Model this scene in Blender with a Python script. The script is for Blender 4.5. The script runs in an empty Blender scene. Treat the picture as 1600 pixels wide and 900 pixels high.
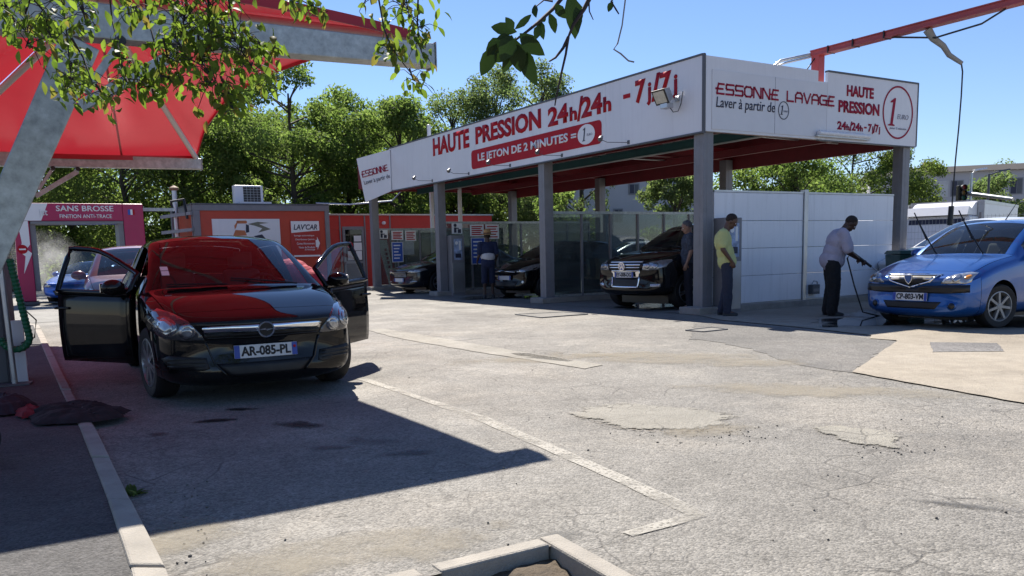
import bpy, bmesh, math, random
import numpy as np
from mathutils import Vector, Matrix, Euler, noise
from mathutils.bvhtree import BVHTree
from mathutils.geometry import delaunay_2d_cdt

sc = bpy.context.scene
C = sc.collection
R = math.radians

# ------------------------------------------------------------------ camera
CAM_H = 1.2
PITCH, ROLL, FPX, CYPX = 0.13489, -0.024338, 1291.0, 569.3
cp, sp = math.cos(PITCH), math.sin(PITCH)
_F = Vector((0, cp, -sp)); _R = Vector((1, 0, 0)); _U = Vector((0, sp, cp))
_c, _s = math.cos(ROLL), math.sin(ROLL)
_R, _U = _c * _R + _s * _U, -_s * _R + _c * _U
cam_d = bpy.data.cameras.new("camera")
cam = bpy.data.objects.new("camera", cam_d); C.objects.link(cam)
cam.matrix_world = Matrix(((_R.x, _U.x, -_F.x, 0), (_R.y, _U.y, -_F.y, 0), (_R.z, _U.z, -_F.z, CAM_H), (0, 0, 0, 1)))
cam_d.sensor_width = 36.0; cam_d.sensor_fit = 'HORIZONTAL'
cam_d.lens = FPX / 1600 * 36
cam_d.shift_y = (CYPX - 450) / 1600
cam_d.clip_start = 0.05; cam_d.clip_end = 2000
sc.camera = cam

# ------------------------------------------------------------------ sky, sun, exposure
SUN_EL = R(46.4)
SUN_DIR = Vector((-0.268, 0.913, 0)).normalized() * math.cos(SUN_EL) + Vector((0, 0, math.sin(SUN_EL)))
w = bpy.data.worlds.new("World"); sc.world = w; w.use_nodes = True
nt = w.node_tree
sky = nt.nodes.new('ShaderNodeTexSky'); sky.sky_type = 'NISHITA'; sky.sun_disc = False
sky.sun_elevation = SUN_EL; sky.sun_rotation = math.atan2(SUN_DIR.x, SUN_DIR.y)
sky.air_density = 1.0; sky.dust_density = 0.0; sky.ozone_density = 5.0; sky.altitude = 50
wb = nt.nodes.new('ShaderNodeMix'); wb.data_type = 'RGBA'; wb.blend_type = 'MULTIPLY'; wb.inputs[0].default_value = 1.0
wb.inputs[7].default_value = (1.03, 1.02, 1.14, 1)   # even white balance of the whole sky
nt.links.new(sky.outputs[0], wb.inputs[6]); nt.links.new(wb.outputs[2], nt.nodes['Background'].inputs[0])
nt.nodes['Background'].inputs[1].default_value = 0.064
sl = bpy.data.lights.new("sun", 'SUN'); sl.energy = 4.8; sl.angle = R(0.53); sl.color = (1.0, 0.94, 0.85)
so = bpy.data.objects.new("sun", sl); C.objects.link(so)
so.rotation_euler = SUN_DIR.to_track_quat('Z', 'Y').to_euler(); so.location = (0, 0, 30)
vs = sc.view_settings
vs.view_transform = 'Standard'; vs.look = 'None'; vs.gamma = 1; vs.exposure = 1.0; vs.use_curve_mapping = False
sc.cycles.max_bounces = 8; sc.cycles.transparent_max_bounces = 24
sc.cycles.caustics_reflective = False; sc.cycles.caustics_refractive = False
sc.cycles.use_denoising = True

# ------------------------------------------------------------------ where things stand
def ray(x, y): return _F + _R * ((x - 800) / FPX) + _U * ((CYPX - y) / FPX)
CAMP = Vector((0, 0, CAM_H))
def G(x, y, z=0.0):
    d = ray(x, y); return CAMP + d * ((z - CAM_H) / d.z)
def AT(x, y, Y):
    d = ray(x, y); return CAMP + d * (Y / d.y)
U_ = Vector((0.85503, 0.51858, 0)); V_ = Vector((-0.51858, 0.85503, 0)); B_ = Vector((3.45, 14.865, 0))
UANG = math.atan2(U_.y, U_.x)
def UV(a, b, z=0.0): return B_ + U_ * a + V_ * b + Vector((0, 0, z))
def toUV(P): q = P - B_; return Vector((q.dot(U_), q.dot(V_), P.z))

# ------------------------------------------------------------------ object helpers
def tag(o, label=None, cat=None, group=None, kind=None):
    if label: o['label'] = label
    if cat: o['category'] = cat
    if group: o['group'] = group
    if kind: o['kind'] = kind
    return o
def thing(name, label, cat, loc=(0, 0, 0), rotz=0.0, group=None):
    o = bpy.data.objects.new(name, None); C.objects.link(o)
    o.location = loc; o.rotation_euler = (0, 0, rotz); o.empty_display_size = 0.2
    return tag(o, label, cat, group)
def link(name, me, parent=None):
    o = bpy.data.objects.new(name, me); C.objects.link(o)
    if parent: o.parent = parent
    return o
def copy_tree(o, parent=None):
    c = o.copy(); C.objects.link(c); c.parent = parent
    for ch in list(o.children): copy_tree(ch, c)
    return c

class MB:
    """collects shapes, then builds ONE mesh object"""
    def __init__(s): s.v = []; s.f = []; s.m = []; s.mi = 0
    def add(s, vs, fs):
        n = len(s.v); s.v += [tuple(v) for v in vs]
        s.f += [tuple(i + n for i in f) for f in fs]; s.m += [s.mi] * len(fs); return s
    def box(s, x0, x1, y0, y1, z0, z1):
        return s.add([(x0,y0,z0),(x1,y0,z0),(x1,y1,z0),(x0,y1,z0),(x0,y0,z1),(x1,y0,z1),(x1,y1,z1),(x0,y1,z1)],
                     [(0,3,2,1),(4,5,6,7),(0,1,5,4),(1,2,6,5),(2,3,7,6),(3,0,4,7)])
    def hexa(s, p):
        return s.add(p, [(0,3,2,1),(4,5,6,7),(0,1,5,4),(1,2,6,5),(2,3,7,6),(3,0,4,7)])
    def bar(s, p0, p1, w, h, up=(0,0,1)):
        p0, p1 = Vector(p0), Vector(p1); d = (p1 - p0).normalized(); u = Vector(up)
        sd = d.cross(u)
        if sd.length < 1e-4: sd = d.cross(Vector((1,0,0)))
        sd.normalize(); u = sd.cross(d)
        a, b = sd * (w/2), u * (h/2)
        return s.hexa([p0-a-b, p0+a-b, p1+a-b, p1-a-b, p0-a+b, p0+a+b, p1+a+b, p1-a+b])
    def tube(s, pts, r, n=8, caps=True):
        pts = [Vector(p) for p in pts]; rs = r if isinstance(r, (list, tuple)) else [r]*len(pts)
        vs = []; ref = Vector((0.31,0.17,0.93)); 
        for i, p in enumerate(pts):
            t = (pts[min(i+1,len(pts)-1)] - pts[max(i-1,0)])
            if t.length < 1e-7: t = Vector((0,0,1))
            t.normalize(); a = t.cross(ref)
            if a.length < 1e-3: a = t.cross(Vector((1,0,0)))
            a.normalize(); b = t.cross(a)
            for k in range(n):
                an = 2*math.pi*k/n; vs.append(p + (a*math.cos(an) + b*math.sin(an))*rs[i])
        fs = []
        for i in range(len(pts)-1):
            for k in range(n):
                k2 = (k+1) % n; fs.append((i*n+k, i*n+k2, (i+1)*n+k2, (i+1)*n+k))
        if caps: fs += [tuple(range(n-1,-1,-1)), tuple((len(pts)-1)*n+k for k in range(n))]
        return s.add(vs, fs)
    def lathe(s, prof, origin=(0,0,0), axis='z', n=24):
        vs = []; 
        for (r, h) in prof:
            for k in range(n):
                a = 2*math.pi*k/n; x, y = r*math.cos(a), r*math.sin(a)
                p = (x,y,h) if axis=='z' else ((x,h,y) if axis=='y' else (h,x,y))
                vs.append((p[0]+origin[0],p[1]+origin[1],p[2]+origin[2]))
        fs = []
        for i in range(len(prof)-1):
            for k in range(n):
                k2=(k+1)%n; fs.append((i*n+k,i*n+k2,(i+1)*n+k2,(i+1)*n+k))
        return s.add(vs, fs)
    def ell(s, c, r, n=14, m=9, rot=None):
        vs = []; c = Vector(c)
        for i in range(m+1):
            th = math.pi*i/m
            for k in range(n):
                a = 2*math.pi*k/n
                p = Vector((r[0]*math.sin(th)*math.cos(a), r[1]*math.sin(th)*math.sin(a), r[2]*math.cos(th)))
                if rot: p = rot @ p
                vs.append(c+p)
        fs = [(i*n+k,(i+1)*n+k,(i+1)*n+(k+1)%n,i*n+(k+1)%n) for i in range(m) for k in range(n)]
        return s.add(vs, fs)
    def prism(s, poly, M, t):
        """poly in local xy, extruded by t along local z of M"""
        n = len(poly); M = Matrix(M)
        vs = [M @ Vector((x,y,0)) for x,y in poly] + [M @ Vector((x,y,t)) for x,y in poly]
        fs = [tuple(range(n-1,-1,-1)), tuple(range(n,2*n))] + [(i,(i+1)%n,n+(i+1)%n,n+i) for i in range(n)]
        return s.add(vs, fs)
    def build(s, name, mats, parent=None, smooth=None, bevel=0, loc=None):
        me = bpy.data.meshes.new(name); me.from_pydata(s.v, [], s.f)
        for m in (mats if isinstance(mats,(list,tuple)) else [mats]): me.materials.append(m)
        me.polygons.foreach_set('material_index', s.m)
        bm = bmesh.new(); bm.from_mesh(me); bmesh.ops.remove_doubles(bm, verts=bm.verts, dist=1e-5) if smooth else None
        bmesh.ops.recalc_face_normals(bm, faces=bm.faces); bm.to_mesh(me); bm.free()
        if smooth is not None:
            me.polygons.foreach_set('use_smooth', [True]*len(me.polygons))
            if smooth < 180: me.set_sharp_from_angle(angle=R(smooth))
        o = link(name, me, parent)
        if bevel:
            b = o.modifiers.new('bevel','BEVEL'); b.width = bevel; b.segments = 2; b.limit_method='ANGLE'; b.angle_limit=R(40)
        if loc is not None: o.location = loc
        return o

def eval_mesh(o):
    dg = bpy.context.evaluated_depsgraph_get(); dg.update()
    return bpy.data.meshes.new_from_object(o.evaluated_get(dg), depsgraph=dg)
def drop(o):
    bpy.data.objects.remove(o, do_unlink=True)

def text_mesh(body, size=1.0, ext=0.004, bold=0.0, shear=0.0, spacing=1.0, width=None, height=None, align='LEFT'):
    cu = bpy.data.curves.new('lettering','FONT'); cu.body = body; cu.size = size; cu.offset = bold; cu.shear = shear
    cu.space_character = spacing; cu.resolution_u = 3; cu.fill_mode='BOTH'
    o = bpy.data.objects.new('tmp', cu); C.objects.link(o); me = eval_mesh(o); drop(o)
    co = np.zeros(len(me.vertices)*3); me.vertices.foreach_get('co', co); co = co.reshape(-1,3)
    mn, mx = co.min(0), co.max(0)
    sx = (width/(mx[0]-mn[0])) if width else 1.0
    sy = (height/(mx[1]-mn[1])) if height else (sx if width else 1.0)
    if height and not width: sx = sy
    co[:,0] = (co[:,0]-mn[0])*sx; co[:,1] = (co[:,1]-mn[1])*sy
    if align == 'CENTER': co[:,0] -= (mx[0]-mn[0])*sx/2
    me.vertices.foreach_set('co', co.ravel()); me.update()
    if ext:
        bm = bmesh.new(); bm.from_mesh(me)
        r = bmesh.ops.extrude_face_region(bm, geom=bm.faces[:])
        for v in [g for g in r['geom'] if isinstance(g, bmesh.types.BMVert)]: v.co.z += ext
        bmesh.ops.recalc_face_normals(bm, faces=bm.faces)
        bm.to_mesh(me); bm.free()
    return me
def lettering(body, M, mat, parent, name='lettering', **k):
    me = text_mesh(body, **k); me.transform(Matrix(M)); me.materials.append(mat)
    return link(name, me, parent)
def frame(o, x, y):
    """matrix with origin o, local x along x, local y along y"""
    x = Vector(x).normalized(); y = Vector(y).normalized(); z = x.cross(y)
    return Matrix(((x.x,y.x,z.x,o[0]),(x.y,y.y,z.y,o[1]),(x.z,y.z,z.z,o[2]),(0,0,0,1)))
def ring_poly(rx, ry, th, n=36):
    a = [(rx*math.cos(2*math.pi*k/n), ry*math.sin(2*math.pi*k/n)) for k in range(n)]
    b = [((rx-th)*math.cos(2*math.pi*k/n), (ry-th)*math.sin(2*math.pi*k/n)) for k in range(n)]
    return a, b
def ring_mb(mb, M, rx, ry, th, t, n=36):
    a, b = ring_poly(rx, ry, th, n); M = Matrix(M)
    vs = [M @ Vector((x,y,z)) for z in (0,t) for pl in (a,b) for x,y in pl]
    fs = []
    for k in range(n):
        k2=(k+1)%n
        fs += [(k,k2,n+k2,n+k),(2*n+k,3*n+k,3*n+k2,2*n+k2),(k,2*n+k,2*n+k2,k2),(n+k,n+k2,3*n+k2,3*n+k)]
    return mb.add(vs, fs)
def disc_poly(rx, ry, n=32): return [(rx*math.cos(2*math.pi*k/n), ry*math.sin(2*math.pi*k/n)) for k in range(n)]
def strokes(mb, lines, M, wd, t):
    """flat lettering drawn as strokes of width wd"""
    M = Matrix(M)
    for pl in lines:
        for a, b in zip(pl[:-1], pl[1:]):
            a, b = Vector((a[0],a[1],0)), Vector((b[0],b[1],0)); d=(b-a).normalized()*wd*0.5; nrm=Vector((-d.y,d.x,0))
            a2, b2 = a-d, b+d
            mb.prism([(p.x,p.y) for p in (a2-nrm,b2-nrm,b2+nrm,a2+nrm)], M, t)

# ------------------------------------------------------------------ materials
def newmat(name):
    m = bpy.data.materials.new(name); m.use_nodes = True; n = m.node_tree; n.nodes.clear()
    out = n.nodes.new('ShaderNodeOutputMaterial'); return m, n, out
def N(n, t, **k):
    x = n.nodes.new(t)
    for a, b in k.items(): setattr(x, a, b)
    return x
def ramp(n, fac, stops):
    r = n.nodes.new('ShaderNodeValToRGB'); e = r.color_ramp.elements
    while len(e) < len(stops): e.new(0.5)
    for el, (p, c) in zip(e, stops):
        el.position = p; el.color = (c[0],c[1],c[2],1) if isinstance(c,(tuple,list)) else (c,c,c,1)
    n.links.new(fac, r.inputs[0]); return r.outputs[0]
def mixc(n, fac, a, b, mode='MIX'):
    m = n.nodes.new('ShaderNodeMix'); m.data_type='RGBA'; m.blend_type=mode
    for i, s in ((0,fac),(6,a),(7,b)):
        if isinstance(s, bpy.types.NodeSocket): n.links.new(s, m.inputs[i])
        else: m.inputs[i].default_value = s if i==0 else (s[0],s[1],s[2],1)
    return m.outputs[2]
def math_(n, op, a, b=0.5):
    m = n.nodes.new('ShaderNodeMath'); m.operation = op
    for i, s in ((0,a),(1,b)):
        if isinstance(s, bpy.types.NodeSocket): n.links.new(s, m.inputs[i])
        else: m.inputs[i].default_value = s
    return m.outputs[0]
def noise_t(n, vec, scale, detail=4, rough=0.6, dist=0.0):
    t = n.nodes.new('ShaderNodeTexNoise'); t.inputs['Scale'].default_value=scale; t.inputs['Detail'].default_value=detail
    t.inputs['Roughness'].default_value=rough; t.inputs['Distortion'].default_value=dist
    if vec: n.links.new(vec, t.inputs['Vector'])
    return t.outputs[0]
def coords(n, obj=True):
    if obj: return n.nodes.new('ShaderNodeTexCoord').outputs['Object']
    return n.nodes.new('ShaderNodeNewGeometry').outputs['Position']

def plain(name, col, rough=0.6, metal=0.0, var=0.12, scale=3.0, bump=0.0, bscale=40.0, coat=0.0, dirt=0.0, spec=0.5):
    m, n, out = newmat(name); b = N(n,'ShaderNodeBsdfPrincipled'); n.links.new(b.outputs[0], out.inputs[0])
    v = coords(n); nz = noise_t(n, v, scale, 5, 0.65)
    lo = tuple(max(0,c*(1-var)) for c in col); hi = tuple(min(1,c*(1+var)) for c in col)
    colr = ramp(n, nz, [(0.3,lo),(0.7,hi)])
    if dirt:
        d = ramp(n, noise_t(n, v, scale*2.3, 6, 0.75), [(0.48,0.0),(0.72,1.0)])
        colr = mixc(n, math_(n,'MULTIPLY',d,dirt), colr, tuple(c*0.45+0.01 for c in col))
    n.links.new(colr, b.inputs['Base Color'])
    rr = ramp(n, noise_t(n, v, scale*4, 3), [(0.3,max(0,rough-0.07)),(0.7,min(1,rough+0.07))])
    n.links.new(rr, b.inputs['Roughness'])
    b.inputs['Metallic'].default_value = metal; b.inputs['Specular IOR Level'].default_value = spec
    if coat: b.inputs['Coat Weight'].default_value = coat; b.inputs['Coat Roughness'].default_value = 0.03
    if bump:
        bp = N(n,'ShaderNodeBump'); bp.inputs['Strength'].default_value = bump; bp.inputs['Distance'].default_value = 0.01
        n.links.new(noise_t(n, v, bscale, 4), bp.inputs['Height']); n.links.new(bp.outputs[0], b.inputs['Normal'])
    return m
def car_paint(name, col, metal=0.0, rough=0.28, flake=0.0):
    m, n, out = newmat(name); b = N(n,'ShaderNodeBsdfPrincipled'); n.links.new(b.outputs[0], out.inputs[0])
    v = coords(n)
    dust = ramp(n, noise_t(n, v, 2.2, 6, 0.7), [(0.45,0.0),(0.8,0.10)])
    n.links.new(mixc(n, dust, col, (0.20,0.18,0.15)), b.inputs['Base Color'])
    b.inputs['Metallic'].default_value = metal; b.inputs['Roughness'].default_value = rough
    b.inputs['Coat Weight'].default_value = 0.8; b.inputs['Specular IOR Level'].default_value = 0.0 if metal == 0 else 0.5
    n.links.new(ramp(n, noise_t(n, v, 3.0, 5, 0.7), [(0.4,0.015),(0.8,0.09)]), b.inputs['Coat Roughness'])
    return m
def glass(name, tint=(0.5,0.55,0.55), alpha=0.75, rough=0.0, ior=1.5, haze=0.0, refl=1.0):
    m, n, out = newmat(name)
    tr = N(n,'ShaderNodeBsdfTransparent'); tr.inputs[0].default_value = (*[t*alpha for t in tint],1)
    gl = N(n,'ShaderNodeBsdfGlossy'); gl.inputs['Roughness'].default_value = rough; gl.inputs[0].default_value=(1,1,1,1)
    fr = N(n,'ShaderNodeFresnel'); fr.inputs[0].default_value = ior
    mx = N(n,'ShaderNodeMixShader'); n.links.new(math_(n,'MULTIPLY',fr.outputs[0],refl), mx.inputs[0])
    base = tr.outputs[0]
    if haze:
        df = N(n,'ShaderNodeBsdfDiffuse'); df.inputs[0].default_value=(0.35,0.4,0.4,1)
        m2 = N(n,'ShaderNodeMixShader')
        n.links.new(math_(n,'MULTIPLY',ramp(n, noise_t(n, coords(n), 1.6, 5, 0.7), [(0.3,0.3),(0.75,1.0)]), haze), m2.inputs[0])
        n.links.new(tr.outputs[0], m2.inputs[1]); n.links.new(df.outputs[0], m2.inputs[2]); base = m2.outputs[0]
    n.links.new(base, mx.inputs[1]); n.links.new(gl.outputs[0], mx.inputs[2]); n.links.new(mx.outputs[0], out.inputs[0])
    return m
def leafmat(name, cols, trans=0.5, gloss=0.0, tcol=1.6):
    m, n, out = newmat(name)
    g = N(n,'ShaderNodeNewGeometry')
    c = ramp(n, g.outputs['Random Per Island'], [(i/(len(cols)-1), k) for i, k in enumerate(cols)])
    nz = ramp(n, noise_t(n, coords(n), 0.7, 3), [(0.3,0.75),(0.7,1.2)])
    c = mixc(n, 1.0, c, nz, 'MULTIPLY')
    d = N(n,'ShaderNodeBsdfPrincipled'); d.inputs['Roughness'].default_value = 0.55 if gloss else 0.7
    d.inputs['Specular IOR Level'].default_value = 0.22 if gloss else 0.12
    n.links.new(c, d.inputs['Base Color'])
    t = N(n,'ShaderNodeBsdfTranslucent'); n.links.new(mixc(n, 1.0, c, (tcol*0.94,tcol*1.05,tcol*0.74), 'MULTIPLY'), t.inputs[0])
    mx = N(n,'ShaderNodeMixShader'); mx.inputs[0].default_value = trans
    n.links.new(d.outputs[0], mx.inputs[1]); n.links.new(t.outputs[0], mx.inputs[2]); n.links.new(mx.outputs[0], out.inputs[0])
    return m

M = {}
def streaky(name, col, amt, rough=0.35):
    m, n, out = newmat(name); b = N(n,'ShaderNodeBsdfPrincipled'); n.links.new(b.outputs[0], out.inputs[0]); b.inputs['Roughness'].default_value = rough
    v = coords(n); mp = N(n,'ShaderNodeMapping'); mp.inputs['Scale'].default_value = (6.0,6.0,0.35); n.links.new(v, mp.inputs['Vector'])
    st = ramp(n, noise_t(n, mp.outputs[0], 1.6, 6, 0.7), [(0.50,0.0),(0.78,1.0)])
    sp2 = ramp(n, noise_t(n, v, 26, 3, 0.6), [(0.68,0.0),(0.74,1.0)])
    c = ramp(n, noise_t(n, v, 0.9, 4), [(0.3,tuple(k*0.95 for k in col)),(0.7,tuple(min(1,k*1.04) for k in col))])
    c = mixc(n, math_(n,'MULTIPLY',st,amt), c, tuple(k*0.55 for k in col)); c = mixc(n, math_(n,'MULTIPLY',sp2,amt*0.8), c, (0.25,0.23,0.2))
    n.links.new(c, b.inputs['Base Color']); return m
M['white'] = streaky('white_panel', (0.74,0.74,0.76), 0.17)
M['white_wall'] = streaky('white_wall_panel', (0.82,0.83,0.86), 0.34, 0.3)
M['grey_steel'] = plain('grey_painted_steel', (0.20,0.20,0.215), 0.45, var=0.10, dirt=0.3, scale=2)
M['dark_grey'] = plain('dark_grey_paint', (0.085,0.09,0.10), 0.5, var=0.15)
M['alu'] = plain('brushed_aluminium', (0.48,0.49,0.50), 0.38, metal=0.8, var=0.1)
M['galv'] = plain('galvanised_steel', (0.40,0.43,0.43), 0.46, metal=0.55, var=0.30, scale=11, dirt=0.4)
M['chrome'] = plain('chrome', (0.85,0.86,0.88), 0.1, metal=1.0, var=0.02)
M['black'] = plain('black_plastic', (0.012,0.012,0.013), 0.45, var=0.2)
M['rubber'] = plain('rubber', (0.012,0.012,0.012), 0.75, var=0.3, scale=8)
M['red_sign'] = plain('red_sign_print', (0.42,0.012,0.022), 0.55, var=0.06, spec=0.15)
M['crimson'] = plain('crimson_print', (0.32,0.012,0.04), 0.55, var=0.06, spec=0.15)
M['ink'] = plain('dark_ink', (0.02,0.022,0.05), 0.5, var=0.1)
M['grey_ink'] = plain('grey_ink', (0.25,0.25,0.3), 0.5, var=0.1)
M['white_ink'] = plain('white_print', (0.8,0.8,0.8), 0.45, var=0.03)
M['red_beam'] = plain('red_painted_beam', (0.19,0.012,0.020), 0.45, var=0.15, dirt=0.3)
M['teal_beam'] = plain('teal_painted_beam', (0.015,0.085,0.095), 0.5, var=0.15, dirt=0.2)
M['roof_sheet'] = plain('grey_roof_sheet', (0.34,0.34,0.35), 0.5, var=0.1, dirt=0.2)
M['concrete'] = plain('concrete', (0.30,0.28,0.25), 0.85, var=0.18, scale=4, bump=0.35, bscale=60, dirt=0.35)
M['kerb'] = plain('kerb_concrete', (0.34,0.31,0.265), 0.9, var=0.2, scale=3, bump=0.5, bscale=90, dirt=0.3)
M['orange_red'] = plain('orange_red_cladding', (0.50,0.055,0.025), 0.45, var=0.07, dirt=0.12)
M['red_clad'] = plain('red_cladding', (0.52,0.025,0.02), 0.42, var=0.07, dirt=0.12)
M['magenta'] = plain('magenta_panel', (0.40,0.012,0.085), 0.35, var=0.06)
M['blue_ink'] = plain('blue_print', (0.03,0.09,0.42), 0.5, var=0.05)
M['glass_car'] = glass('tinted_car_glass', (0.66,0.72,0.70), 0.85, haze=0.03)
M['glass_dark'] = glass('dark_car_glass', (0.35,0.38,0.38), 0.4)
M['glass_screen'] = glass('screen_glass', (0.66,0.74,0.74), 0.8, 0.02, 1.45, haze=0.24)
M['bark'] = plain('bark', (0.055,0.045,0.035), 0.95, var=0.4, scale=6, bump=0.8, bscale=14)
M['leaf_a'] = leafmat('acacia_leaf', [(0.088,0.132,0.036),(0.13,0.175,0.052),(0.175,0.21,0.075)], 0.62)
M['leaf_b'] = leafmat('pale_leaf', [(0.09,0.13,0.048),(0.13,0.165,0.07),(0.175,0.20,0.095)], 0.58)
M['leaf_c'] = leafmat('dark_leaf', [(0.075,0.108,0.03),(0.11,0.142,0.04),(0.15,0.175,0.055)], 0.64)
M['leaf_near'] = leafmat('orchard_leaf', [(0.08,0.115,0.02),(0.12,0.175,0.026),(0.17,0.225,0.036),(0.13,0.18,0.03),(0.09,0.14,0.024),(0.22,0.15,0.045)], 0.55, gloss=1)
M['leaf_shade'] = leafmat('orchard_leaf_shaded', [(0.02,0.04,0.012),(0.03,0.055,0.015)], 0.22, gloss=1, tcol=1.0)  # shaded copy of the orchard leaf, the shade put into its colour
M['twig'] = plain('twig', (0.035,0.025,0.03), 0.85, var=0.3, scale=20)
# ================================================================== GROUND
def asphalt(name, c_lo, c_hi, crack=1.0, sand=0.5, agg=1.0, light=(0.33,0.30,0.255)):
    m, n, out = newmat(name); b = N(n,'ShaderNodeBsdfPrincipled'); n.links.new(b.outputs[0], out.inputs[0])
    v = coords(n, False)
    big = noise_t(n, v, 0.35, 6, 0.62, 0.4)
    c = ramp(n, big, [(0.32,c_lo),(0.68,c_hi)])
    med = ramp(n, noise_t(n, v, 3.2, 6, 0.72), [(0.25,0.78),(0.75,1.22)])
    c = mixc(n, 1.0, c, med, 'MULTIPLY')
    # sandy worn film
    s1 = ramp(n, noise_t(n, v, 0.55, 7, 0.7, 0.6), [(0.50,0.0),(0.66,sand)])
    c = mixc(n, s1, c, light)
    c = mixc(n, ramp(n, noise_t(n, v, 0.22, 5, 0.65, 0.8), [(0.52,0.0),(0.70,0.42)]), c, tuple(k*0.62 for k in c_lo))
    c = mixc(n, ramp(n, noise_t(n, v, 1.7, 7, 0.75, 1.0), [(0.60,0.0),(0.72,0.45)]), c, tuple(k*0.6 for k in c_lo))
    # aggregate
    vo = N(n,'ShaderNodeTexVoronoi'); vo.inputs['Scale'].default_value = 95; n.links.new(v, vo.inputs['Vector'])
    sp_ = N(n,'ShaderNodeSeparateColor'); n.links.new(vo.outputs['Color'], sp_.inputs[0])
    ag = ramp(n, sp_.outputs[0], [(0.0,0.55),(0.5,1.0),(1.0,1.42)])
    c = mixc(n, 0.75*agg, c, mixc(n, 1.0, c, ag, 'MULTIPLY'))
    vo3 = N(n,'ShaderNodeTexVoronoi'); vo3.inputs['Scale'].default_value = 34; n.links.new(v, vo3.inputs['Vector'])
    s3 = N(n,'ShaderNodeSeparateColor'); n.links.new(vo3.outputs['Color'], s3.inputs[0])
    c = mixc(n, 0.5*agg, c, mixc(n, 1.0, c, ramp(n, s3.outputs[1], [(0.0,0.62),(0.22,1.0),(0.85,1.0),(1.0,1.28)]), 'MULTIPLY'))
    # small dark pits and stones
    vo2 = N(n,'ShaderNodeTexVoronoi'); vo2.inputs['Scale'].default_value = 5.5; n.links.new(v, vo2.inputs['Vector'])
    pit = ramp(n, vo2.outputs['Distance'], [(0.0,1.0),(0.045,1.0),(0.07,0.0)])
    c = mixc(n, math_(n,'MULTIPLY',pit,0.7), c, (0.03,0.028,0.025))
    # cracks
    mp = N(n,'ShaderNodeMixRGB'); mp.inputs[0].default_value = 0.10
    nz = N(n,'ShaderNodeTexNoise'); nz.inputs['Scale'].default_value = 4; nz.inputs['Detail'].default_value = 5; n.links.new(v, nz.inputs['Vector'])
    n.links.new(v, mp.inputs[1]); n.links.new(nz.outputs['Color'], mp.inputs[2])
    tot = None
    for sc_, wd, lo, hi, nscale in ((2.6,0.022,0.50,0.60,0.8),(7.5,0.036,0.51,0.63,0.45),(0.75,0.006,0.52,0.62,0.4)):
        ve = N(n,'ShaderNodeTexVoronoi'); ve.feature = 'DISTANCE_TO_EDGE'; ve.inputs['Scale'].default_value = sc_
        n.links.new(mp.outputs[0], ve.inputs['Vector'])
        cr = ramp(n, ve.outputs['Distance'], [(0.0,1.0),(wd*0.4,0.8),(wd,0.0)])
        mask = ramp(n, noise_t(n, v, nscale, 4), [(lo,0.0),(hi,1.0)])
        k = math_(n,'MULTIPLY',cr,mask); tot = k if tot is None else math_(n,'MAXIMUM',tot,k)
    c = mixc(n, math_(n,'MULTIPLY',tot,0.62*crack), c, (0.05,0.045,0.04))
    n.links.new(c, b.inputs['Base Color'])
    n.links.new(ramp(n, noise_t(n, v, 1.0, 4), [(0.3,0.72),(0.7,0.92)]), b.inputs['Roughness'])
    b.inputs['Specular IOR Level'].default_value = 0.3
    bp = N(n,'ShaderNodeBump'); bp.inputs['Strength'].default_value = 0.55; bp.inputs['Distance'].default_value = 0.010
    h = math_(n,'ADD', math_(n,'MULTIPLY',vo.outputs['Distance'],-0.8), noise_t(n, v, 45, 5, 0.7))
    h = math_(n,'ADD', h, math_(n,'MULTIPLY',tot,-1.0*crack)); h = math_(n,'ADD', h, math_(n,'MULTIPLY',vo3.outputs['Distance'],-0.5))
    n.links.new(h, bp.inputs['Height']); n.links.new(bp.outputs[0], b.inputs['Normal'])
    return m
M['asphalt'] = asphalt('worn_asphalt', (0.178,0.167,0.150), (0.248,0.234,0.208), 0.85, 0.55)
M['asphalt_dark'] = asphalt('dark_patch_asphalt', (0.125,0.12,0.112), (0.185,0.175,0.16), 0.4, 0.5, light=(0.25,0.23,0.20))
M['asphalt_walk'] = asphalt('pavement_asphalt', (0.070,0.068,0.067), (0.105,0.10,0.096), 0.3, 0.25, light=(0.15,0.14,0.125))
M['cream_conc'] = asphalt('cream_concrete', (0.29,0.25,0.195), (0.36,0.315,0.25), 0.15, 0.3, agg=0.22, light=(0.39,0.345,0.28))
M['bay_conc'] = asphalt('bay_concrete', (0.19,0.18,0.165), (0.26,0.25,0.225), 0.2, 0.3, agg=0.3, light=(0.28,0.26,0.23))
M['patch_conc'] = asphalt('patch_concrete', (0.25,0.235,0.20), (0.30,0.28,0.24), 0.9, 0.5, agg=0.3, light=(0.38,0.35,0.28))
M['gravel'] = asphalt('drain_gravel', (0.13,0.125,0.12), (0.21,0.20,0.19), 0.0, 0.1, agg=1.6)
M['soil'] = plain('soil', (0.10,0.075,0.05), 0.95, var=0.4, scale=14, bump=1.0, bscale=50)
def worn_paint(name, col, lo, hi):
    m, n, out = newmat(name); b = N(n,'ShaderNodeBsdfPrincipled'); b.inputs['Roughness'].default_value = 0.85
    v = coords(n, False)
    n.links.new(ramp(n, noise_t(n, v, 9, 5), [(0.3,tuple(c*0.85 for c in col)),(0.7,col)]), b.inputs['Base Color'])
    t = N(n,'ShaderNodeBsdfTransparent'); mx = N(n,'ShaderNodeMixShader')
    a = math_(n,'MULTIPLY', ramp(n, noise_t(n, v, 1.3, 8, 0.8), [(lo,0.0),(hi,1.0)]), ramp(n, noise_t(n, v, 60, 3, 0.7), [(0.38,0.35),(0.5,1.0)]))
    n.links.new(a, mx.inputs[0]); n.links.new(t.outputs[0], mx.inputs[1]); n.links.new(b.outputs[0], mx.inputs[2]); n.links.new(mx.outputs[0], out.inputs[0])
    return m
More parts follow.
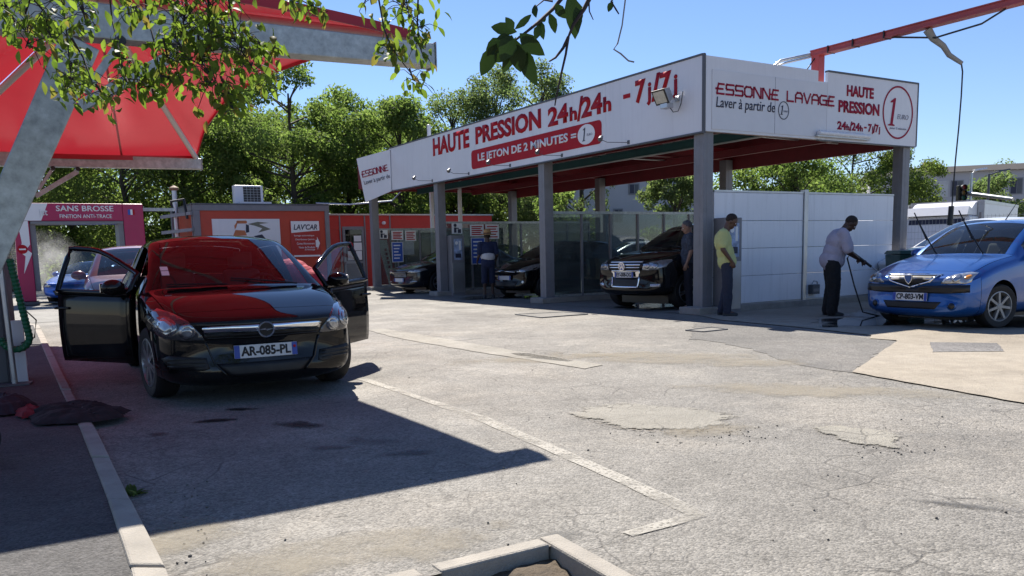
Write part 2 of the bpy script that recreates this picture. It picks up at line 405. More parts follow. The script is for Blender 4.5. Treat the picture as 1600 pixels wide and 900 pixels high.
M['line'] = worn_paint('worn_white_line', (0.40,0.375,0.325), 0.37, 0.53)
M['line_faint'] = worn_paint('faint_white_line', (0.36,0.34,0.30), 0.40, 0.75)
def stain(name, col, rough, strength, scale=3.0, edge=(0.35,0.6), metal=0):
    m, n, out = newmat(name); b = N(n,'ShaderNodeBsdfPrincipled'); b.inputs['Roughness'].default_value = rough; b.inputs['Base Color'].default_value = (*col,1)
    b.inputs['Specular IOR Level'].default_value = 0.6
    t = N(n,'ShaderNodeBsdfTransparent'); mx = N(n,'ShaderNodeMixShader')
    v = coords(n, False)
    # fade toward the rim of the patch (uv map: r = 0 centre, 1 rim)
    at = N(n,'ShaderNodeAttribute'); at.attribute_name = 'rim'
    f = math_(n,'SUBTRACT', noise_t(n, v, scale, 6, 0.7), math_(n,'MULTIPLY', math_(n,'POWER',at.outputs['Fac'],2.0), 0.45))
    n.links.new(math_(n,'MULTIPLY', ramp(n, f, [(edge[0]-0.1,0.0),(edge[1]-0.1,1.0)]), strength), mx.inputs[0])
    n.links.new(t.outputs[0], mx.inputs[1]); n.links.new(b.outputs[0], mx.inputs[2]); n.links.new(mx.outputs[0], out.inputs[0])
    return m
M['oil'] = stain('oil_stain', (0.018,0.017,0.016), 0.35, 0.8, 4.0)
M['damp'] = stain('damp_stain', (0.05,0.047,0.043), 0.6, 0.5, 2.0)
M['wet'] = stain('wet_floor', (0.045,0.045,0.045), 0.03, 0.95, 1.2, (0.25,0.42))
def soft_patch(name, base, edge0, edge1):
    m = base.copy(); m.name = name; n = m.node_tree; out = [k for k in n.nodes if k.type == 'OUTPUT_MATERIAL'][0]
    src = out.inputs[0].links[0].from_socket; t = N(n,'ShaderNodeBsdfTransparent'); mx = N(n,'ShaderNodeMixShader'); v = coords(n, False)
    at = N(n,'ShaderNodeAttribute'); at.attribute_name = 'rim'
    f = math_(n,'SUBTRACT', math_(n,'ADD',math_(n,'MULTIPLY',noise_t(n, v, 7.0, 9, 0.8),2.2),-0.35), math_(n,'POWER',at.outputs['Fac'],2.2))
    n.links.new(ramp(n, f, [(edge0,0.0),(edge1,1.0)]), mx.inputs[0]); n.links.new(t.outputs[0], mx.inputs[1]); n.links.new(src, mx.inputs[2]); n.links.new(mx.outputs[0], out.inputs[0])
    return m
M['sand'] = stain('sandy_dust', (0.33,0.29,0.22), 0.95, 0.5, 2.2)

def P3(p, z):
    if len(p) == 2: g = G(p[0], p[1]); return Vector((g.x, g.y, z))
    return Vector((p[0], p[1], z))
def ragged(pts, jit, step, seed):
    rnd = random.Random(seed); out = []
    for a, b in zip(pts, pts[1:]+pts[:1]):
        k = max(1, int((b-a).length/step))
        for i in range(k):
            q = a.lerp(b, i/k)
            if jit: q = q + Vector((rnd.uniform(-jit,jit), rnd.uniform(-jit,jit), 0))
            out.append(q)
    return out
def sheet(name, pts, z, mat, jit=0.0, step=0.12, seed=1, thick=0.0, kind='structure'):
    pts = [P3(p, z) for p in pts]
    pts = ragged(pts, jit, step, seed) if jit else pts
    me = bpy.data.meshes.new(name)
    if thick:
        n = len(pts); vs = pts + [p - Vector((0,0,thick)) for p in pts]
        me.from_pydata(vs, [], [tuple(range(n))] + [(i, n+i, n+(i+1)%n, (i+1)%n) for i in range(n)])
    else: me.from_pydata(pts, [], [tuple(range(len(pts)))])
    bm = bmesh.new(); bm.from_mesh(me); bmesh.ops.recalc_face_normals(bm, faces=bm.faces)
    if bm.faces and max(bm.faces, key=lambda f: f.calc_area()).normal.z < 0: bmesh.ops.reverse_faces(bm, faces=bm.faces)
    bm.to_mesh(me); bm.free()
    me.materials.append(mat); return tag(link(name, me), kind=kind)
def blot(name, ctr, rx, ry, z, mat, rot=0.0, seed=1):
    """roundish soft-edged patch: centre + rings with rim attribute"""
    rnd = random.Random(seed); c = P3(ctr, z); k = 28; ph = [rnd.uniform(0.78,1.12) for _ in range(k)]
    ph = [(ph[i-1]+ph[i]+ph[(i+1)%k])/3 for i in range(k)]
    vs = [c]; rim = [0.0]; fs = []
    for j in (1,2,3):
        for i in range(k):
            a = 2*math.pi*i/k; r = j/3*ph[i]
            x, y = rx*r*math.cos(a), ry*r*math.sin(a)
            vs.append(c + Vector((x*math.cos(rot)-y*math.sin(rot), x*math.sin(rot)+y*math.cos(rot), 0))); rim.append(j/3)
    for i in range(k): fs.append((0, 1+i, 1+(i+1)%k))
    for j in range(2):
        for i in range(k): fs.append((1+j*k+i, 1+(j+1)*k+i, 1+(j+1)*k+(i+1)%k, 1+j*k+(i+1)%k))
    me = bpy.data.meshes.new(name); me.from_pydata(vs, [], fs); me.materials.append(mat)
    a = me.attributes.new('rim','FLOAT','POINT'); a.data.foreach_set('value', rim)
    return tag(link(name, me), kind='structure')

def lerp_path(pts, t):
    ls = [(b-a).length for a, b in zip(pts[:-1], pts[1:])]; d = t*sum(ls)
    for a, b, l in zip(pts[:-1], pts[1:], ls):
        if d <= l: return a.lerp(b, d/l)
        d -= l
    return pts[-1]
# planter hole (inner edge of the kerb stones)
pA = G(861,853); pL = (G(700,893)-pA).normalized(); pR = (G(942,900)-pA).normalized()
hole = [pA, pA+pL*1.75, pA+pL*1.75+pR*1.5, pA+pR*1.5]
outer = [Vector((-500,-300,0)), Vector((500,-300,0)), Vector((500,700,0)), Vector((-500,700,0))]
vv = [Vector((p.x,p.y)) for p in outer+hole]
r_ = delaunay_2d_cdt(vv, [(0,1),(1,2),(2,3),(3,0),(4,5),(5,6),(6,7),(7,4)], [], 0, 1e-6)
hc = (hole[0]+hole[2])/2
def in_hole(c):
    q = Vector((c.x-pA.x, c.y-pA.y)); det = pL.x*pR.y-pL.y*pR.x
    a = (q.x*pR.y-q.y*pR.x)/det; b = (pL.x*q.y-pL.y*q.x)/det
    return 0 < a < 1.75 and 0 < b < 1.5
fs = [f for f in r_[2] if not in_hole(sum((r_[0][i] for i in f), Vector((0,0)))/len(f))]
me = bpy.data.meshes.new('ground'); me.from_pydata([(p.x,p.y,0) for p in r_[0]], [], fs); me.materials.append(M['asphalt'])
bm = bmesh.new(); bm.from_mesh(me); bmesh.ops.recalc_face_normals(bm, faces=bm.faces)
if bm.faces[:][0].normal.z < 0: bmesh.ops.reverse_faces(bm, faces=bm.faces)
bm.to_mesh(me); bm.free()
tag(link('ground', me), kind='structure')
# soil in the planter: lumpy bed
mb = MB(); nn = 36
vs = []; rnd = random.Random(5)
for i in range(nn+1):
    for j in range(nn+1):
        p = pA + pL*(1.75*i/nn) + pR*(1.5*j/nn)
        vs.append((p.x, p.y, -0.062 + 0.045*noise.noise(Vector((p.x*5,p.y*5,0))) + 0.02*noise.noise(Vector((p.x*22,p.y*22,3)))))
mb.add(vs, [(i*(nn+1)+j,(i+1)*(nn+1)+j,(i+1)*(nn+1)+j+1,i*(nn+1)+j+1) for i in range(nn) for j in range(nn)])
tag(mb.build('soil', M['soil'], smooth=180), kind='structure')
# kerb stones round the planter: individual blocks
pz = (-0.2, 0.010)
def stone(a, d, l, out, seed):
    mb = MB(); w_ = 0.092; q = a; e = a + d*l
    pts = [q, e, e+out*w_, q+out*w_]
    mb.hexa([Vector((p.x,p.y,pz[0])) for p in pts] + [Vector((p.x,p.y,pz[1])) for p in pts])
    o = mb.build('planter_kerb', M['kerb'], bevel=0.012); return tag(o, kind='structure')
nL = Vector((-pL.y, pL.x, 0)); nL = nL if nL.dot(pR) < 0 else -nL
nR = Vector((-pR.y, pR.x, 0)); nR = nR if nR.dot(pL) < 0 else -nR
stone(pA + pL*0.004, pL, 0.50, nL, 1); stone(pA + pL*0.575, pL, 0.6, nL, 2); stone(pA + pL*1.19, pL, 0.55, nL, 3)
stone(pA - pR*0.10, pR, 0.59, nR, 4); stone(pA + pR*0.50, pR, 0.6, nR, 5); stone(pA + pR*1.11, pR, 0.4, nR, 6)

# pavement on the left with its kerb
kL = [G(-10,400+0) if 0 else UV(-10.55,8.2), G(51,510), G(100,625), G(124,672), G(175,807), G(201,891), G(221,960), G(250,1100)]
kR = [UV(-10.36,8.2), G(61,510), G(121,634), G(145,667), G(210,802), G(255,891), G(288,960), G(340,1100)]
KZ = 0.045
far = [UV(-22,8.2), UV(-22,-13)]
walk = [Vector((p.x,p.y,KZ-0.012)) for p in kL]
me_pts = walk + [Vector((far[1].x,far[1].y,KZ-0.012)), Vector((far[0].x,far[0].y,KZ-0.012))]
sheet('pavement', [tuple(p) for p in me_pts], KZ-0.012, M['asphalt_walk'], thick=0.033)
mb = MB(); ns = 16
for i in range(ns):   # kerb stones, butt jointed with narrow gaps
    t0, t1 = i/ns+0.0006, (i+1)/ns-0.0006
    q = [lerp_path(kL,t0), lerp_path(kR,t0), lerp_path(kR,t1), lerp_path(kL,t1)]
    dz = 0.004*math.sin(i*2.3)
    mb.hexa([Vector((p.x,p.y,-0.02)) for p in q] + [Vector((p.x,p.y,KZ+dz)) for p in q])
tag(mb.build('kerb', M['kerb'], bevel=0.012), kind='structure')

# paved surfaces (each 4 mm above the one below)
bay = [(-0.15,-0.15),(-0.15,18.6),(7.0,18.6),(7.0,-0.4)]
sheet('wash_bay_floor', [tuple(UV(*p)) for p in [(-0.05,0.2),(-0.05,18.4),(7,18.4),(7,0.2)]], 0.008, M['bay_conc'])
sheet('patch_asphalt', [(1085,506),(1128,504),(1243,514),(1365,530),(1401,534),(1331,582),(1275,575),(1215,562),(1180,548),(1130,536),(1080,530)], 0.004, M['asphalt_dark'], 0.05, 0.15, 3)
p1_, p2_ = G(1600,632), G(1331,583); dirr = (p1_-p2_).normalized()
sheet('concrete_apron', [tuple(UV(7.0,0.2)), tuple(UV(-0.05,0.2)), (1128,501), (1243,511.5), (1362,525), (1358,530), (1402,533), (1331,583), tuple(p1_), tuple(p1_+dirr*6), tuple(UV(7,-14))], 0.012, M['cream_conc'], 0.012, 0.15, 4)
sheet('concrete_yard', [tuple(UV(-11.5,8.6)), tuple(UV(-7.0,8.6)), tuple(UV(-6.6,16.0)), tuple(UV(-6.6,30)), tuple(UV(-14,30)), tuple(UV(-14,8.6))], 0.004, M['bay_conc'], 0.02, 0.3, 5)
sheet('drain_gravel', [(1452,536.5),(1558,538),(1569,551),(1458,552)], 0.016, M['gravel'], 0.008, 0.1, 6)
sheet('concrete_strip', [(575,516),(596,513.5),(640,520),(760,541),(850,556),(943,571),(915,576.5),(820,562),(700,543),(610,526)], 0.006, M['patch_conc'], 0.015, 0.15, 7)
sheet('painted_line', [(556,592),(566,589),(640,614),(760,652),(850,690),(960,737),(1050,776),(1106,804),(1084,810),(1030,786),(930,738),(830,694),(740,655),(640,620)], 0.004, M['line'], 0.006, 0.1, 8)
sheet('painted_line', [(972,833),(990,839.5),(1107,807),(1084,800)], 0.005, M['line'], 0.004, 0.1, 9)
sheet('painted_line', [(1418,737),(1428,734),(1520,760),(1620,792),(1610,800),(1500,764)], 0.004, M['line_faint'], 0.006, 0.1, 10)
M['patch_soft'] = soft_patch('broken_concrete_patch', M['patch_conc'], 0.0, 0.18)
def poly_blot(name, pts, z, mat):
    pts = ragged([P3(p,z) for p in pts], 0.02, 0.08, 5); c = sum(pts, Vector())/len(pts); k = len(pts); vs = [c]; rim = [0.0]; fs = [(0,1+i,1+(i+1)%k) for i in range(k)]
    for j in range(1,7):
        for p in pts: vs.append(c.lerp(p, j/6*1.12)); rim.append(j/6)
    for j in range(5): fs += [(1+j*k+i,1+(j+1)*k+i,1+(j+1)*k+(i+1)%k,1+j*k+(i+1)%k) for i in range(k)]
    me = bpy.data.meshes.new(name); me.from_pydata(vs, [], fs); me.materials.append(mat)
    a = me.attributes.new('rim','FLOAT','POINT'); a.data.foreach_set('value', rim); return tag(link(name, me), kind='structure')
poly_blot('concrete_patch', [(884,646),(916,636),(972,630),(1047,635),(1122,642),(1152,652),(1130,667),(1092,673),(1047,674),(991,672),(961,668),(927,659)], 0.007, M['patch_soft'])
poly_blot('concrete_patch', [(1267,669),(1310,666),(1385,675),(1409,682),(1404,703),(1347,696),(1310,688)], 0.007, M['patch_soft'])
# the broken lower lip of the larger patch: thin ragged dark crack
lip = [(886,648),(930,661),(962,669.5),(1000,674),(1046,677),(1090,675),(1128,668)]
lp = [P3(p,0.0095) for p in lip]; rl = random.Random(8); up, lo_ = [], []
for i in range(61):
    q = lerp_path(lp, min(.9999,i/60)); d_ = Vector((rl.uniform(-.01,.01),rl.uniform(-.012,.012),0)); wd_ = 0.010*rl.random()**1.5*(0.3+math.sin(math.pi*i/60))
    up.append(q+d_+Vector((0,wd_,0))); lo_.append(q+d_-Vector((0,wd_,0)))
mb = MB(); mb.add(up+lo_, [(i,i+1,61+i+1,61+i) for i in range(60)]); tag(mb.build('crack', M['soil']), kind='structure')
blot('sandy_dust', (1110,672), 0.55, 0.30, 0.006, M['sand'], 0.3, 41); blot('sandy_dust', (1060,560), 2.2, 0.8, 0.006, M['sand'], -0.5, 42)
blot('sandy_dust', (270,840), 0.55, 0.3, 0.006, M['sand'], 0.8, 43); blot('sandy_dust', (560,860), 0.9, 0.35, 0.006, M['sand'], 0.4, 44)
blot('sandy_dust', (1280,610), 1.8, 0.5, 0.006, M['sand'], -0.3, 45); blot('sandy_dust', (860,560), 1.6, 0.5, 0.005, M['sand'], 0.3, 46)
for i, (x, y, rx, ry, ro_) in enumerate([(470,664,0.34,0.16,-0.5),(375,640,0.28,0.09,0),(335,658,0.22,0.10,0.3),(580,690,0.3,0.16,-0.3),(640,708,0.22,0.1,0.2),(245,680,0.10,0.08,0),(520,700,0.2,0.1,0)]):
    blot('oil_stain', (x,y), rx, ry, 0.004+0.0006*i, M['oil'] if i < 3 else M['damp'], ro_, i)
blot('oil_stain', (875,838), 0.16, 0.09, 0.004, M['damp'], 0.3, 20); blot('oil_stain', (1545,795), 0.5, 0.06, 0.005, M['damp'], -0.5, 21)
blot('oil_stain', (700,533), 1.3, 0.18, 0.004, M['damp'], 0.6, 22)
for i, (a, b, rx, ry) in enumerate([(1.6,2.0,2.1,1.3),(0.8,-3.0,1.5,1.0),(1.9,-4.4,1.6,1.0),(2.6,-2.6,2.0,1.2),(1.2,8.2,2.0,1.6),(1.2,13.0,1.7,1.2)]):
    p = UV(a,b); blot('wet_floor', tuple((p.x,p.y,0)), rx, ry, 0.016+0.0006*i, M['wet'], UANG, 30+i)
# utility covers set in the asphalt
for i, (pts, label) in enumerate([([(1072,517),(1112,512.5),(1136,515.5),(1098,519.5)], 'pale square utility cover in the asphalt in front of the yellow shirted man'),
                   ([(806,492),(880,488.5),(918,491.5),(846,497)], 'grey utility cover in the sunlit asphalt left of the black off-roader')]):
    q = [P3(p,0.010) for p in pts]; cen = sum(q, Vector())/4
    mb = MB(); mb.hexa([p-Vector((0,0,0.008)) for p in q]+q)
    root = thing('utility_cover', label, 'manhole cover', (cen.x,cen.y,0))
    for k in range(len(mb.v)): mb.v[k] = tuple(Vector(mb.v[k]) - Vector((cen.x,cen.y,0)))
    mb.build('lid', M['bay_conc'], root)
    fr = MB(); 
    for a, b in zip(q, q[1:]+q[:1]): fr.bar(a-Vector((cen.x,cen.y,0)), b-Vector((cen.x,cen.y,0)), 0.035, 0.016)
    fr.build('rim', M['dark_grey'], root)

# pebbles and grit
mb = MB(); rnd = random.Random(9)
for i in range(170):
    x = rnd.uniform(200,1600); y = 520 + 380*rnd.random()**1.3
    if i < 60: x = rnd.gauss(1120,50); y = rnd.gauss(678,9)
    elif i < 90: x = rnd.gauss(1400,40); y = rnd.gauss(700,10)
    elif i < 120: x = rnd.uniform(225,330); y = 640+ (x-225)*0+rnd.uniform(100,250)
    p = G(x,y); q = toUV(p)
    if in_hole(p) or q.x < -10.2: continue
    r = rnd.uniform(0.003,0.0075)
    mb.ell((p.x,p.y,r*0.55), (r*rnd.uniform(.8,1.4),r*rnd.uniform(.7,1.2),r*0.7), 6, 4, Euler((rnd.random(),rnd.random(),rnd.random()*6)).to_matrix())
tag(mb.build('loose_gravel', plain('loose_stone',(0.17,0.155,0.135),0.9,var=0.5,scale=3)), kind='stuff')
# ================================================================== WASH BAY BUILDING
W_, L_, D2, D1, D0 = 6.083, 13.706, 5.227, 10.69, 16.1
ZB, ZT = 3.218, 4.492
bayo = thing('wash_bay_canopy', 'long grey-pillared car wash shelter with white sign boards and red underside', 'car wash shelter', B_, UANG)
PW = 0.24
for k, (x, y) in enumerate([(0.16,0.16),(0.16,D2),(0.16,D1),(0.34,D0),(W_-0.16,0.16),(W_-0.16,D2),(W_-0.16,D1),(W_-0.16,D0)]):
    mb = MB(); h = PW/2
    mb.box(x-h,x+h,y-h,y+h,0.11,ZB+ (0.25 if k else 0.1))
    # pressed groove down each face
    for sx, sy in ((1,0),(-1,0),(0,1),(0,-1)):
        if sx: mb.box(x+sx*h-0.004,x+sx*h+0.004, y-0.035,y+0.035,0.12,ZB-0.02)
        else: mb.box(x-0.035,x+0.035, y+sy*h-0.004,y+sy*h+0.004,0.12,ZB-0.02)
    p = mb.build('pillar', M['grey_steel'], bayo, bevel=0.012)
    pl = MB(); pl.box(x-0.3,x+0.42,y-0.24,y+0.3,0.0,0.13) ; pl.build('plinth', M['concrete'], p, bevel=0.015)
# low concrete kerbs under the screens
for y in (D2, D1, D0):
    mb = MB(); mb.box(0.6,W_-0.45,y-0.12,y+0.12,0.0,0.12); mb.build('bay_kerb', M['concrete'], bayo, bevel=0.012)
mb = MB(); mb.box(0.6,W_-0.45,0.0,0.28,0.0,0.125); mb.build('bay_kerb', M['concrete'], bayo, bevel=0.012)
# long fascia: five boards, joints left open by 6 mm
edges = [0.012, 2.72, 5.47, 8.21, 10.92, L_]
for a, b in zip(edges[:-1], edges[1:]):
    mb = MB(); mb.box(-0.03,0.03,a+0.003,b-0.003,ZB,ZT)
    mb.build('fascia_board', M['white'], bayo)
mb = MB(); mb.box(-0.045,0.05,0.0,L_,ZT+0.002,ZT+0.035); mb.box(-0.04,0.05,0.0,L_,ZB-0.03,ZB-0.002)
mb.box(-0.045,-0.005,-0.045,-0.005,ZB-0.03,ZT+0.03)
mb.build('edge_trim', M['dark_grey'], bayo)
# short fascia: tall board, notched round the red post, second board
mb = MB(); mb.box(0.02,2.95,-0.03,0.03,ZB,ZT); mb.build('fascia_board', M['white'], bayo)
mb = MB(); mb.box(2.956,3.22,-0.03,0.03,ZB,4.30); mb.build('fascia_board', M['white'], bayo)
mb = MB(); mb.box(3.226,W_+0.03,-0.03,0.03,ZB,ZT); mb.build('fascia_board', M['white'], bayo)
mb = MB(); mb.box(3.226,W_+0.04,-0.045,0.04,ZT+0.002,ZT+0.035); mb.box(W_+0.032,W_+0.06,-0.04,0.04,ZB,ZT+0.03)
mb.box(3.0,W_+0.03,-0.035,0.03,ZB-0.022,ZB-0.002); mb.build('edge_trim', M['dark_grey'], bayo)
mb = MB(); mb.box(0.16,3.2,-0.044,-0.032,ZB+0.04,4.27); mb.build('sign_board', plain('sign_sheet',(0.69,0.69,0.71),0.35,var=0.03), bayo, bevel=0.004)
mb = MB(); mb.box(1.745,1.752,-0.0475,-0.0455,ZB+0.04,4.27); mb.build('board_joint', M['grey_ink'], bayo)
# far and rear fascias (seen from inside)
mb = MB(); mb.box(W_-0.03,W_+0.03,0.05,D0+0.4,ZB,ZT-0.02); mb.build('rear_fascia', M['red_beam'], bayo)
mb = MB(); mb.box(0.1,W_-0.05,D0+0.34,D0+0.4,ZB+0.2,ZT-0.02); mb.build('rear_fascia', M['red_beam'], bayo)
mb = MB(); mb.box(-0.02,0.04,L_+0.01,D0+0.4,ZB+0.25,ZT-0.05); mb.build('rear_fascia', M['red_beam'], bayo)
mb = MB(); mb.box(0.05,W_-0.04,0.05,D0+0.33,4.0,4.06)
k = 0.3
while k < D0: mb.box(0.05,W_-0.04,k,k+0.12,3.97,3.998); k += 0.33
mb.build('roof_deck', M['roof_sheet'], bayo)
for y in (0.16, D2, D1, D0):
    mb = MB(); mb.box(0.06,W_-0.05,y-0.08,y+0.08,3.48,3.5); mb.box(0.06,W_-0.05,y-0.01,y+0.01,3.5,3.76); mb.box(0.06,W_-0.05,y-0.08,y+0.08,3.76,3.78)
    mb.build('cross_beam', M['red_beam'], bayo)
for j, x in enumerate((0.9,2.0,4.2)):
    mb = MB(); mb.box(x-0.04,x+0.04,0.26,D0,3.30,3.312); mb.box(x-0.01,x+0.01,0.26,D0,3.312,3.46); mb.box(x-0.04,x+0.04,0.26,D0,3.46,3.475)
    mb.build('purlin', M['teal_beam'] if j == 1 else M['red_beam'], bayo)
for x in (0.5, 2.5):
    mb = MB(); mb.box(x-0.07,x+0.07,0.4,D0-0.4,3.36,3.42); mb.build('light_trunking', M['roof_sheet'], bayo)
mb = MB(); mb.box(0.10,0.2,0.3,L_-0.1,ZB+0.01,ZB+0.26); mb.build('edge_beam', M['red_beam'], bayo)
mb = MB(); mb.box(0.3,W_-0.3,0.07,0.15,ZB+0.01,ZB+0.24); mb.build('edge_beam', M['red_beam'], bayo)
mb = MB(); mb.tube([(0.3,0.5,3.45),(2.2,1.2,3.42),(5.7,1.6,3.46)],0.018,6); mb.tube([(0.3,D2+.3,3.45),(5.7,D2+.5,3.46)],0.018,6); mb.build('water_pipe', M['alu'], bayo, smooth=60)
# angled end board at the far left
c0, c1 = UV(0,L_+0.02,0), None
def bl(P): q = toUV(P); return Vector((q.x,q.y,P.z))
e = [bl(AT(571,316,26.6)), bl(AT(611.5,298.5,26.45)), bl(AT(609,233.5,26.45)), bl(AT(557,248,26.6))]
nrm = (e[1]-e[0]).cross(e[3]-e[0]).normalized()
mb = MB(); mb.hexa([p - nrm*0.0 for p in e] + [p - nrm*0.05 for p in e]); endb = mb.build('end_board', M['white'], bayo)
ex = (e[2]-e[3]).normalized(); 
o_ = e[3].lerp(e[2],0.2) - Vector((0,0,0.82)) + nrm*0.004
ef = frame(o_, ex, Vector((0,0,1)) - ex*ex.z)
# custom wide lettering for the first line
def glyphs(word):
    g = {'E':[[(0.95,1),(0.25,1),(0.1,0.5),(0.05,0),(0.95,0)],[(-0.08,0.5),(0.8,0.5)]],
         'S':[[(1,1),(0.1,1),(0.02,0.9),(0.02,0.6),(0.1,0.5),(0.9,0.5),(0.98,0.4),(0.98,0.1),(0.9,0),(0,0)]],
         'O':[[(0.2,0),(0,0.2),(0,0.8),(0.2,1),(0.8,1),(1,0.8),(1,0.2),(0.8,0),(0.2,0)]],
         'N':[[(0,0),(0,1),(0.12,1),(0.9,0),(1,0),(1,1)]],
         'L':[[(0,1),(0,0),(0.9,0)]],
         'A':[[(0,0),(0,0.7),(0.25,1),(0.75,1),(1,0.7),(1,0)],[(0,0.42),(1,0.42)]],
         'V':[[(0,1),(0.45,0),(0.55,0),(1,1)]],
         'G':[[(1,1),(0.2,1),(0,0.8),(0,0.2),(0.2,0),(1,0),(1,0.5),(0.5,0.5)]]}
    return [g[c] for c in word]
def wide_word(mb, word, Mx, cw, ch, gap, wd, t):
    x = 0
    for gl in glyphs(word):
        strokes(mb, [[(x+px*cw, py*ch) for px, py in ln] for ln in gl], Mx, wd, t); x += cw+gap
mb = MB(); wide_word(mb, 'ESSONNE', ef @ Matrix.Translation((0,0.2,0)), 0.098, 0.17, 0.028, 0.026, 0.004); mb.build('lettering', M['crimson'], endb)
lettering('Laver à partir de', ef @ Matrix.Translation((0,-0.08,0)), M['ink'], endb, height=0.17, width=0.86)
# ---- lettering of the long board: local x -> -y, up z, faces -x
def LF(y, z, off=0.034): return frame((-off,y,z), (0,-1,0), (0,0,1))
lettering('HAUTE', LF(10.61,3.93), M['red_sign'], bayo, width=2.14, height=0.49, bold=0.042)
lettering('PRESSION', LF(8.13,3.955), M['red_sign'], bayo, width=3.05, height=0.44, bold=0.042)
for s_, y0, y1, z0, h in (('24',4.79,3.84,3.945,0.42),('h',3.79,3.46,3.95,0.3),('/',3.47,3.22,3.90,0.5),('24',3.3,2.66,3.95,0.42)):
    pass
lettering('24', LF(4.80,3.94), M['red_sign'], bayo, width=0.78, height=0.41, bold=0.042)
lettering('h', LF(3.97,3.945), M['red_sign'], bayo, width=0.27, height=0.29, bold=0.042)
lettering('/', LF(3.70,3.90), M['red_sign'], bayo, width=0.22, height=0.5, bold=0.03)
lettering('24', LF(3.55,3.945), M['red_sign'], bayo, width=0.72, height=0.42, bold=0.042)
lettering('h', LF(2.80,3.95), M['red_sign'], bayo, width=0.26, height=0.30, bold=0.042)
mb = MB(); mb.box(-0.038,-0.034,1.95,2.16,4.11,4.19); mb.build('lettering', M['red_sign'], bayo)
lettering('7', LF(1.80,3.955), M['red_sign'], bayo, width=0.30, height=0.43, bold=0.042)
lettering('j', LF(1.47,3.87), M['red_sign'], bayo, width=0.13, height=0.42, bold=0.035)
lettering('/', LF(1.33,3.92), M['red_sign'], bayo, width=0.24, height=0.5, bold=0.03)
lettering('7', LF(1.10,3.97), M['red_sign'], bayo, width=0.31, height=0.43, bold=0.042)
lettering('j', LF(0.76,3.88), M['red_sign'], bayo, width=0.13, height=0.42, bold=0.035)
def rrect(w, h, r, n=6):
    pts = []
    for cx, cy, a0 in ((w-r,h-r,0),(r,h-r,90),(r,r,180),(w-r,r,270)):
        pts += [(cx+r*math.cos(R(a0+90*k/n)), cy+r*math.sin(R(a0+90*k/n))) for k in range(n+1)]
    return pts
mb = MB(); mb.prism(rrect(5.52,0.475,0.1), LF(8.38,3.355,0.031), 0.006); pill = mb.build('red_banner', M['red_sign'], bayo)
lettering('LE JETON DE 2 MINUTES =', LF(8.03,3.475,0.038), M['white_ink'], pill, width=4.30, height=0.245, bold=0.03)
mb = MB(); mb.prism(disc_poly(0.30,0.205), LF(3.38,3.60,0.0375), 0.004); mb.build('price_disc', M['white_ink'], pill)
def one_poly(h):   # slanted serif figure 1
    s_ = h
    pts = [(0.02,0),(0.40,0),(0.40,0.04),(0.29,0.07),(0.44,1.0),(0.36,1.0),(0.12,0.86),(0.13,0.82),(0.28,0.85),(0.15,0.07),(0.02,0.04)]
    return [(x*s_, y*s_) for x, y in pts]
mb = MB(); mb.prism(one_poly(0.27), LF(3.52,3.47,0.042), 0.004); mb.build('lettering', M['ink'], pill)
lettering('EURO', LF(3.35,3.56,0.042), M['grey_ink'], pill, width=0.19, height=0.05)
# ---- lettering of the short board: local x -> x, faces -y
def SF(x, z, off=0.048): return frame((x,-off,z), (1,0,0), (0,0,1))
mb = MB(); wide_word(mb, 'ESSONNE', SF(0.26,3.87), 0.183, 0.165, 0.048, 0.034, 0.004); mb.build('lettering', M['crimson'], bayo)
mb = MB(); wide_word(mb, 'LAVAGE', SF(2.07,3.87), 0.183, 0.165, 0.048, 0.034, 0.004); mb.build('lettering', M['crimson'], bayo)
lettering('Laver à partir de', SF(0.25,3.58), M['ink'], bayo, width=1.50, height=0.235, shear=0.12, bold=0.004)
mb = MB(); ring_mb(mb, SF(1.98,3.69), 0.145, 0.165, 0.014, 0.004); mb.prism(one_poly(0.17), SF(1.89,3.61), 0.004); mb.build('lettering', M['ink'], bayo)
lettering('EURO', SF(1.98,3.66), M['grey_ink'], bayo, width=0.11, height=0.035)
lettering('HAUTE', SF(3.80,4.085,0.034), M['crimson'], bayo, width=0.84, height=0.215, bold=0.042)
lettering('PRESSION', SF(3.56,3.765,0.034), M['crimson'], bayo, width=1.28, height=0.235, bold=0.042)
for s_, x, wd, z, h in (('24',3.54,0.27,3.435,0.16),('h',3.82,0.09,3.435,0.115),('/',3.915,0.08,3.42,0.19),('24',3.98,0.25,3.435,0.16),('h',4.24,0.09,3.435,0.115),
                        ('7',4.50,0.11,3.435,0.16),('j',4.615,0.05,3.40,0.155),('/',4.66,0.08,3.42,0.19),('7',4.73,0.1,3.435,0.16),('j',4.835,0.05,3.40,0.155)):
    lettering(s_, SF(x,z,0.034), M['crimson'], bayo, width=wd, height=h, bold=0.04)
mb = MB(); mb.box(4.37,4.45,-0.038,-0.034,3.50,3.53); mb.build('lettering', M['crimson'], bayo)
mb = MB(); ring_mb(mb, SF(5.46,3.875,0.034), 0.51, 0.535, 0.035, 0.004, 48); mb.prism(one_poly(0.56), SF(5.13,3.60,0.034), 0.004); mb.build('lettering', M['crimson'], bayo)
lettering('EURO', SF(5.44,3.745,0.034), M['grey_ink'], bayo, width=0.38, height=0.1, shear=0.25)
lettering('pour 2 minutes', SF(5.20,3.52,0.034), M['grey_ink'], bayo, width=0.56, height=0.06, shear=0.25)

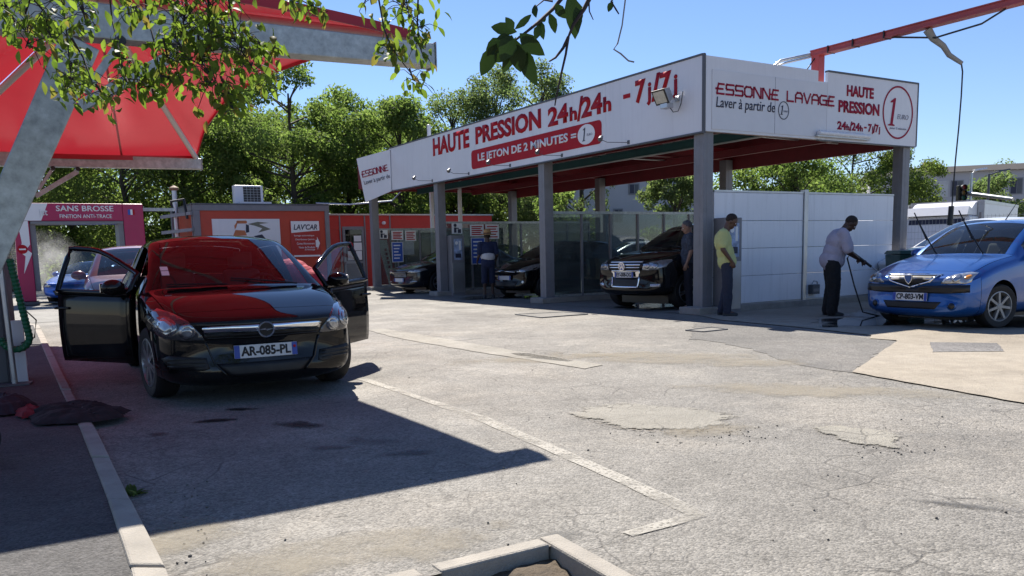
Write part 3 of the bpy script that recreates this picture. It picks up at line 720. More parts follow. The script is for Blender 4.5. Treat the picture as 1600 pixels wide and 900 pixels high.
# ---- lamps fixed to the boards
def world_of(x, y, z): return bayo.matrix_basis @ Vector((x,y,z))
def floodlight():
    p = UV(-0.05,0.62,3.87)
    t = thing('floodlight', 'large grey square floodlight tilted down on the long white sign board', 'floodlight', p, UANG)
    mb = MB(); rot = Matrix.Translation((-0.26,0.12,0.06)) @ Matrix.Rotation(R(-28),4,'Y') @ Matrix.Rotation(R(0),4,'Z')
    def tr(b, vs): return [rot @ Vector(v) for v in vs]
    m1 = MB(); m1.hexa(tr(m1,[(-0.10,-.2,-.15),(0.1,-.14,-.11),(0.1,.14,-.11),(-0.10,.2,-.15),(-0.10,-.2,.17),(0.1,-.14,.12),(0.1,.14,.12),(-0.10,.2,.17)])); m1.build('housing', M['alu'], t, bevel=0.012)
    m2 = MB(); m2.hexa(tr(m2,[(-0.116,-.2,-.15),(-.1,-.2,-.15),(-.1,.2,-.15),(-.116,.2,-.15),(-0.116,-.2,.17),(-.1,-.2,.17),(-.1,.2,.17),(-.116,.2,.17)])); m2.build('bezel', M['black'], t)
    m3 = MB(); m3.hexa(tr(m3,[(-0.121,-.165,-.115),(-.117,-.165,-.115),(-.117,.165,-.115),(-.121,.165,-.115),(-0.121,-.165,.135),(-.117,-.165,.135),(-.117,.165,.135),(-.121,.165,.135)]))
    m3.build('lens', plain('lamp_lens',(0.5,0.48,0.40),0.15,var=0.2,scale=9), t)
    m4 = MB(); m4.box(-0.3,-0.12,-0.02,0.2,-0.21,-0.10); m4.build('ballast_box', M['alu'], t, bevel=0.01)
    m5 = MB(); m5.tube([(0.02,0.0,0.0),(-0.1,0.0,-0.02),(-0.22,0.03,0.0)],0.018,6); m5.box(0.0,0.02,-0.06,0.06,-0.06,0.06); m5.build('bracket', M['alu'], t)
    m6 = MB(); m6.tube([(-0.2,0.0,-0.2),(-0.16,-0.06,-0.30),(-0.06,-0.1,-0.28),(0.02,-0.1,-0.12),(0.02,-0.16,0.12)],0.009,6); m6.build('cable', M['black'], t, smooth=60)
floodlight(); bpy.data.objects['floodlight'].scale = (0.85,0.85,0.85)
proto = None
wh = ['topmost of the small spotlights, at the right end of the red banner', 'small spotlight in front of the word MINUTES on the red banner', 'small spotlight in front of the word JETON on the red banner',
      'small spotlight below the word HAUTE on the long board', 'small spotlight at the lower left joint of the long board']
for i, y in enumerate((2.76,5.03,7.21,9.3,11.48)):
    if proto is None:
        proto = thing('sign_spotlight', wh[0], 'spotlight', UV(0,y-0.75,ZB+0.05), UANG, 'spotlights on arms along the long sign board')
        m1 = MB(); m1.tube([(-0.03,0,0),(-0.42,0.35,0.03),(-0.5,0.45,0.09)],0.008,6); m1.box(-0.05,-0.03,-0.04,0.04,-0.04,0.05); m1.build('arm', M['dark_grey'], proto)
        m2 = MB(); m2.tube([(-0.55,0.465,0.10),(-0.50,0.5,0.15),(-0.45,0.52,0.19)],[0.062,0.052,0.033],10); m2.build('lamp_head', M['grey_steel'], proto, smooth=50)
        m3 = MB(); m3.tube([(-0.562,0.462,0.092),(-0.552,0.464,0.098)],[0.05,0.05],10); m3.build('lens', M['dark_grey'], proto)
        proto.scale = (0.8,0.8,0.8); o = proto
    else:
        o = copy_tree(proto); o.location = UV(0,y-0.75,ZB+0.05); o['label'] = wh[i]
tl = thing('strip_light', 'white fluorescent strip light along the lower edge of the short sign board', 'strip light', UV(2.87,-0.05,3.31), UANG)
mb = MB(); mb.box(0,1.62,-0.06,0.0,-0.05,-0.01); mb.build('housing', M['alu'], tl, bevel=0.006)
mb = MB(); mb.tube([(0.04,-0.055,0.02),(1.58,-0.055,0.02)],0.045,10); mb.build('diffuser', plain('strip_diffuser',(0.75,0.76,0.78),0.25,var=0.03), tl, smooth=50)

# ---- white end wall
wall = thing('splash_wall', 'white panelled splash wall beside the corner pillar with grey middle post', 'splash wall', UV(0,0.13,0), UANG)
for x0, x1 in ((0.37,2.765),(2.885,5.62)):
    for k in range(4):
        mb = MB(); z0 = 0.14+k*0.512
        mb.box(x0,x1,-0.03,0.03,z0+0.003,z0+0.509); mb.build('wall_panel', M['white_wall'], wall, bevel=0.006)
    mb = MB(); mb.box(x0,x1,-0.037,0.037,2.19,2.225); mb.box(x0,x1,-0.035,0.035,0.115,0.14); mb.build('edge_profile', M['alu'], wall)
mb = MB(); mb.box(2.77,2.88,-0.06,0.05,0.0,2.27); mb.build('post', M['alu'], wall, bevel=0.006)
bk = thing('wall_box', 'small dark box fixed low on the white splash wall', 'utility box', UV(3.06,0.06,0.36), UANG)
mb = MB(); mb.box(-0.11,0.11,-0.08,0.03,-0.13,0.06); mb.build('box', M['dark_grey'], bk, bevel=0.01)
mb = MB(); mb.box(-0.085,0.085,-0.084,-0.0805,-0.08,-0.02); mb.build('face_plate', M['grey_steel'], bk)
mb = MB(); mb.tube([(-0.08,-0.03,0.06),(-0.05,-0.05,0.13),(0.05,-0.05,0.12),(0.09,-0.03,0.06)],0.012,6); mb.build('handle', M['alu'], bk)

# ---- glazed screens between the bays
for i, (y, n_, lab) in enumerate(((D2,6,'glazed screen on aluminium posts between the black off-roader and the black hatchback'),(D1,6,'glazed screen between the middle bays, behind the straw hat person'),(D0,5,'glazed end screen of the far bay in front of the red kiosk'))):
    s_ = thing('glazed_screen', lab, 'glass screen', UV(0,y,0), UANG, 'glazed screens between the wash bays')
    x0 = 0.30; dx = 0.86
    fr = MB(); fr.box(x0,x0+n_*dx,-0.03,0.03,2.06,2.12); fr.box(x0,x0+n_*dx,-0.025,0.025,0.13,0.18); fr.build('rail', M['galv'], s_)
    for k in range(n_+1):
        mb = MB(); mb.box(x0+k*dx-0.025,x0+k*dx+0.025,-0.032,0.032,0.0,2.059); mb.build('post', M['grey_steel'], s_)
        if k < n_:
            mb = MB(); mb.box(x0+k*dx+0.026,x0+(k+1)*dx-0.026,-0.005,0.005,0.181,2.058); mb.build('pane', M['glass_screen'], s_)
# notices stuck on the screen of the middle bay
def notice(p, w_, h_, rz, label, kind):
    t = thing('notice', label, 'notice', p, rz)
    mb = MB(); mb.box(-w_/2,w_/2,-0.012,0.0,-h_/2,h_/2); mb.build('sheet', M['white_ink'], t)
    mb = MB()
    if kind == 'picto':
        mb.prism(disc_poly(0.05,0.05,12), frame((-0.06,-0.0125,0.09),(1,0,0),(0,0,1)), 0.003); mb.box(-0.1,-0.02,-0.016,-0.0125,-0.12,0.03); mb.box(0.02,0.13,-0.016,-0.0125,-0.13,-0.02); mb.box(-0.02,0.06,-0.016,-0.0125,-0.01,0.02)
        mb.build('pictogram', M['ink'], t)
    elif kind == 'red':
        k = 5
        for j in range(k):
            z = h_/2-0.06-j*(h_-0.1)/(k-1)*0.95; mb.box(-w_/2+0.05,w_/2-0.05-0.05*(j%2),-0.016,-0.0125,z-0.017,z+0.017)
        mb.build('text_lines', M['red_sign'], t)
    elif kind == 'blue':
        mb.box(-w_/2+0.02,w_/2-0.02,-0.016,-0.0125,-h_/2+0.02,h_/2-0.02); b = mb.build('print', M['blue_ink'], t)
        m2 = MB()
        for j in range(5): m2.box(-w_/2+0.07,w_/2-0.1-0.04*(j%3),-0.019,-0.0165,h_/2-0.14-j*0.11,h_/2-0.10-j*0.11)
        m2.build('text_lines', M['white_ink'], b)
    elif kind == 'text':
        for j in range(int(h_/0.05)): mb.box(-w_/2+0.03,w_/2-0.04-0.02*(j%3),-0.016,-0.0125,h_/2-0.045-j*0.045,h_/2-0.035-j*0.045)
        mb.build('text_lines', M['grey_ink'], t)
    return t
for x, z, w_, h_, k, lab in ((0.66,1.92,0.34,0.3,'picto','white pictogram notice above the wash machine by the second far pillar'),(1.32,1.86,0.46,0.34,'red','red printed notice on the middle screen, left of the straw hat person'),
                             (1.84,1.82,0.46,0.42,'red','red printed notice on the middle screen, just left of the straw hat'),(1.34,1.26,0.46,0.78,'blue','blue price list on the middle screen below the red notices')):
    notice(UV(x,D1-0.045,z), w_, h_, UANG, lab, k)
for x, z, w_, h_, k, lab in ((0.62,1.92,0.34,0.3,'picto','white pictogram notice on the far screen beside the leftmost pillar'),(1.15,1.88,0.44,0.32,'red','red printed notice on the far screen above the dark saloon'),
                             (1.65,1.86,0.42,0.36,'red','red striped notice on the far screen, right of the leaning board'),(1.13,1.3,0.42,0.7,'blue','blue price list on the far screen above the dark saloon')):
    notice(UV(x,D0-0.045,z), w_, h_, UANG, lab, k)
# ---- wash machines at the pillars
def machine(p, label):
    t = thing('wash_machine', label, 'wash machine', p, UANG, 'coin wash machines at the pillars')
    mb = MB(); mb.box(0,0.42,-0.14,0.16,0.0,1.72); mb.build('cabinet', M['grey_steel'], t, bevel=0.012)
    mb = MB(); mb.box(0.08,0.34,-0.150,-0.1405,1.02,1.62); pn = mb.build('control_panel', plain('panel_print',(0.30,0.38,0.55),0.4,var=0.5,scale=9), t)
    mb = MB(); mb.box(0.02,0.40,-0.146,-0.1405,0.08,0.94); mb.build('door', M['alu'], t, bevel=0.004)
    mb = MB(); mb.prism(disc_poly(0.05,0.05,14), frame((0.16,-0.151,1.5),(1,0,0),(0,0,1)), 0.006); mb.box(0.24,0.30,-0.157,-0.151,1.3,1.56); mb.build('coin_slot', M['white_ink'], pn)
    mb = MB(); mb.box(0.12,0.3,-0.156,-0.151,1.08,1.2); mb.build('display', M['ink'], pn)
machine(UV(0.37,-0.04,0.0), 'grey wash machine beside the yellow shirted man at the corner pillar')
machine(UV(0.30,D1-0.22,0.0), 'grey wash machine at the pillar left of the straw hat person')

# ---- red gantry boom over the outer bay
gt = thing('hose_gantry', 'red steel boom reaching from the roof over the blue car', 'gantry boom', UV(3.4,0.35,0), UANG)
mb = MB(); mb.box(-0.09,0.09,-0.09,0.09,3.6,4.90); mb.build('post', M['red_beam'] if 0 else plain('faded_red_paint',(0.42,0.06,0.06),0.45,var=0.12,dirt=0.2), gt, bevel=0.008)
pinkred = bpy.data.materials['faded_red_paint']
mb = MB(); mb.box(-0.08,0.08,-9.0,0.12,4.90,4.98); mb.box(-0.1,0.1,-9.0,0.12,4.98,5.0); mb.box(-0.1,0.1,-9.0,0.12,4.88,4.9); mb.build('boom', pinkred, gt)
mb = MB()
for y in (-0.3,-0.85,-1.5): mb.box(-0.108,0.108,y-0.012,y+0.012,4.872,5.008)
mb.build('clamp', M['black'], gt)
mb = MB(); mb.tube([(-0.75,0.6,4.45),(-0.72,0.55,4.68),(-0.6,0.4,4.82),(0.0,0.1,4.95)],0.03,8); mb.tube([(-0.68,0.62,4.45),(-0.66,0.5,4.72),(-0.5,0.35,4.78),(0.0,0.05,4.9)],0.022,8); mb.build('conduit', M['alu'], gt, smooth=60)
mb = MB(); mb.tube([(-0.3,0.1,4.4),(-0.25,0.05,4.62),(-0.05,0.0,4.88)],0.012,6); mb.tube([(0,-1.6,4.88),(0.05,-2.4,4.70),(0.04,-3.2,4.74),(0,-3.6,4.87)],0.016,6); mb.build('cable', M['black'], gt, smooth=60)
# swivel hose hanging from the boom
rel = lambda P: (gt.matrix_basis.inverted() @ P)
gt_m = Matrix.Translation(UV(3.4,0.35,0)) @ Matrix.Rotation(UANG,4,'Z')
inv = gt_m.inverted()
# boom under-point nearest image (1449,44): y = -2.9
def boomY(px):
    best = None
    for k in range(0,900):
        y = -k*0.01; q = gt_m @ Vector((0,y,4.88)); d = q-CAMP; z = d.dot(_F); x = 800+FPX*d.dot(_R)/z
        if best is None or abs(x-px) < best[0]: best = (abs(x-px), y, q)
    return best
_, yb, qb = boomY(1449)
hz = [AT(px,py,qb.y) for px, py in ((1449,46),(1458,60),(1474,72),(1483,86),(1503,99))]
swh = thing('swivel_hose', 'grey swivel arm and thin black hose hanging from the red boom over the blue car', 'wash hose', qb)
mb = MB(); mb.tube([p-qb for p in hz],[0.075,0.06,0.05,0.045,0.035],8); mb.build('swivel_arm', plain('grey_hose_arm',(0.30,0.29,0.26),0.5), swh, smooth=60)
hz2 = [AT(px,py,qb.y) for px, py in ((1502,98),(1504,112),(1502,150),(1498,200),(1493,250),(1489,300),(1486,345))]
mb = MB(); mb.tube([p-qb for p in hz2],0.014,6); mb.build('hose', M['black'], swh, smooth=60)
a, b = AT(1486.5,322,qb.y)-qb, AT(1484,352,qb.y)-qb
mb = MB(); mb.tube([a,b],0.045,10); mb.build('hose_weight', M['black'], swh, smooth=50)
# ================================================================== CARS
TM = {}
TM['tyre'] = plain('tyre_rubber', (0.010,0.010,0.011), 0.7, var=0.4, scale=10)
TM['rim'] = plain('alloy_rim', (0.36,0.37,0.39), 0.35, metal=0.85, var=0.1, dirt=0.3)
TM['rim_dull'] = plain('steel_wheel_cover', (0.30,0.31,0.32), 0.45, metal=0.5, var=0.12, dirt=0.3)
TM['brake'] = plain('brake_disc', (0.06,0.06,0.06), 0.5, metal=0.6)
TM['lamp'] = plain('lamp_glass', (0.42,0.43,0.44), 0.10, metal=0.6, var=0.35, scale=14, coat=1)
TM['lampdark'] = plain('smoked_lamp_glass', (0.06,0.06,0.065), 0.12, metal=0.1, var=0.3, scale=12, coat=1)
TM['reflector'] = plain('lamp_reflector', (0.42,0.43,0.45), 0.22, metal=0.9, var=0.25, scale=30)
TM['amber'] = plain('amber_lens', (0.55,0.22,0.04), 0.2)
TM['grille'] = plain('grille_black', (0.006,0.006,0.007), 0.5, var=0.2)
TM['interior'] = plain('dark_interior_trim', (0.04,0.04,0.043), 0.8, var=0.3)
TM['seat'] = plain('seat_cloth', (0.10,0.10,0.11), 0.9, var=0.3)
TM['plate'] = plain('plate_white', (0.62,0.62,0.62), 0.4, var=0.04)
TM['plate_blue'] = plain('plate_blue', (0.02,0.06,0.35), 0.4, var=0.05)
TM['trim'] = plain('black_trim', (0.010,0.010,0.011), 0.35, var=0.15)

def row(d, zb, zm, zbelt, zup, ztop, wk, wup, bow, zs=None):
    return dict(d=d, zb=zb, zm=zm, zbelt=zbelt, zup=zup, ztop=ztop, wk=wk, wup=wup, bow=bow, zs=zs)
S_BODY, S_WS, S_RW, S_FD, S_FG, S_RD, S_RG, S_FB, S_RB, S_PL, S_HOOD, S_WELL, S_TAIL, S_PIL = range(14)

def car_body(P):
    """loft the closed body, classify faces; returns (mesh with material slots, dims)"""
    L, W, H = P['L'], P['W'], P['H']; xf = P['wb']/2 + P['fo']; W2 = W/2
    rows = P['rows']
    rings = []
    for r in rows:
        w2 = W2*r['wk']; zs = r['zs'] if r['zs'] is not None else r['zb']+0.10
        half = [(0, r['zb']), (w2-0.14, r['zb']), (w2-0.025, zs), (w2, r['zm']), (w2-0.025, r['zbelt']),
                (r['wup'], r['zup']), (r['wup']-0.075, r['zup']+ (r['ztop']-r['zup'])*0.5), (r['wup']*0.5, r['ztop']-0.012), (0, r['ztop'])]
        ring = [(y, z) for y, z in half] + [(-y, z) for y, z in half[7:0:-1]]
        rings.append([(xf - r['d'] - r['bow']*(min(1.0,abs(y)/W2))**2, y, z) for y, z in ring])
    n = 16; vs = [p for rg in rings for p in rg]; fs = []; mi = []
    m_ = P['map']
    for i in range(len(rows)-1):
        for j in range(n):
            j2 = (j+1) % n; col = j if j < 8 else 15-j      # column between c[col], c[col+1]
            fs.append((i*n+j, (i+1)*n+j, (i+1)*n+j2, i*n+j2)); mi.append(m_(i, col))
    fs.append(tuple(range(n))); mi.append(S_FB)
    k = (len(rows)-1)*n; fs.append(tuple(k+j for j in range(n-1,-1,-1))); mi.append(S_RB)
    me = bpy.data.meshes.new('car'); me.from_pydata(vs, [], fs); me.polygons.foreach_set('material_index', mi)
    me.polygons.foreach_set('use_smooth', [True]*len(fs))
    for k in range(14): me.materials.append(TM['trim'])
    bm = bmesh.new(); bm.from_mesh(me); bmesh.ops.recalc_face_normals(bm, faces=bm.faces)
    cl = bm.edges.layers.float.new('crease_edge')
    bm.verts.ensure_lookup_table()
    for e in bm.edges:
        a, b = sorted((e.verts[0].index, e.verts[1].index)); ca, cb = a % n, b % n
        if abs(a-b) == n and ca == cb:
            cc = ca if ca <= 8 else 16-ca
            if cc == 4: e[cl] = P.get('belt_crease', 0.55)
            elif cc == 5: e[cl] = 0.35
            elif cc == 2: e[cl] = 0.4
        else:
            i = a//n
            if a//n == b//n and i in P.get('crease_rows', {}): e[cl] = P['crease_rows'][i]
    bm.to_mesh(me); bm.free()
    o = link('tmp', me); s = o.modifiers.new('s','SUBSURF'); s.levels = 2; s.render_levels = 2
    m2 = eval_mesh(o); drop(o)
    co = np.zeros(len(m2.vertices)*3); m2.vertices.foreach_get('co', co); co = co.reshape(-1,3)
    mn, mx = co.min(0), co.max(0)
    co[:,0] = (co[:,0]-mx[0])*(L/(mx[0]-mn[0])) + xf
    co[:,1] *= W/(mx[1]-mn[1])
    z0 = P.get('zclear', 0.18); co[:,2] = z0 + (co[:,2]-mn[2])*((H-z0)/(mx[2]-mn[2]))
    m2.vertices.foreach_set('co', co.ravel()); m2.update()
    full = m2.copy()
    # wheel wells
    o = link('tmp', m2); cut = MB(); rw = P['wr']+P.get('well',0.055)
    for sx in (1,-1):
        for sy in (1,-1):
            y0, y1 = sorted((sy*(W2-0.30), sy*(W2+0.1)))
            cut.lathe([(0.001,y0),(rw,y0),(rw,y1),(0.001,y1)], (sx*P['wb']/2,0,P['wr']-0.0), 'y', 40)
    c = cut.build('cut', [TM['trim']]*14); c.data.polygons.foreach_set('material_index', [S_WELL]*len(c.data.polygons))
    bm = bmesh.new(); bm.from_mesh(c.data); bmesh.ops.remove_doubles(bm, verts=bm.verts, dist=1e-3); bmesh.ops.recalc_face_normals(bm, faces=bm.faces); bm.to_mesh(c.data); bm.free()
    b = o.modifiers.new('b','BOOLEAN'); b.operation='DIFFERENCE'; b.object = c; b.solver='EXACT'
    m3 = eval_mesh(o); drop(o); drop(c)
    return m3, full, xf

def pick(me, pred, name, mats, parent, gap=0.0, thick=0.0, smooth=50):
    bm = bmesh.new(); bm.from_mesh(me)
    dl = [f for f in bm.faces if not pred(f)]
    bmesh.ops.delete(bm, geom=dl, context='FACES')
    if not bm.faces: bm.free(); return None
    if gap:
        mv = {}
        for v in bm.verts:
            if any(e.is_boundary for e in v.link_edges):
                d = Vector()
                for f in v.link_faces: d += f.calc_center_median()-v.co
                if d.length > 1e-6: mv[v] = d.normalized()*gap
        for v, d in mv.items(): v.co += d
    for f in bm.faces: f.material_index = 0; f.smooth = True
    nm = bpy.data.meshes.new(name); bm.to_mesh(nm); bm.free(); nm.materials.clear()
    nm.materials.append(mats); nm.set_sharp_from_angle(angle=R(smooth))
    o = link(name, nm, parent)
    if thick:
        s = o.modifiers.new('thick','SOLIDIFY'); s.thickness = thick; s.offset = -1
    return o

class Skin:
    """projects flat outlines onto the car body"""
    def __init__(s, me): 
        s.bvh = BVHTree.FromPolygons([v.co.copy() for v in me.vertices], [tuple(p.vertices) for p in me.polygons])
    def hit(s, a, b, mode):
        if mode == 'front': o, d = Vector((6,a,b)), Vector((-1,0,0))
        elif mode == 'back': o, d = Vector((-6,a,b)), Vector((1,0,0))
        elif mode == 'left': o, d = Vector((a,4,b)), Vector((0,-1,0))
        elif mode == 'right': o, d = Vector((a,-4,b)), Vector((0,1,0))
        else: o, d = Vector((a,b,5)), Vector((0,0,-1))
        r = s.bvh.ray_cast(o, d)
        if r[0] is None:
            q = s.bvh.find_nearest(o + d*4.5); return q[0], q[1]
        nrm = r[1] if r[1].dot(d) < 0 else -r[1]
        return r[0], nrm
    def patch(s, poly, mode, off=0.006, res=0.04, name='trim', mat=None, parent=None, thick=0.012, mirror=False, maxlean=None):
        mb = MB()
        for sg in ((1,-1) if mirror else (1,)):
            pl = [((p[0]*sg, p[1]) if mode in ('front','back') else (p[0], p[1])) for p in poly]
            if mode == 'top' and sg < 0: pl = [(p[0], -p[1]) for p in poly]
            dense = []
            for a, b in zip(pl, pl[1:]+pl[:1]):
                k = max(1, int(math.hypot(b[0]-a[0], b[1]-a[1])/res))
                dense += [(a[0]+(b[0]-a[0])*i/k, a[1]+(b[1]-a[1])*i/k) for i in range(k)]
            nb = len(dense); pts = [Vector(p) for p in dense]
            xs = [p[0] for p in dense]; ys = [p[1] for p in dense]
            def inside(x, y):
                c = False; j = nb-1
                for i in range(nb):
                    if (dense[i][1] > y) != (dense[j][1] > y) and x < (dense[j][0]-dense[i][0])*(y-dense[i][1])/(dense[j][1]-dense[i][1])+dense[i][0]: c = not c
                    j = i
                return c
            x = min(xs)+res*0.5
            while x < max(xs):
                y = min(ys)+res*0.5
                while y < max(ys):
                    if inside(x,y) and min((p[0]-x)**2+(p[1]-y)**2 for p in dense) > (res*0.45)**2: pts.append(Vector((x,y)))
                    y += res
                x += res
            r = delaunay_2d_cdt(pts, [(i,(i+1)%nb) for i in range(nb)], [list(range(nb))], 1, 1e-6)
            vs = []
            for p in r[0]:
                q, nr = s.hit(p.x, p.y, mode); vs.append(q + nr*off)
            mb.add(vs, [tuple(f) for f in r[2]])
        o = mb.build(name, mat, parent, smooth=40)
        if thick: m = o.modifiers.new('thick','SOLIDIFY'); m.thickness = thick; m.offset = -1 if True else 1
        return o

def circ(cx, cy, rx, ry=None, n=20): 
    ry = ry or rx; return [(cx+rx*math.cos(2*math.pi*k/n), cy+ry*math.sin(2*math.pi*k/n)) for k in range(n)]

def wheel(parent, x, y, r, wd, side, spokes=5, mat=None, steer=0.0, pairs=False):
    """wheel part with tyre, rim and brake disc sub-parts; side = +1 left"""
    mat = mat or TM['rim']
    o = MB(); rr = r*0.68
    prof = [(rr*0.97,-wd/2*0.9),(rr*1.06,-wd/2),(r*0.93,-wd/2),(r*0.985,-wd/2*0.8),(r,-wd/2*0.45),(r,wd/2*0.45),(r*0.985,wd/2*0.8),(r*0.93,wd/2),(rr*1.06,wd/2),(rr*0.97,wd/2*0.9),(rr*0.97,-wd/2*0.9)]
    o.lathe(prof, (0,0,0), 'y', 40); t = o.build('wheel', TM['tyre'], parent, smooth=35)
    t.location = (x, y, r); t.rotation_euler = (0, R(17), steer)
    m = MB(); f = side*wd/2
    m.lathe([(rr*0.97, f*0.85),(rr*1.0, f*0.95),(rr*0.93, f*0.98),(rr*0.88, f*0.6),(rr*0.86,-f*0.8)], (0,0,0), 'y', 36)
    for k in range(spokes):
        for dd in ((-0.13,0.13) if pairs else (0,)):
            a = 2*math.pi*k/spokes + dd; ca, sa = math.cos(a), math.sin(a)
            def pt(rad, tn, dep): return Vector((ca*rad - sa*tn, dep, sa*rad + ca*tn))
            w0, w1 = (0.035,0.024) if not pairs else (0.018,0.013)
            if not pairs and spokes > 6: w0, w1 = 0.018, 0.02
            m.hexa([pt(rr*0.15,-w0,f*0.55),pt(rr*0.15,w0,f*0.55),pt(rr*0.92,w1,f*0.62),pt(rr*0.92,-w1,f*0.62),pt(rr*0.15,-w0,f*0.92),pt(rr*0.15,w0,f*0.92),pt(rr*0.92,w1*0.8,f*0.93),pt(rr*0.92,-w1*0.8,f*0.93)])
    m.lathe([(0.001,f*0.97),(rr*0.17,f*0.96),(rr*0.22,f*0.85),(rr*0.22,f*0.4)], (0,0,0), 'y', 20)
    m.build('rim', mat, t, smooth=40)
    d = MB(); d.lathe([(0.001,f*0.3),(rr*0.84,f*0.3),(rr*0.84,f*0.1),(0.001,f*0.1)], (0,0,0), 'y', 28); d.build('brake_disc', TM['brake'], t)
    return t

def plate(parent, text, x, y, z, rz, tilt=0.0, old=False):
    """520 x 110 plate facing +x in car space; text in French layout"""
    m = MB(); m.box(-0.008,0.0,-0.26,0.26,-0.055,0.055); p = m.build('number_plate', TM['plate'], parent, bevel=0.003)
    p.location = (x,y,z); p.rotation_euler = (0, tilt, rz)
    for ys in (-0.259,0.215):
        b = MB(); b.box(0.0005,0.002,ys,ys+0.044,-0.053,0.053); b.build('blue_band', TM['plate_blue'], p)
    # viewed from +x, left of the picture is +y ... blue bands on both ends
    if text:
        lettering(text, Matrix.Translation((0.0005,-0.205,-0.038)) @ frame((0,0,0),(0,1,0),(0,0,1)), M['black'], p, width=0.41, height=0.080, ext=0.0015, bold=0.035)
    return p

def interior(parent, P, xf, rhd=False, wheel_steer=True):
    W2 = P['W']/2-0.12; dz = P['cowl_z']
    m = MB(); m.box(-1.7 if P['L']>3.9 else -1.4, 0.95, -W2, W2, 0.28, 0.34); m.build('cabin_floor', TM['interior'], parent)
    xc = xf-P['cowl_d']
    m = MB(); m.hexa([(xc-0.55,-W2,0.55),(xc-0.05,-W2,0.55),(xc-0.05,W2,0.55),(xc-0.55,W2,0.55),(xc-0.62,-W2,dz-0.10),(xc-0.12,-W2,dz-0.05),(xc-0.12,W2,dz-0.05),(xc-0.62,W2,dz-0.10)]); m.build('dashboard', TM['interior'], parent, bevel=0.03)
    for sy in (0.36,-0.36):
        m = MB(); xs = xc-1.55
        m.hexa([(xs,sy-.24,.36),(xs+.52,sy-.24,.36),(xs+.52,sy+.24,.36),(xs,sy+.24,.36),(xs,sy-.24,.52),(xs+.52,sy-.24,.58),(xs+.52,sy+.24,.58),(xs,sy+.24,.52)])
        m.hexa([(xs-.05,sy-.24,.5),(xs+.1,sy-.24,.5),(xs+.1,sy+.24,.5),(xs-.05,sy+.24,.5),(xs-.26,sy-.2,dz+.14),(xs-.14,sy-.2,dz+.14),(xs-.14,sy+.2,dz+.14),(xs-.26,sy+.2,dz+.14)])
        m.build('seat', TM['seat'], parent, bevel=0.04)
        m = MB(); m.box(xs-.3,xs-.18,sy-.13,sy+.13,dz+.16,dz+.34); m.build('headrest', TM['seat'], parent, bevel=0.03)
    m = MB(); xs = xc-2.35
    m.box(xs,xs+.4,-W2+.05,W2-.05,.36,.58); m.box(xs-.12,xs,-W2+.05,W2-.05,.5,dz+.08); m.build('rear_bench', TM['seat'], parent, bevel=0.04)
    # steering wheel (left hand drive)
    Mx = Matrix.Translation((xc-0.72,0.36,dz-0.08)) @ Matrix.Rotation(R(-65),4,'Y')
    m = MB(); k = 20; m.tube([Mx @ Vector((0.19*math.cos(2*math.pi*i/k),0.19*math.sin(2*math.pi*i/k),0)) for i in range(k+1)],0.016,6,caps=False)
    m.tube([Mx @ Vector((-0.18,0,0)), Mx @ Vector((0.18,0,0))],0.02,6); m.tube([Mx @ Vector((0,0,0)), Mx @ Vector((0,0,-0.25))],0.03,6); m.build('steering_wheel', TM['interior'], parent, smooth=50)
    m = MB(); m.box(xc-0.82,xc-0.80,-0.12,0.12,P['H']-0.24,P['H']-0.17); m.build('rear_view_mirror', TM['interior'], parent, bevel=0.01)

def mirror(parent, x, y, z, sy, mat):
    m = MB(); m.ell((0,sy*0.10,0),(0.075,0.115,0.075),16,10); m.tube([(0.0,-sy*0.06,-0.05),(0,sy*0.05,-0.03)],0.035,8)
    o = m.build('wing_mirror', mat, parent, smooth=60); o.location = (x,y,z)
    g = MB(); g.box(-0.078,-0.066,min(sy*0.03,sy*0.185),max(sy*0.03,sy*0.185),-0.045,0.045); g.build('mirror_glass', M['chrome'], o, bevel=0.01)
    return o

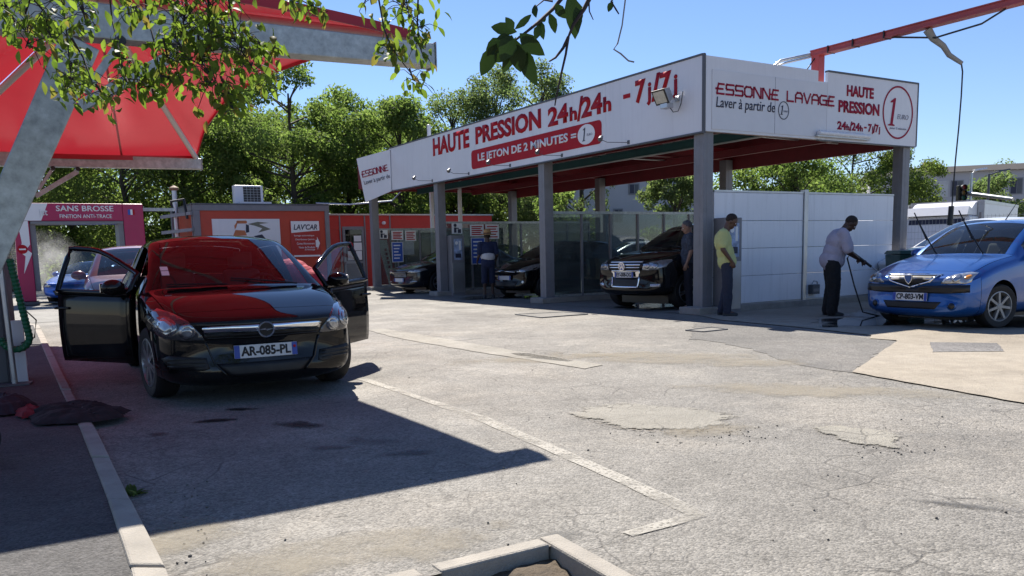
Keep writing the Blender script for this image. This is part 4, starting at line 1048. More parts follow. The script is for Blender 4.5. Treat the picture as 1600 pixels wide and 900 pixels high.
def mk_rows(P):
    """row table for a car from a few distances measured from the nose"""
    H, zn, zc, zbl, zbr = P['H'], P['nose_z'], P['cowl_z'], P['belt_f'], P['belt_r']
    dC, dF, dR, dG = P['cowl_d'], P['roof_f'], P['roof_r'], P['glass_r']
    dd, db = P['door_f'], P['b_d']; L = P['L']; W2 = P['W']/2; dc = P['c_d']
    wr_ = P.get('roof_w', W2-0.22); zr = H-0.10
    def lerp(a,b,t): return a+(b-a)*t
    t = (dd-dC)/(dF-dC)
    bow = P.get('bow', 0.26); nk = P.get('nose_k', 0.86)
    zb = P.get('zb', 0.20)
    rows = [row(0.0, zb+.14, zn*.66, zn*.82, zn*.87, zn*.90, nk*.93, W2*nk*.80, bow),
            row(0.05, zb+.04, zn*.62, zn*.88, zn*.945, zn*.97, nk, W2*nk*.86, bow),
            row(0.20, zb, zn*.64, zn*.93, zn*1.0, zn*1.03, nk+.075, W2*(nk+.05)*.88, bow*.8),
            row(lerp(.2,dC,.45), zb, .56, lerp(zn,zc,.5)-.035, lerp(zn,zc,.52)+.02, lerp(zn,zc,.55)+.045, .99, W2-.13, bow*.45),
            row(dC-.12, zb, .58, zbl-.02, zc-.03, zc+.0, 1.0, W2-.11, bow*.3),
            row(dC, zb, .58, zbl, zc-.005, zc+.03, 1.0, W2-.10, bow*.35),
            row(dd, zb, .58, lerp(zbl,zbr,.15), lerp(zc,zr,t)+.02, lerp(zc+.03,H,t)+.035, 1.0, lerp(W2-.10,wr_,t), bow*.30),
            row(dF, zb, .58, lerp(zbl,zbr,.3), zr, H-.01, 1.0, wr_, bow*.2),
            row(db, zb, .58, lerp(zbl,zbr,.5), zr+.02, H+.012, 1.0, wr_+.01, .02),
            row(db+.10, zb, .58, lerp(zbl,zbr,.55), zr+.02, H+.012, 1.0, wr_+.01, 0.0),
            row(dc, zb, .58, lerp(zbl,zbr,.85), zr-.0, H-.005, 1.0, wr_-.01, -.02),
            row(dR, zb+.01, .58, zbr, P.get('zup_r', zr-.05), P.get('roof_rz', H-.05), .99, wr_-.05, -.05),
            row(dG, zb+.03, .60, zbr-.0, P['tail_z']-.0, P['tail_z']+.035, .97, P.get('tail_w', W2-.16), -.10),
            row(L-.10, zb+.06, .58, min(zbr-.08,P['tail_z']-.08), P['deck_z']-.02, P['deck_z'], .94, W2*.80, -.16),
            row(L, zb+.16, .58, P['deck_z']*.82, P['deck_z']*.88, P['deck_z']*.91, .86, W2*.72, -.16)]
    def mp(i, c):
        if 5 <= i < 7 and c >= 6: return S_WS
        if 5 <= i < 7 and c == 5: return S_PIL
        if i == 11 and c >= 6: return S_RW
        if 6 <= i < 8:
            if c == 4: return S_FG
            if c in (2,3): return S_FD
        if i == 8:
            if c == 4: return S_PL
            if c in (2,3): return S_RD
        if i == 9:
            if c == 4: return S_RG
            if c in (2,3): return S_RD
        if i < 2 and c <= 3: return S_FB
        if i >= 12 and c <= 2: return S_RB
        if 2 <= i < 5 and c >= 5: return S_HOOD
        if i >= 12 and c >= 5: return S_TAIL
        return S_BODY
    P['rows'] = rows; P['map'] = mp
    P.setdefault('crease_rows', {5: 0.6, 7: 0.3, 11: 0.3, 12: 0.5})
    return P

def build_car(name, label, loc, head, P, paint, group=None, cat='car', glass_m=None, doors_open=None, steer=0.0, spokes=5, rim=None, pairs=False, full_interior=True, gap=0.0035, mirrors=True):
    """head = world angle of the car's nose direction"""
    P = mk_rows(P); t = thing(name, label, cat, loc, head, group)
    body, full, xf = car_body(P); sk = Skin(full); gm = glass_m or M['glass_car']
    side = lambda f: 1 if f.calc_center_median().y > 0 else -1
    isin = lambda *k: (lambda f: f.material_index in k)
    parts = {}
    parts['body'] = pick(body, isin(S_BODY,S_PIL), 'body', paint, t, gap)
    for qx in (1,-1):
        for qy in (1,-1): pick(body, lambda f: f.material_index == S_WELL and f.calc_center_median().x*qx > 0 and f.calc_center_median().y*qy > 0, 'wheel_arch', TM['trim'], t)
    parts['ws'] = pick(body, isin(S_WS), 'windscreen', gm, t, gap)
    parts['rw'] = pick(body, isin(S_RW), 'rear_window', gm, t, gap)
    parts['hood'] = pick(body, isin(S_HOOD), 'bonnet', paint, t, gap)
    parts['fb'] = pick(body, isin(S_FB), 'front_bumper', paint, t, gap)
    parts['rb'] = pick(body, isin(S_RB), 'rear_bumper', paint, t, gap)
    parts['tail'] = pick(body, isin(S_TAIL), 'tailgate', paint, t, gap)
    parts['pl'] = pick(body, isin(S_PL), 'centre_pillar', TM['trim'], t, 0.0)
    opened = doors_open or {}
    for nm, sd, sg in (('front',S_FD,S_FG),('rear',S_RD,S_RG)):
        for sy in (1,-1):
            op = nm == 'front' and sy in opened
            d = pick(body, lambda f: f.material_index == sd and side(f) == sy, 'door', paint, t, gap, thick=0.07 if op else 0)
            g = pick(body, lambda f: f.material_index == sg and side(f) == sy, 'window', gm, d, 0.02 if op else gap)
            hx = (xf-P['b_d']+0.10) if nm == 'front' else (xf-P['c_d']+0.16)
            hz = P['belt_f']-0.14
            q, nr = sk.hit(hx, hz, 'left' if sy > 0 else 'right')
            m = MB(); m.tube([q+nr*0.004+Vector((-0.09,0,0)), q+nr*0.035+Vector((-0.06,0,0.0)), q+nr*0.035+Vector((0.06,0,0)), q+nr*0.004+Vector((0.09,0,0))],0.014,6); m.build('handle', paint, d, smooth=60)
            parts[(nm,sy)] = d
            if op:
                # frame round the glass, mirror, inner trim; then swing on the front hinge
                fr = pick(body, lambda f: f.material_index == sg and side(f) == sy, 'window_frame', TM['trim'], d, 0)
                bm = bmesh.new(); bm.from_mesh(fr.data)
                bmesh.ops.dissolve_limit(bm, angle_limit=R(0.1), verts=bm.verts[:], edges=[])  if 0 else None
                be = [e for e in bm.edges if e.is_boundary]
                loop = {}
                for e in be:
                    a, b = e.verts; loop.setdefault(a.index,[]).append(b.index); loop.setdefault(b.index,[]).append(a.index)
                bm.verts.ensure_lookup_table()
                st = be[0].verts[0].index; path = [st]; prev = None; cur = st
                while True:
                    nx = [k for k in loop[cur] if k != prev]; nx = nx[0]
                    if nx == st: break
                    path.append(nx); prev, cur = cur, nx
                pts = [bm.verts[k].co.copy() for k in path]; bm.free()
                drop(fr)
                m = MB(); m.tube(pts+[pts[0],pts[1]],0.026,8,caps=False); m.build('window_frame', paint, d, smooth=60)
                mr = mirror(d, xf-P['door_f']-0.20, sy*(P['W']/2-0.02), P['belt_f']+0.06, sy, paint)
                hp = Vector((xf-P['door_f'], sy*(P['W']/2-0.05), 0)); ang = opened[sy]
                d.matrix_basis = Matrix.Translation(hp) @ Matrix.Rotation(-sy*ang,4,'Z') @ Matrix.Translation(-hp)
    if mirrors:
        for sy in (1,-1):
            if sy not in opened:
                q, nr = sk.hit(xf-P['door_f']-0.22, P['belt_f']+0.01, 'left' if sy > 0 else 'right')
                mirror(t, q.x, q.y, P['belt_f']+0.07, sy, P.get('mirror_mat', paint))
    for sx in (1,-1):
        for sy in (1,-1):
            wd = P.get('tw', 0.205)
            wheel(t, sx*P['wb']/2, sy*(P['W']/2-wd/2-0.015), P['wr'], wd, sy, spokes, rim, steer if sx > 0 else 0, pairs)
    if full_interior: interior(t, P, xf)
    m = MB(); m.box(-P['L']/2+0.5, P['wb']/2+0.3, -P['W']/2+0.34, P['W']/2-0.30, 0.11, 0.27); m.build('underbody', TM['trim'], t)
    return t, sk, xf, parts

def wipers(sk, t, xf, P, mat, up=False):
    for y0, y1, z1 in ((0.55,-0.05,0),(-0.1,-0.62,0)):
        q0, n0 = sk.hit(xf-P['cowl_d']+0.02, y0, 'top'); q1, n1 = sk.hit(xf-P['cowl_d']-0.07, y1, 'top')
        m = MB(); m.tube([q0+n0*0.015, (q0+q1)/2+n1*0.02, q1+n1*0.015],0.008,6); m.build('wiper', mat, t, smooth=60)
# ------------------------------------------------------------------ the hero hatchback
def hatch(**k):
    P = dict(L=4.25, W=1.753, H=1.46, wb=2.614, fo=0.87, wr=0.315, nose_z=0.76, cowl_z=0.985, belt_f=0.925, belt_r=0.985,
             cowl_d=1.16, roof_f=2.02, roof_r=3.72, glass_r=4.05, door_f=1.36, b_d=2.50, c_d=3.42, tail_z=1.0, deck_z=0.98)
    P.update(k); return P
black_paint = car_paint('black_car_paint', (0.004,0.004,0.005), 0.0, 0.25)
hero_P = hatch(cowl_z=0.945, cowl_d=1.11, belt_f=0.905, zclear=0.13, zb=0.15)
axle = UV(-8.80,-3.12); hdir = (U_*-0.05 + V_*-0.999).normalized(); head = math.atan2(hdir.y,hdir.x)
ctr = axle - hdir*(2.614/2)
hero, sk, xf, hp = build_car('hatchback', 'black hatchback with both front doors wide open, parked under the red canopy', (ctr.x,ctr.y,0), head, hero_P, black_paint,
                         doors_open={1: R(43), -1: R(36)}, steer=R(9), spokes=7, pairs=True)
hl = [(.47,.545),(.50,.60),(.585,.70),(.68,.765),(.77,.80),(.83,.78),(.86,.70),(.845,.62),(.76,.565),(.62,.55)]
for sg in (1,-1):
    pl = [(a*sg,b) for a,b in hl]
    h = sk.patch(pl, 'front', 0.006, 0.035, 'headlight', TM['lampdark'], hero)
    for cx, cz, r in ((.745,.665,.075),(.60,.62,.062)):
        sk.patch(circ(cx*sg,cz,r), 'front', 0.012, 0.03, 'lamp', TM['reflector'], h, 0.008)
        sk.patch(circ(cx*sg,cz,r*.62), 'front', 0.019, 0.03, 'bulb_shroud', TM['lamp'], h, 0.008)
gr = sk.patch([(-.47,.545),(.47,.545),(.475,.60),(-.475,.60)], 'front', 0.006, 0.05, 'grille', TM['grille'], hero)
for z in (.555,.58): sk.patch([(-.45,z),(.45,z),(.45,z+.008),(-.45,z+.008)], 'front', 0.016, 0.06, 'grille_slat', TM['trim'], gr)
sk.patch([(-.475,.598),(.475,.598),(.488,.655),(.25,.658),(-.25,.658),(-.488,.655)], 'front', 0.014, 0.05, 'chrome_bar', M['chrome'], hero, 0.015)
q, nr = sk.hit(0,.625,'front')
Mx = frame(q+nr*0.022, (0,1,0), (0.12,0,1))
m = MB(); ring_mb(m, Mx, 0.068, 0.068, 0.012, 0.014, 32)
m.prism([(-.075,-.004),(.0,.012),(-.01,.002),(.075,.006),(.0,-.014),(.01,-.003)], Mx, 0.012); m.build('badge', M['chrome'], hero)
m = MB(); m.prism(disc_poly(.058,.058,24), Mx, 0.004); m.build('badge_back', TM['grille'], hero)
sk.patch([(-.40,.345),(.40,.345),(.33,.255),(.24,.235),(-.24,.235),(-.33,.255)], 'front', 0.006, 0.05, 'lower_intake', TM['grille'], hero)
for sg in (1,-1):
    v = sk.patch([(a*sg,b) for a,b in ((.47,.40),(.74,.43),(.79,.40),(.74,.32),(.50,.295),(.45,.31))], 'front', 0.006, 0.04, 'bumper_vent', TM['grille'], hero)
    for k in range(3):
        z = .325+k*.03; sk.patch([(a*sg,b) for a,b in ((.48,z),(.75,z+.012),(.75,z+.021),(.48,z+.009))], 'front', 0.014, 0.05, 'vent_slat', TM['trim'], v)
    sk.patch([(a*sg,b) for a,b in ((.46,.53),(.475,.53),(.42,.35),(.33,.24),(.315,.245),(.405,.35))], 'front', 0.016, 0.04, 'bumper_crease', black_paint, hero, 0.02)
q, nr = sk.hit(0,.43,'front'); plate(hero, 'AR-085-PL', q.x+0.02, 0, .435, 0, R(-4))
m = MB(); m.prism(disc_poly(.012,.012,10), frame((q.x+0.024,.237,.455),(0,1,0),(0,0,1)), 0.001); m.build('plate_sticker', M['red_sign'], hero)
wipers(sk, hero, xf, hero_P, TM['trim'])
for y, z0, z1 in ((-.60,1.06,1.10),(-.60,1.105,1.14)):
    q0, n0 = sk.hit(y, z0, 'front')
    sk.patch([(y-.035,z0),(y+.03,z0),(y+.03,z1),(y-.035,z1)], 'front', 0.004, 0.05, 'windscreen_sticker', M['white_ink'], hero, 0)

# ------------------------------------------------------------------ blue saloon with raised wipers
blue_paint = car_paint('blue_metallic_paint', (0.008,0.085,0.33), 0.55, 0.3)
saloon_P = hatch(zclear=0.15, L=4.22, W=1.70, H=1.51, wb=2.63, fo=0.82, wr=0.305, nose_z=0.80, cowl_z=1.02, belt_f=0.96, belt_r=1.0, cowl_d=1.15, roof_f=1.90, roof_r=3.05, glass_r=3.55,
                 door_f=1.33, b_d=2.38, c_d=2.95, tail_z=1.06, deck_z=1.02, bow=0.16, nose_k=0.915, tail_w=0.72)
wR, wL = UV(0.72,-3.05), UV(1.0,-4.50)
ax = (wL-wR).normalized(); hd = Vector((ax.y,-ax.x,0)); hd = -hd if hd.dot(-U_) < 0 else hd
nose = (wR+wL)/2 + hd*0.72 + Vector((-0.02,0,0)); hd = Matrix.Rotation(R(-12),3,'Z') @ hd; ctr = nose - hd*(0.82+2.63/2)
dac, sk, xf, dp = build_car('saloon_car', 'bright blue saloon with raised wipers being washed on the open bay', (ctr.x,ctr.y,0), math.atan2(hd.y,hd.x), saloon_P, blue_paint, spokes=7, rim=TM['rim_dull'], steer=R(-14))
for sg in (1,-1):
    h = sk.patch([(a*sg,b) for a,b in ((.43,.635),(.48,.70),(.56,.755),(.70,.785),(.765,.775),(.775,.66),(.74,.64))], 'front', 0.006, 0.035, 'headlight', TM['lamp'], dac)
    sk.patch(circ(.62*sg,.705,.05), 'front', 0.012, 0.03, 'lamp', TM['reflector'], h, 0.008)
    sk.patch(circ(.725*sg,.72,.026), 'front', 0.012, 0.03, 'indicator', TM['amber'], h, 0.006)
    f = sk.patch(circ(.58*sg,.335,.06), 'front', 0.006, 0.03, 'fog_lamp_recess', blue_paint, dac)
    sk.patch(circ(.58*sg,.335,.042), 'front', 0.012, 0.03, 'fog_lamp', TM['trim'], f, 0.008)
gr = sk.patch([(-.40,.745),(.40,.745),(.29,.665),(0,.585),(-.29,.665)], 'front', 0.006, 0.04, 'grille', TM['grille'], dac)
sk.patch([(-.42,.755),(.42,.755),(.40,.74),(-.40,.74)], 'front', 0.016, 0.04, 'grille_trim', M['chrome'], gr)
for sg in (1,-1): sk.patch([(a*sg,b) for a,b in ((.41,.752),(.30,.655),(.0,.57),(.0,.592),(.28,.672),(.39,.75))], 'front', 0.018, 0.04, 'grille_trim', M['chrome'], gr)
q, nr = sk.hit(0,.70,'front'); Mx = frame(q+nr*0.02,(0,1,0),(0.1,0,1))
m = MB(); m.prism([(-.062,.05),(.062,.05),(.06,0.0),(.035,-.05),(0,-.085),(-.035,-.05),(-.06,0)], Mx, 0.012); sh = m.build('badge', M['chrome'], dac)
m = MB(); m.prism([(-.052,.042),(.052,.042),(.05,0.0),(.03,-.043),(0,-.07),(-.03,-.043),(-.05,0)], Mx @ Matrix.Translation((0,0,0.0125)), 0.003); m.build('badge_shield', blue_paint, sh)
sk.patch([(-.77,.62),(-.5,.615),(-.2,.60),(0,.565),(.2,.60),(.5,.615),(.77,.62),(.775,.52),(.5,.50),(-.5,.50),(-.775,.52)], 'front', 0.007, 0.045, 'bumper_band', TM['trim'], dac)
sk.patch([(-.44,.385),(.44,.385),(.36,.285),(-.36,.285)], 'front', 0.006, 0.05, 'lower_intake', TM['grille'], dac)
q, nr = sk.hit(0,.45,'front'); plate(dac, 'CP-803-VM', q.x+0.02, 0, .45, 0, R(-3))
for y0, dy in ((.38,.10),(-.32,.10)):     # lifted wipers
    q0, n0 = sk.hit(xf-1.15+.05, y0, 'top')
    m = MB(); a = q0+n0*.01; b = q0 + Vector((-.02,-.30,.46)); m.tube([a, a.lerp(b,.4)+Vector((.03,0,.02)), b],[.013,.011,.009],6)
    w_ = m.build('wiper', TM['trim'], dac, smooth=60)
    m = MB(); m.tube([b+Vector((.03,.14,-.24)), b+Vector((.0,-.10,.18))],.010,6); m.build('wiper_blade', TM['trim'], w_, smooth=60)
q, nr = sk.hit(xf-2.3,0.0,'top'); m = MB(); m.tube([q, q+Vector((-.28,0,.26))],[.009,.004],6); m.build('aerial', TM['trim'], dac)

# ------------------------------------------------------------------ black off-roader in the first bay
suv_paint = car_paint('black_offroad_paint', (0.006,0.006,0.007), 0.0, 0.25)
suv_P = hatch(L=4.75, W=1.93, H=1.73, wb=2.855, fo=0.90, wr=0.37, tw=0.25, nose_z=0.99, cowl_z=1.19, belt_f=1.11, belt_r=1.16, cowl_d=1.28, roof_f=2.12, roof_r=4.15, glass_r=4.5,
              door_f=1.48, b_d=2.66, c_d=3.75, tail_z=1.18, deck_z=1.14, zb=0.30, zclear=0.27, bow=0.22, nose_k=0.89, well=0.07)
ax0 = UV(0.72,2.13); hd = (U_*-0.985 + V_*-0.10).normalized(); ctr = ax0 - hd*(2.855/2)
suv, sk, xf, sp2 = build_car('off_roader', 'black off-roader with chrome grille standing in the first wash bay', (ctr.x,ctr.y,0), math.atan2(hd.y,hd.x), suv_P, suv_paint, spokes=5, pairs=True, steer=R(-8))
for sg in (1,-1):
    h = sk.patch([(a*sg,b) for a,b in ((.46,.80),(.50,.90),(.60,.955),(.86,.99),(.90,.96),(.89,.85),(.80,.80),(.55,.785))], 'front', 0.006, 0.04, 'headlight', TM['lamp'], suv)
    for cx in (.58,.74): sk.patch(circ(cx*sg,.87,.055), 'front', 0.013, 0.03, 'lamp', TM['reflector'], h, 0.008)
    sk.patch([(a*sg,b) for a,b in ((.64,.52),(.84,.53),(.84,.47),(.64,.46))], 'front', 0.008, 0.04, 'fog_lamp', TM['lamp'], suv)
gr = sk.patch([(-.46,.955),(.46,.955),(.40,.78),(-.40,.78)], 'front', 0.006, 0.04, 'grille', TM['grille'], suv)
for z0, z1, k in ((.935,.955,.455),(.885,.905,.44),(.835,.855,.42),(.78,.795,.40)): sk.patch([(-k,z1),(k,z1),(k-.01,z0),(-k+.01,z0)], 'front', 0.018, 0.05, 'chrome_bar', M['chrome'], gr)
sk.patch([(-.40,.78),(.40,.78),(.36,.64),(-.36,.64)], 'front', 0.010, 0.05, 'chrome_panel', M['chrome'], suv)
lo = sk.patch([(-.37,.64),(.37,.64),(.35,.46),(-.35,.46)], 'front', 0.008, 0.05, 'lower_intake', TM['grille'], suv)
for pl in ([(-.39,.65),(-.36,.65),(-.335,.455),(-.365,.445)],[(.39,.65),(.36,.65),(.335,.455),(.365,.445)],[(-.36,.47),(.36,.47),(.35,.44),(-.35,.44)]): sk.patch(pl, 'front', 0.018, 0.05, 'chrome_frame', M['chrome'], lo)
q, nr = sk.hit(0,.87,'front'); Mx = frame(q+nr*0.025,(0,1,0),(0.06,0,1)); m = MB(); ring_mb(m, Mx, .085,.085,.012,.012,28)
strokes(m, [[(-.055,.045),(-.028,-.05),(0,.01),(.028,-.05),(.055,.045)],[(-.025,.068),(0,.015),(.025,.068)]], Mx, .014, .012); m.build('badge', M['chrome'], suv)
m = MB(); m.prism(disc_poly(.075,.075,24), Mx, 0.004); m.build('badge_back', M['blue_ink'], suv)
q, nr = sk.hit(0,.70,'front'); plate(suv, 'EY-008-DG', q.x+0.03, 0, .70, 0)
wipers(sk, suv, xf, suv_P, TM['trim'])

# ------------------------------------------------------------------ black small hatchback in the middle bay
c3_P = hatch(L=3.95, W=1.70, H=1.50, wb=2.46, fo=0.78, wr=0.30, nose_z=0.80, cowl_z=1.02, belt_f=0.95, belt_r=1.03, cowl_d=0.98, roof_f=1.85, roof_r=3.45, glass_r=3.78, door_f=1.2, b_d=2.3, c_d=3.2, tail_z=1.05, deck_z=1.02)
ax0 = UV(1.35,8.05); hd = (U_*-0.99 + V_*-0.12).normalized(); ctr = ax0 - hd*(2.46/2)
c3, sk, xf, _p = build_car('small_hatchback', 'black small hatchback in the middle wash bay behind the straw hat person', (ctr.x,ctr.y,0), math.atan2(hd.y,hd.x), c3_P, car_paint('black_paint_small_car',(0.005,0.005,0.006),0,0.25), spokes=5)
for sg in (1,-1):
    sk.patch([(a*sg,b) for a,b in ((.46,.68),(.55,.78),(.70,.86),(.80,.90),(.84,.86),(.80,.74),(.66,.67))], 'front', 0.006, 0.04, 'headlight', TM['lamp'], c3)
    sk.patch(circ(.64*sg,.42,.045), 'front', 0.008, 0.03, 'fog_lamp', TM['reflector'], c3)
gr = sk.patch([(-.44,.70),(.44,.70),(.40,.64),(-.40,.64)], 'front', 0.006, 0.05, 'grille', TM['grille'], c3)
sk.patch([(-.42,.69),(0,.72),(.42,.69),(.42,.675),(0,.705),(-.42,.675)], 'front', 0.014, 0.05, 'chrome_bar', M['chrome'], gr)
sk.patch([(-.48,.44),(.48,.44),(.40,.30),(-.40,.30)], 'front', 0.006, 0.05, 'lower_intake', TM['grille'], c3)
q, nr = sk.hit(0,.52,'front'); plate(c3, '', q.x+0.02, 0, .53, 0)
# ------------------------------------------------------------------ dark saloon in the far bay
fs_P = hatch(L=4.6, W=1.83, H=1.46, wb=2.73, fo=0.92, wr=0.33, nose_z=0.79, cowl_z=0.98, belt_f=0.92, belt_r=0.98, cowl_d=1.25, roof_f=2.1, roof_r=3.5, glass_r=4.05, door_f=1.45, b_d=2.6, c_d=3.4, tail_z=1.05, deck_z=1.02)
ax0 = UV(0.6,12.95); hd = (U_*-0.985 + V_*-0.15).normalized(); ctr = ax0 - hd*(2.73/2)
fsal, sk, xf, _p = build_car('dark_saloon', 'dark blue-black saloon in the far wash bay beside the red kiosk', (ctr.x,ctr.y,0), math.atan2(hd.y,hd.x), fs_P, car_paint('midnight_paint',(0.006,0.008,0.014),0.3,0.25), spokes=5)
for sg in (1,-1):
    sk.patch([(a*sg,b) for a,b in ((.42,.66),(.55,.72),(.82,.78),(.86,.74),(.80,.66),(.60,.63))], 'front', 0.006, 0.04, 'headlight', TM['lamp'], fsal)
    sk.patch([(a*sg,b) for a,b in ((.52,.38),(.78,.41),(.78,.38),(.54,.355))], 'front', 0.008, 0.04, 'fog_lamp', TM['reflector'], fsal)
gr = sk.patch([(-.38,.68),(.38,.68),(.34,.50),(-.34,.50)], 'front', 0.006, 0.04, 'grille', TM['grille'], fsal)
for z in (.53,.57,.61,.65): sk.patch([(-.34,z),(.34,z),(.34,z+.012),(-.34,z+.012)], 'front', 0.014, 0.06, 'grille_slat', M['alu'], gr)
q, nr = sk.hit(0,.43,'front'); plate(fsal, '', q.x+0.02, 0, .43, 0)
# ------------------------------------------------------------------ blue sports car, dark car behind the hero, white car by the street
sp_P = hatch(L=4.18, W=1.80, H=1.25, wb=2.42, fo=0.95, wr=0.33, nose_z=0.68, cowl_z=0.86, belt_f=0.80, belt_r=0.86, cowl_d=1.3, roof_f=2.1, roof_r=2.9, glass_r=3.7, door_f=1.5, b_d=2.65, c_d=2.85, tail_z=0.90, deck_z=0.86)
p = G(108,474); 
spc, sk, xf, _p = build_car('sports_car', 'bright blue low sports car in front of the magenta wash portal', (p.x+0.25,p.y+1.2,0), R(-82), sp_P, car_paint('bright_blue_paint',(0.01,0.11,0.52),0.4,0.3), spokes=5)
for sg in (1,-1):
    sk.patch([(a*sg,b) for a,b in ((.52,.54),(.60,.62),(.76,.66),(.82,.60),(.74,.53),(.6,.51))], 'front', 0.006, 0.04, 'headlight', TM['lamp'], spc)
sk.patch([(-.5,.42),(.5,.42),(.42,.28),(-.42,.28)], 'front', 0.006, 0.05, 'grille', TM['grille'], spc)
p = UV(-8.15,4.6)
bk_P = hatch(H=1.48, W=1.76)
bhc, sk, xf, _p = build_car('parked_hatchback', 'dark hatchback under the red canopy, mostly hidden behind the open door of the black hatchback', (p.x-0.55,p.y,0), head+R(-3), bk_P, car_paint('deep_red_paint',(0.16,0.008,0.010),0.2,0.28), spokes=5)
for sg in (1,-1): sk.patch([(a*sg,b) for a,b in hl], 'front', 0.006, 0.04, 'headlight', TM['lamp'], bhc)
gr = sk.patch([(-.45,.60),(.45,.60),(.42,.52),(-.42,.52)], 'front', 0.006, 0.05, 'grille', TM['grille'], bhc)
wh_P = hatch(L=4.4, H=1.68, W=1.82, nose_z=0.86, cowl_z=1.10, belt_f=1.02, belt_r=1.06, tail_z=1.1, deck_z=1.08, cowl_d=1.05)
p = AT(1392,400,17.0)
white_paint = car_paint('white_car_paint', (0.62,0.62,0.62), 0, 0.3)
wcar, sk, xf, _p = build_car('white_people_carrier', 'white people carrier half hidden behind the blue saloon', (p.x+2.15,p.y+0.5,0), R(180+13), wh_P, white_paint, spokes=5)
for sg in (1,-1): sk.patch([(a*sg,b*1.13) for a,b in hl], 'front', 0.006, 0.04, 'headlight', TM['lamp'], wcar)
p = AT(985,400,31)
wc2, sk, xf, _p = build_car('white_estate', 'white estate car parked beyond the glazed screen behind the black off-roader', (p.x,p.y,0), R(188), hatch(H=1.5,L=4.5,W=1.8), car_paint('silver_white_paint',(0.55,0.57,0.58),0.1,0.3), spokes=5)
for sg in (1,-1): sk.patch([(a*sg,b) for a,b in hl], 'front', 0.006, 0.04, 'headlight', TM['lamp'], wc2)
# ================================================================== RED SHADE CANOPY
def membrane_mat():
    m, n, out = newmat('red_pvc_membrane')
    v = coords(n)
    c = ramp(n, noise_t(n, v, 0.9, 5, 0.6), [(0.3,(0.46,0.020,0.034)),(0.7,(0.52,0.028,0.044))])
    b = N(n,'ShaderNodeBsdfPrincipled'); b.inputs['Roughness'].default_value = 0.28; b.inputs['Specular IOR Level'].default_value = 0.5
    n.links.new(c, b.inputs['Base Color'])
    t = N(n,'ShaderNodeBsdfTranslucent'); n.links.new(c, t.inputs[0])
    mx = N(n,'ShaderNodeMixShader'); mx.inputs[0].default_value = 0.25
    n.links.new(b.outputs[0], mx.inputs[1]); n.links.new(t.outputs[0], mx.inputs[2]); n.links.new(mx.outputs[0], out.inputs[0])
    return m
M['membrane'] = membrane_mat()
cp0 = UV(-9.45, 0.35, 0)
can = thing('shade_canopy', 'red pyramid shade canopy on leaning galvanised columns over the parked hatchback', 'shade canopy', cp0, UANG)
def cl(u, v, z): return Vector((u+9.45, v-0.35, z))
apex = cl(-9.45,0.35,4.34)
cor = [cl(-7.47,-4.2,3.10), cl(-7.47,5.25,3.08), cl(-11.43,5.25,3.05), cl(-11.43,-4.2,3.10)]
SIDE = [(-7.47,-4.2,3.10),(-7.42,-3.0,3.28),(-7.38,-1.7,3.46),(-7.37,-.3,3.60),(-7.37,1.2,3.73),(-7.38,3.2,3.73),(-7.42,4.65,3.50),(-7.47,5.25,3.08)]
sag = [0.0, 0.16, 0.0, 0.10]; inw = [Vector((-1,0,0)), Vector((0,-1,0)), Vector((1,0,0)), Vector((0,1,0))]
mb = MB(); hem = MB(); nt_, nr_ = 28, 14
for k in range(4):
    a, b = cor[k], cor[(k+1)%4]; vs = []
    for i in range(nt_+1):
        t = i/nt_; e = a.lerp(b,t) + inw[k]*(sag[k]*4*t*(1-t)) + Vector((0,0,(0.16 if k == 3 else -0.05)*4*t*(1-t)))
        if k in (0,2):
            tt = t if k == 0 else 1-t; vv_ = -4.2+9.45*tt; q3 = [np.interp(vv_,[c[1] for c in SIDE],[c[i_] for c in SIDE]) for i_ in (0,2)]
            uu_ = q3[0] if k == 0 else -18.9-q3[0]; e = cl(uu_, vv_, q3[1])
        for j in range(nr_+1):
            s_ = j/nr_; p = apex.lerp(e, s_)
            p.z -= 0.06*math.sin(math.pi*s_)*(4*t*(1-t))
            vs.append(p)
    mb.add(vs, [(i*(nr_+1)+j,(i+1)*(nr_+1)+j,(i+1)*(nr_+1)+j+1,i*(nr_+1)+j+1) for i in range(nt_) for j in range(nr_) ])
    ed = [vs[i*(nr_+1)+nr_] for i in range(nt_+1)]
    for i in range(nt_):
        p, q = ed[i], ed[i+1]; d_ = Vector((0,0,-0.08 if k != 0 else -0.04))
        hem.hexa([p, q, q+inw[k]*0.012, p+inw[k]*0.012, p+d_, q+d_, q+d_+inw[k]*0.012, p+d_+inw[k]*0.012])
o = mb.build('membrane', M['membrane'], can, smooth=50)
hem.build('hem', M['membrane'], can)
seam_m = plain('membrane_seam', (0.30,0.012,0.022), 0.5)
for k in range(4):
    for t in (0.33,0.66):
        i = int(t*nt_); row_ = [Vector(mb.v[k*(nt_+1)*(nr_+1)+i*(nr_+1)+j]) for j in range(nr_+1)]; row2 = [Vector(mb.v[k*(nt_+1)*(nr_+1)+(i+1)*(nr_+1)+j]) for j in range(nr_+1)]
        sm_ = MB(); vs = []
        for a, b in zip(row_, row2):
            d_ = (b-a); d_ = d_.normalized()*0.016 if d_.length > 1e-4 else Vector((0.001,0,0)); vs += [a-d_-Vector((0,0,.006)), a+d_-Vector((0,0,.006))]
        sm_.add(vs, [(2*j,2*j+1,2*j+3,2*j+2) for j in range(1,nr_)]); sm_.build('seam', seam_m, can)
pale = plain('white_painted_tube', (0.62,0.60,0.60), 0.4, var=0.05)
for k in range(4):
    m = MB(); dz = Vector((0,0,-0.07)); m.tube([apex+dz, cor[k]+dz], 0.045, 10); m.build('hip_tube', pale, can, smooth=60)
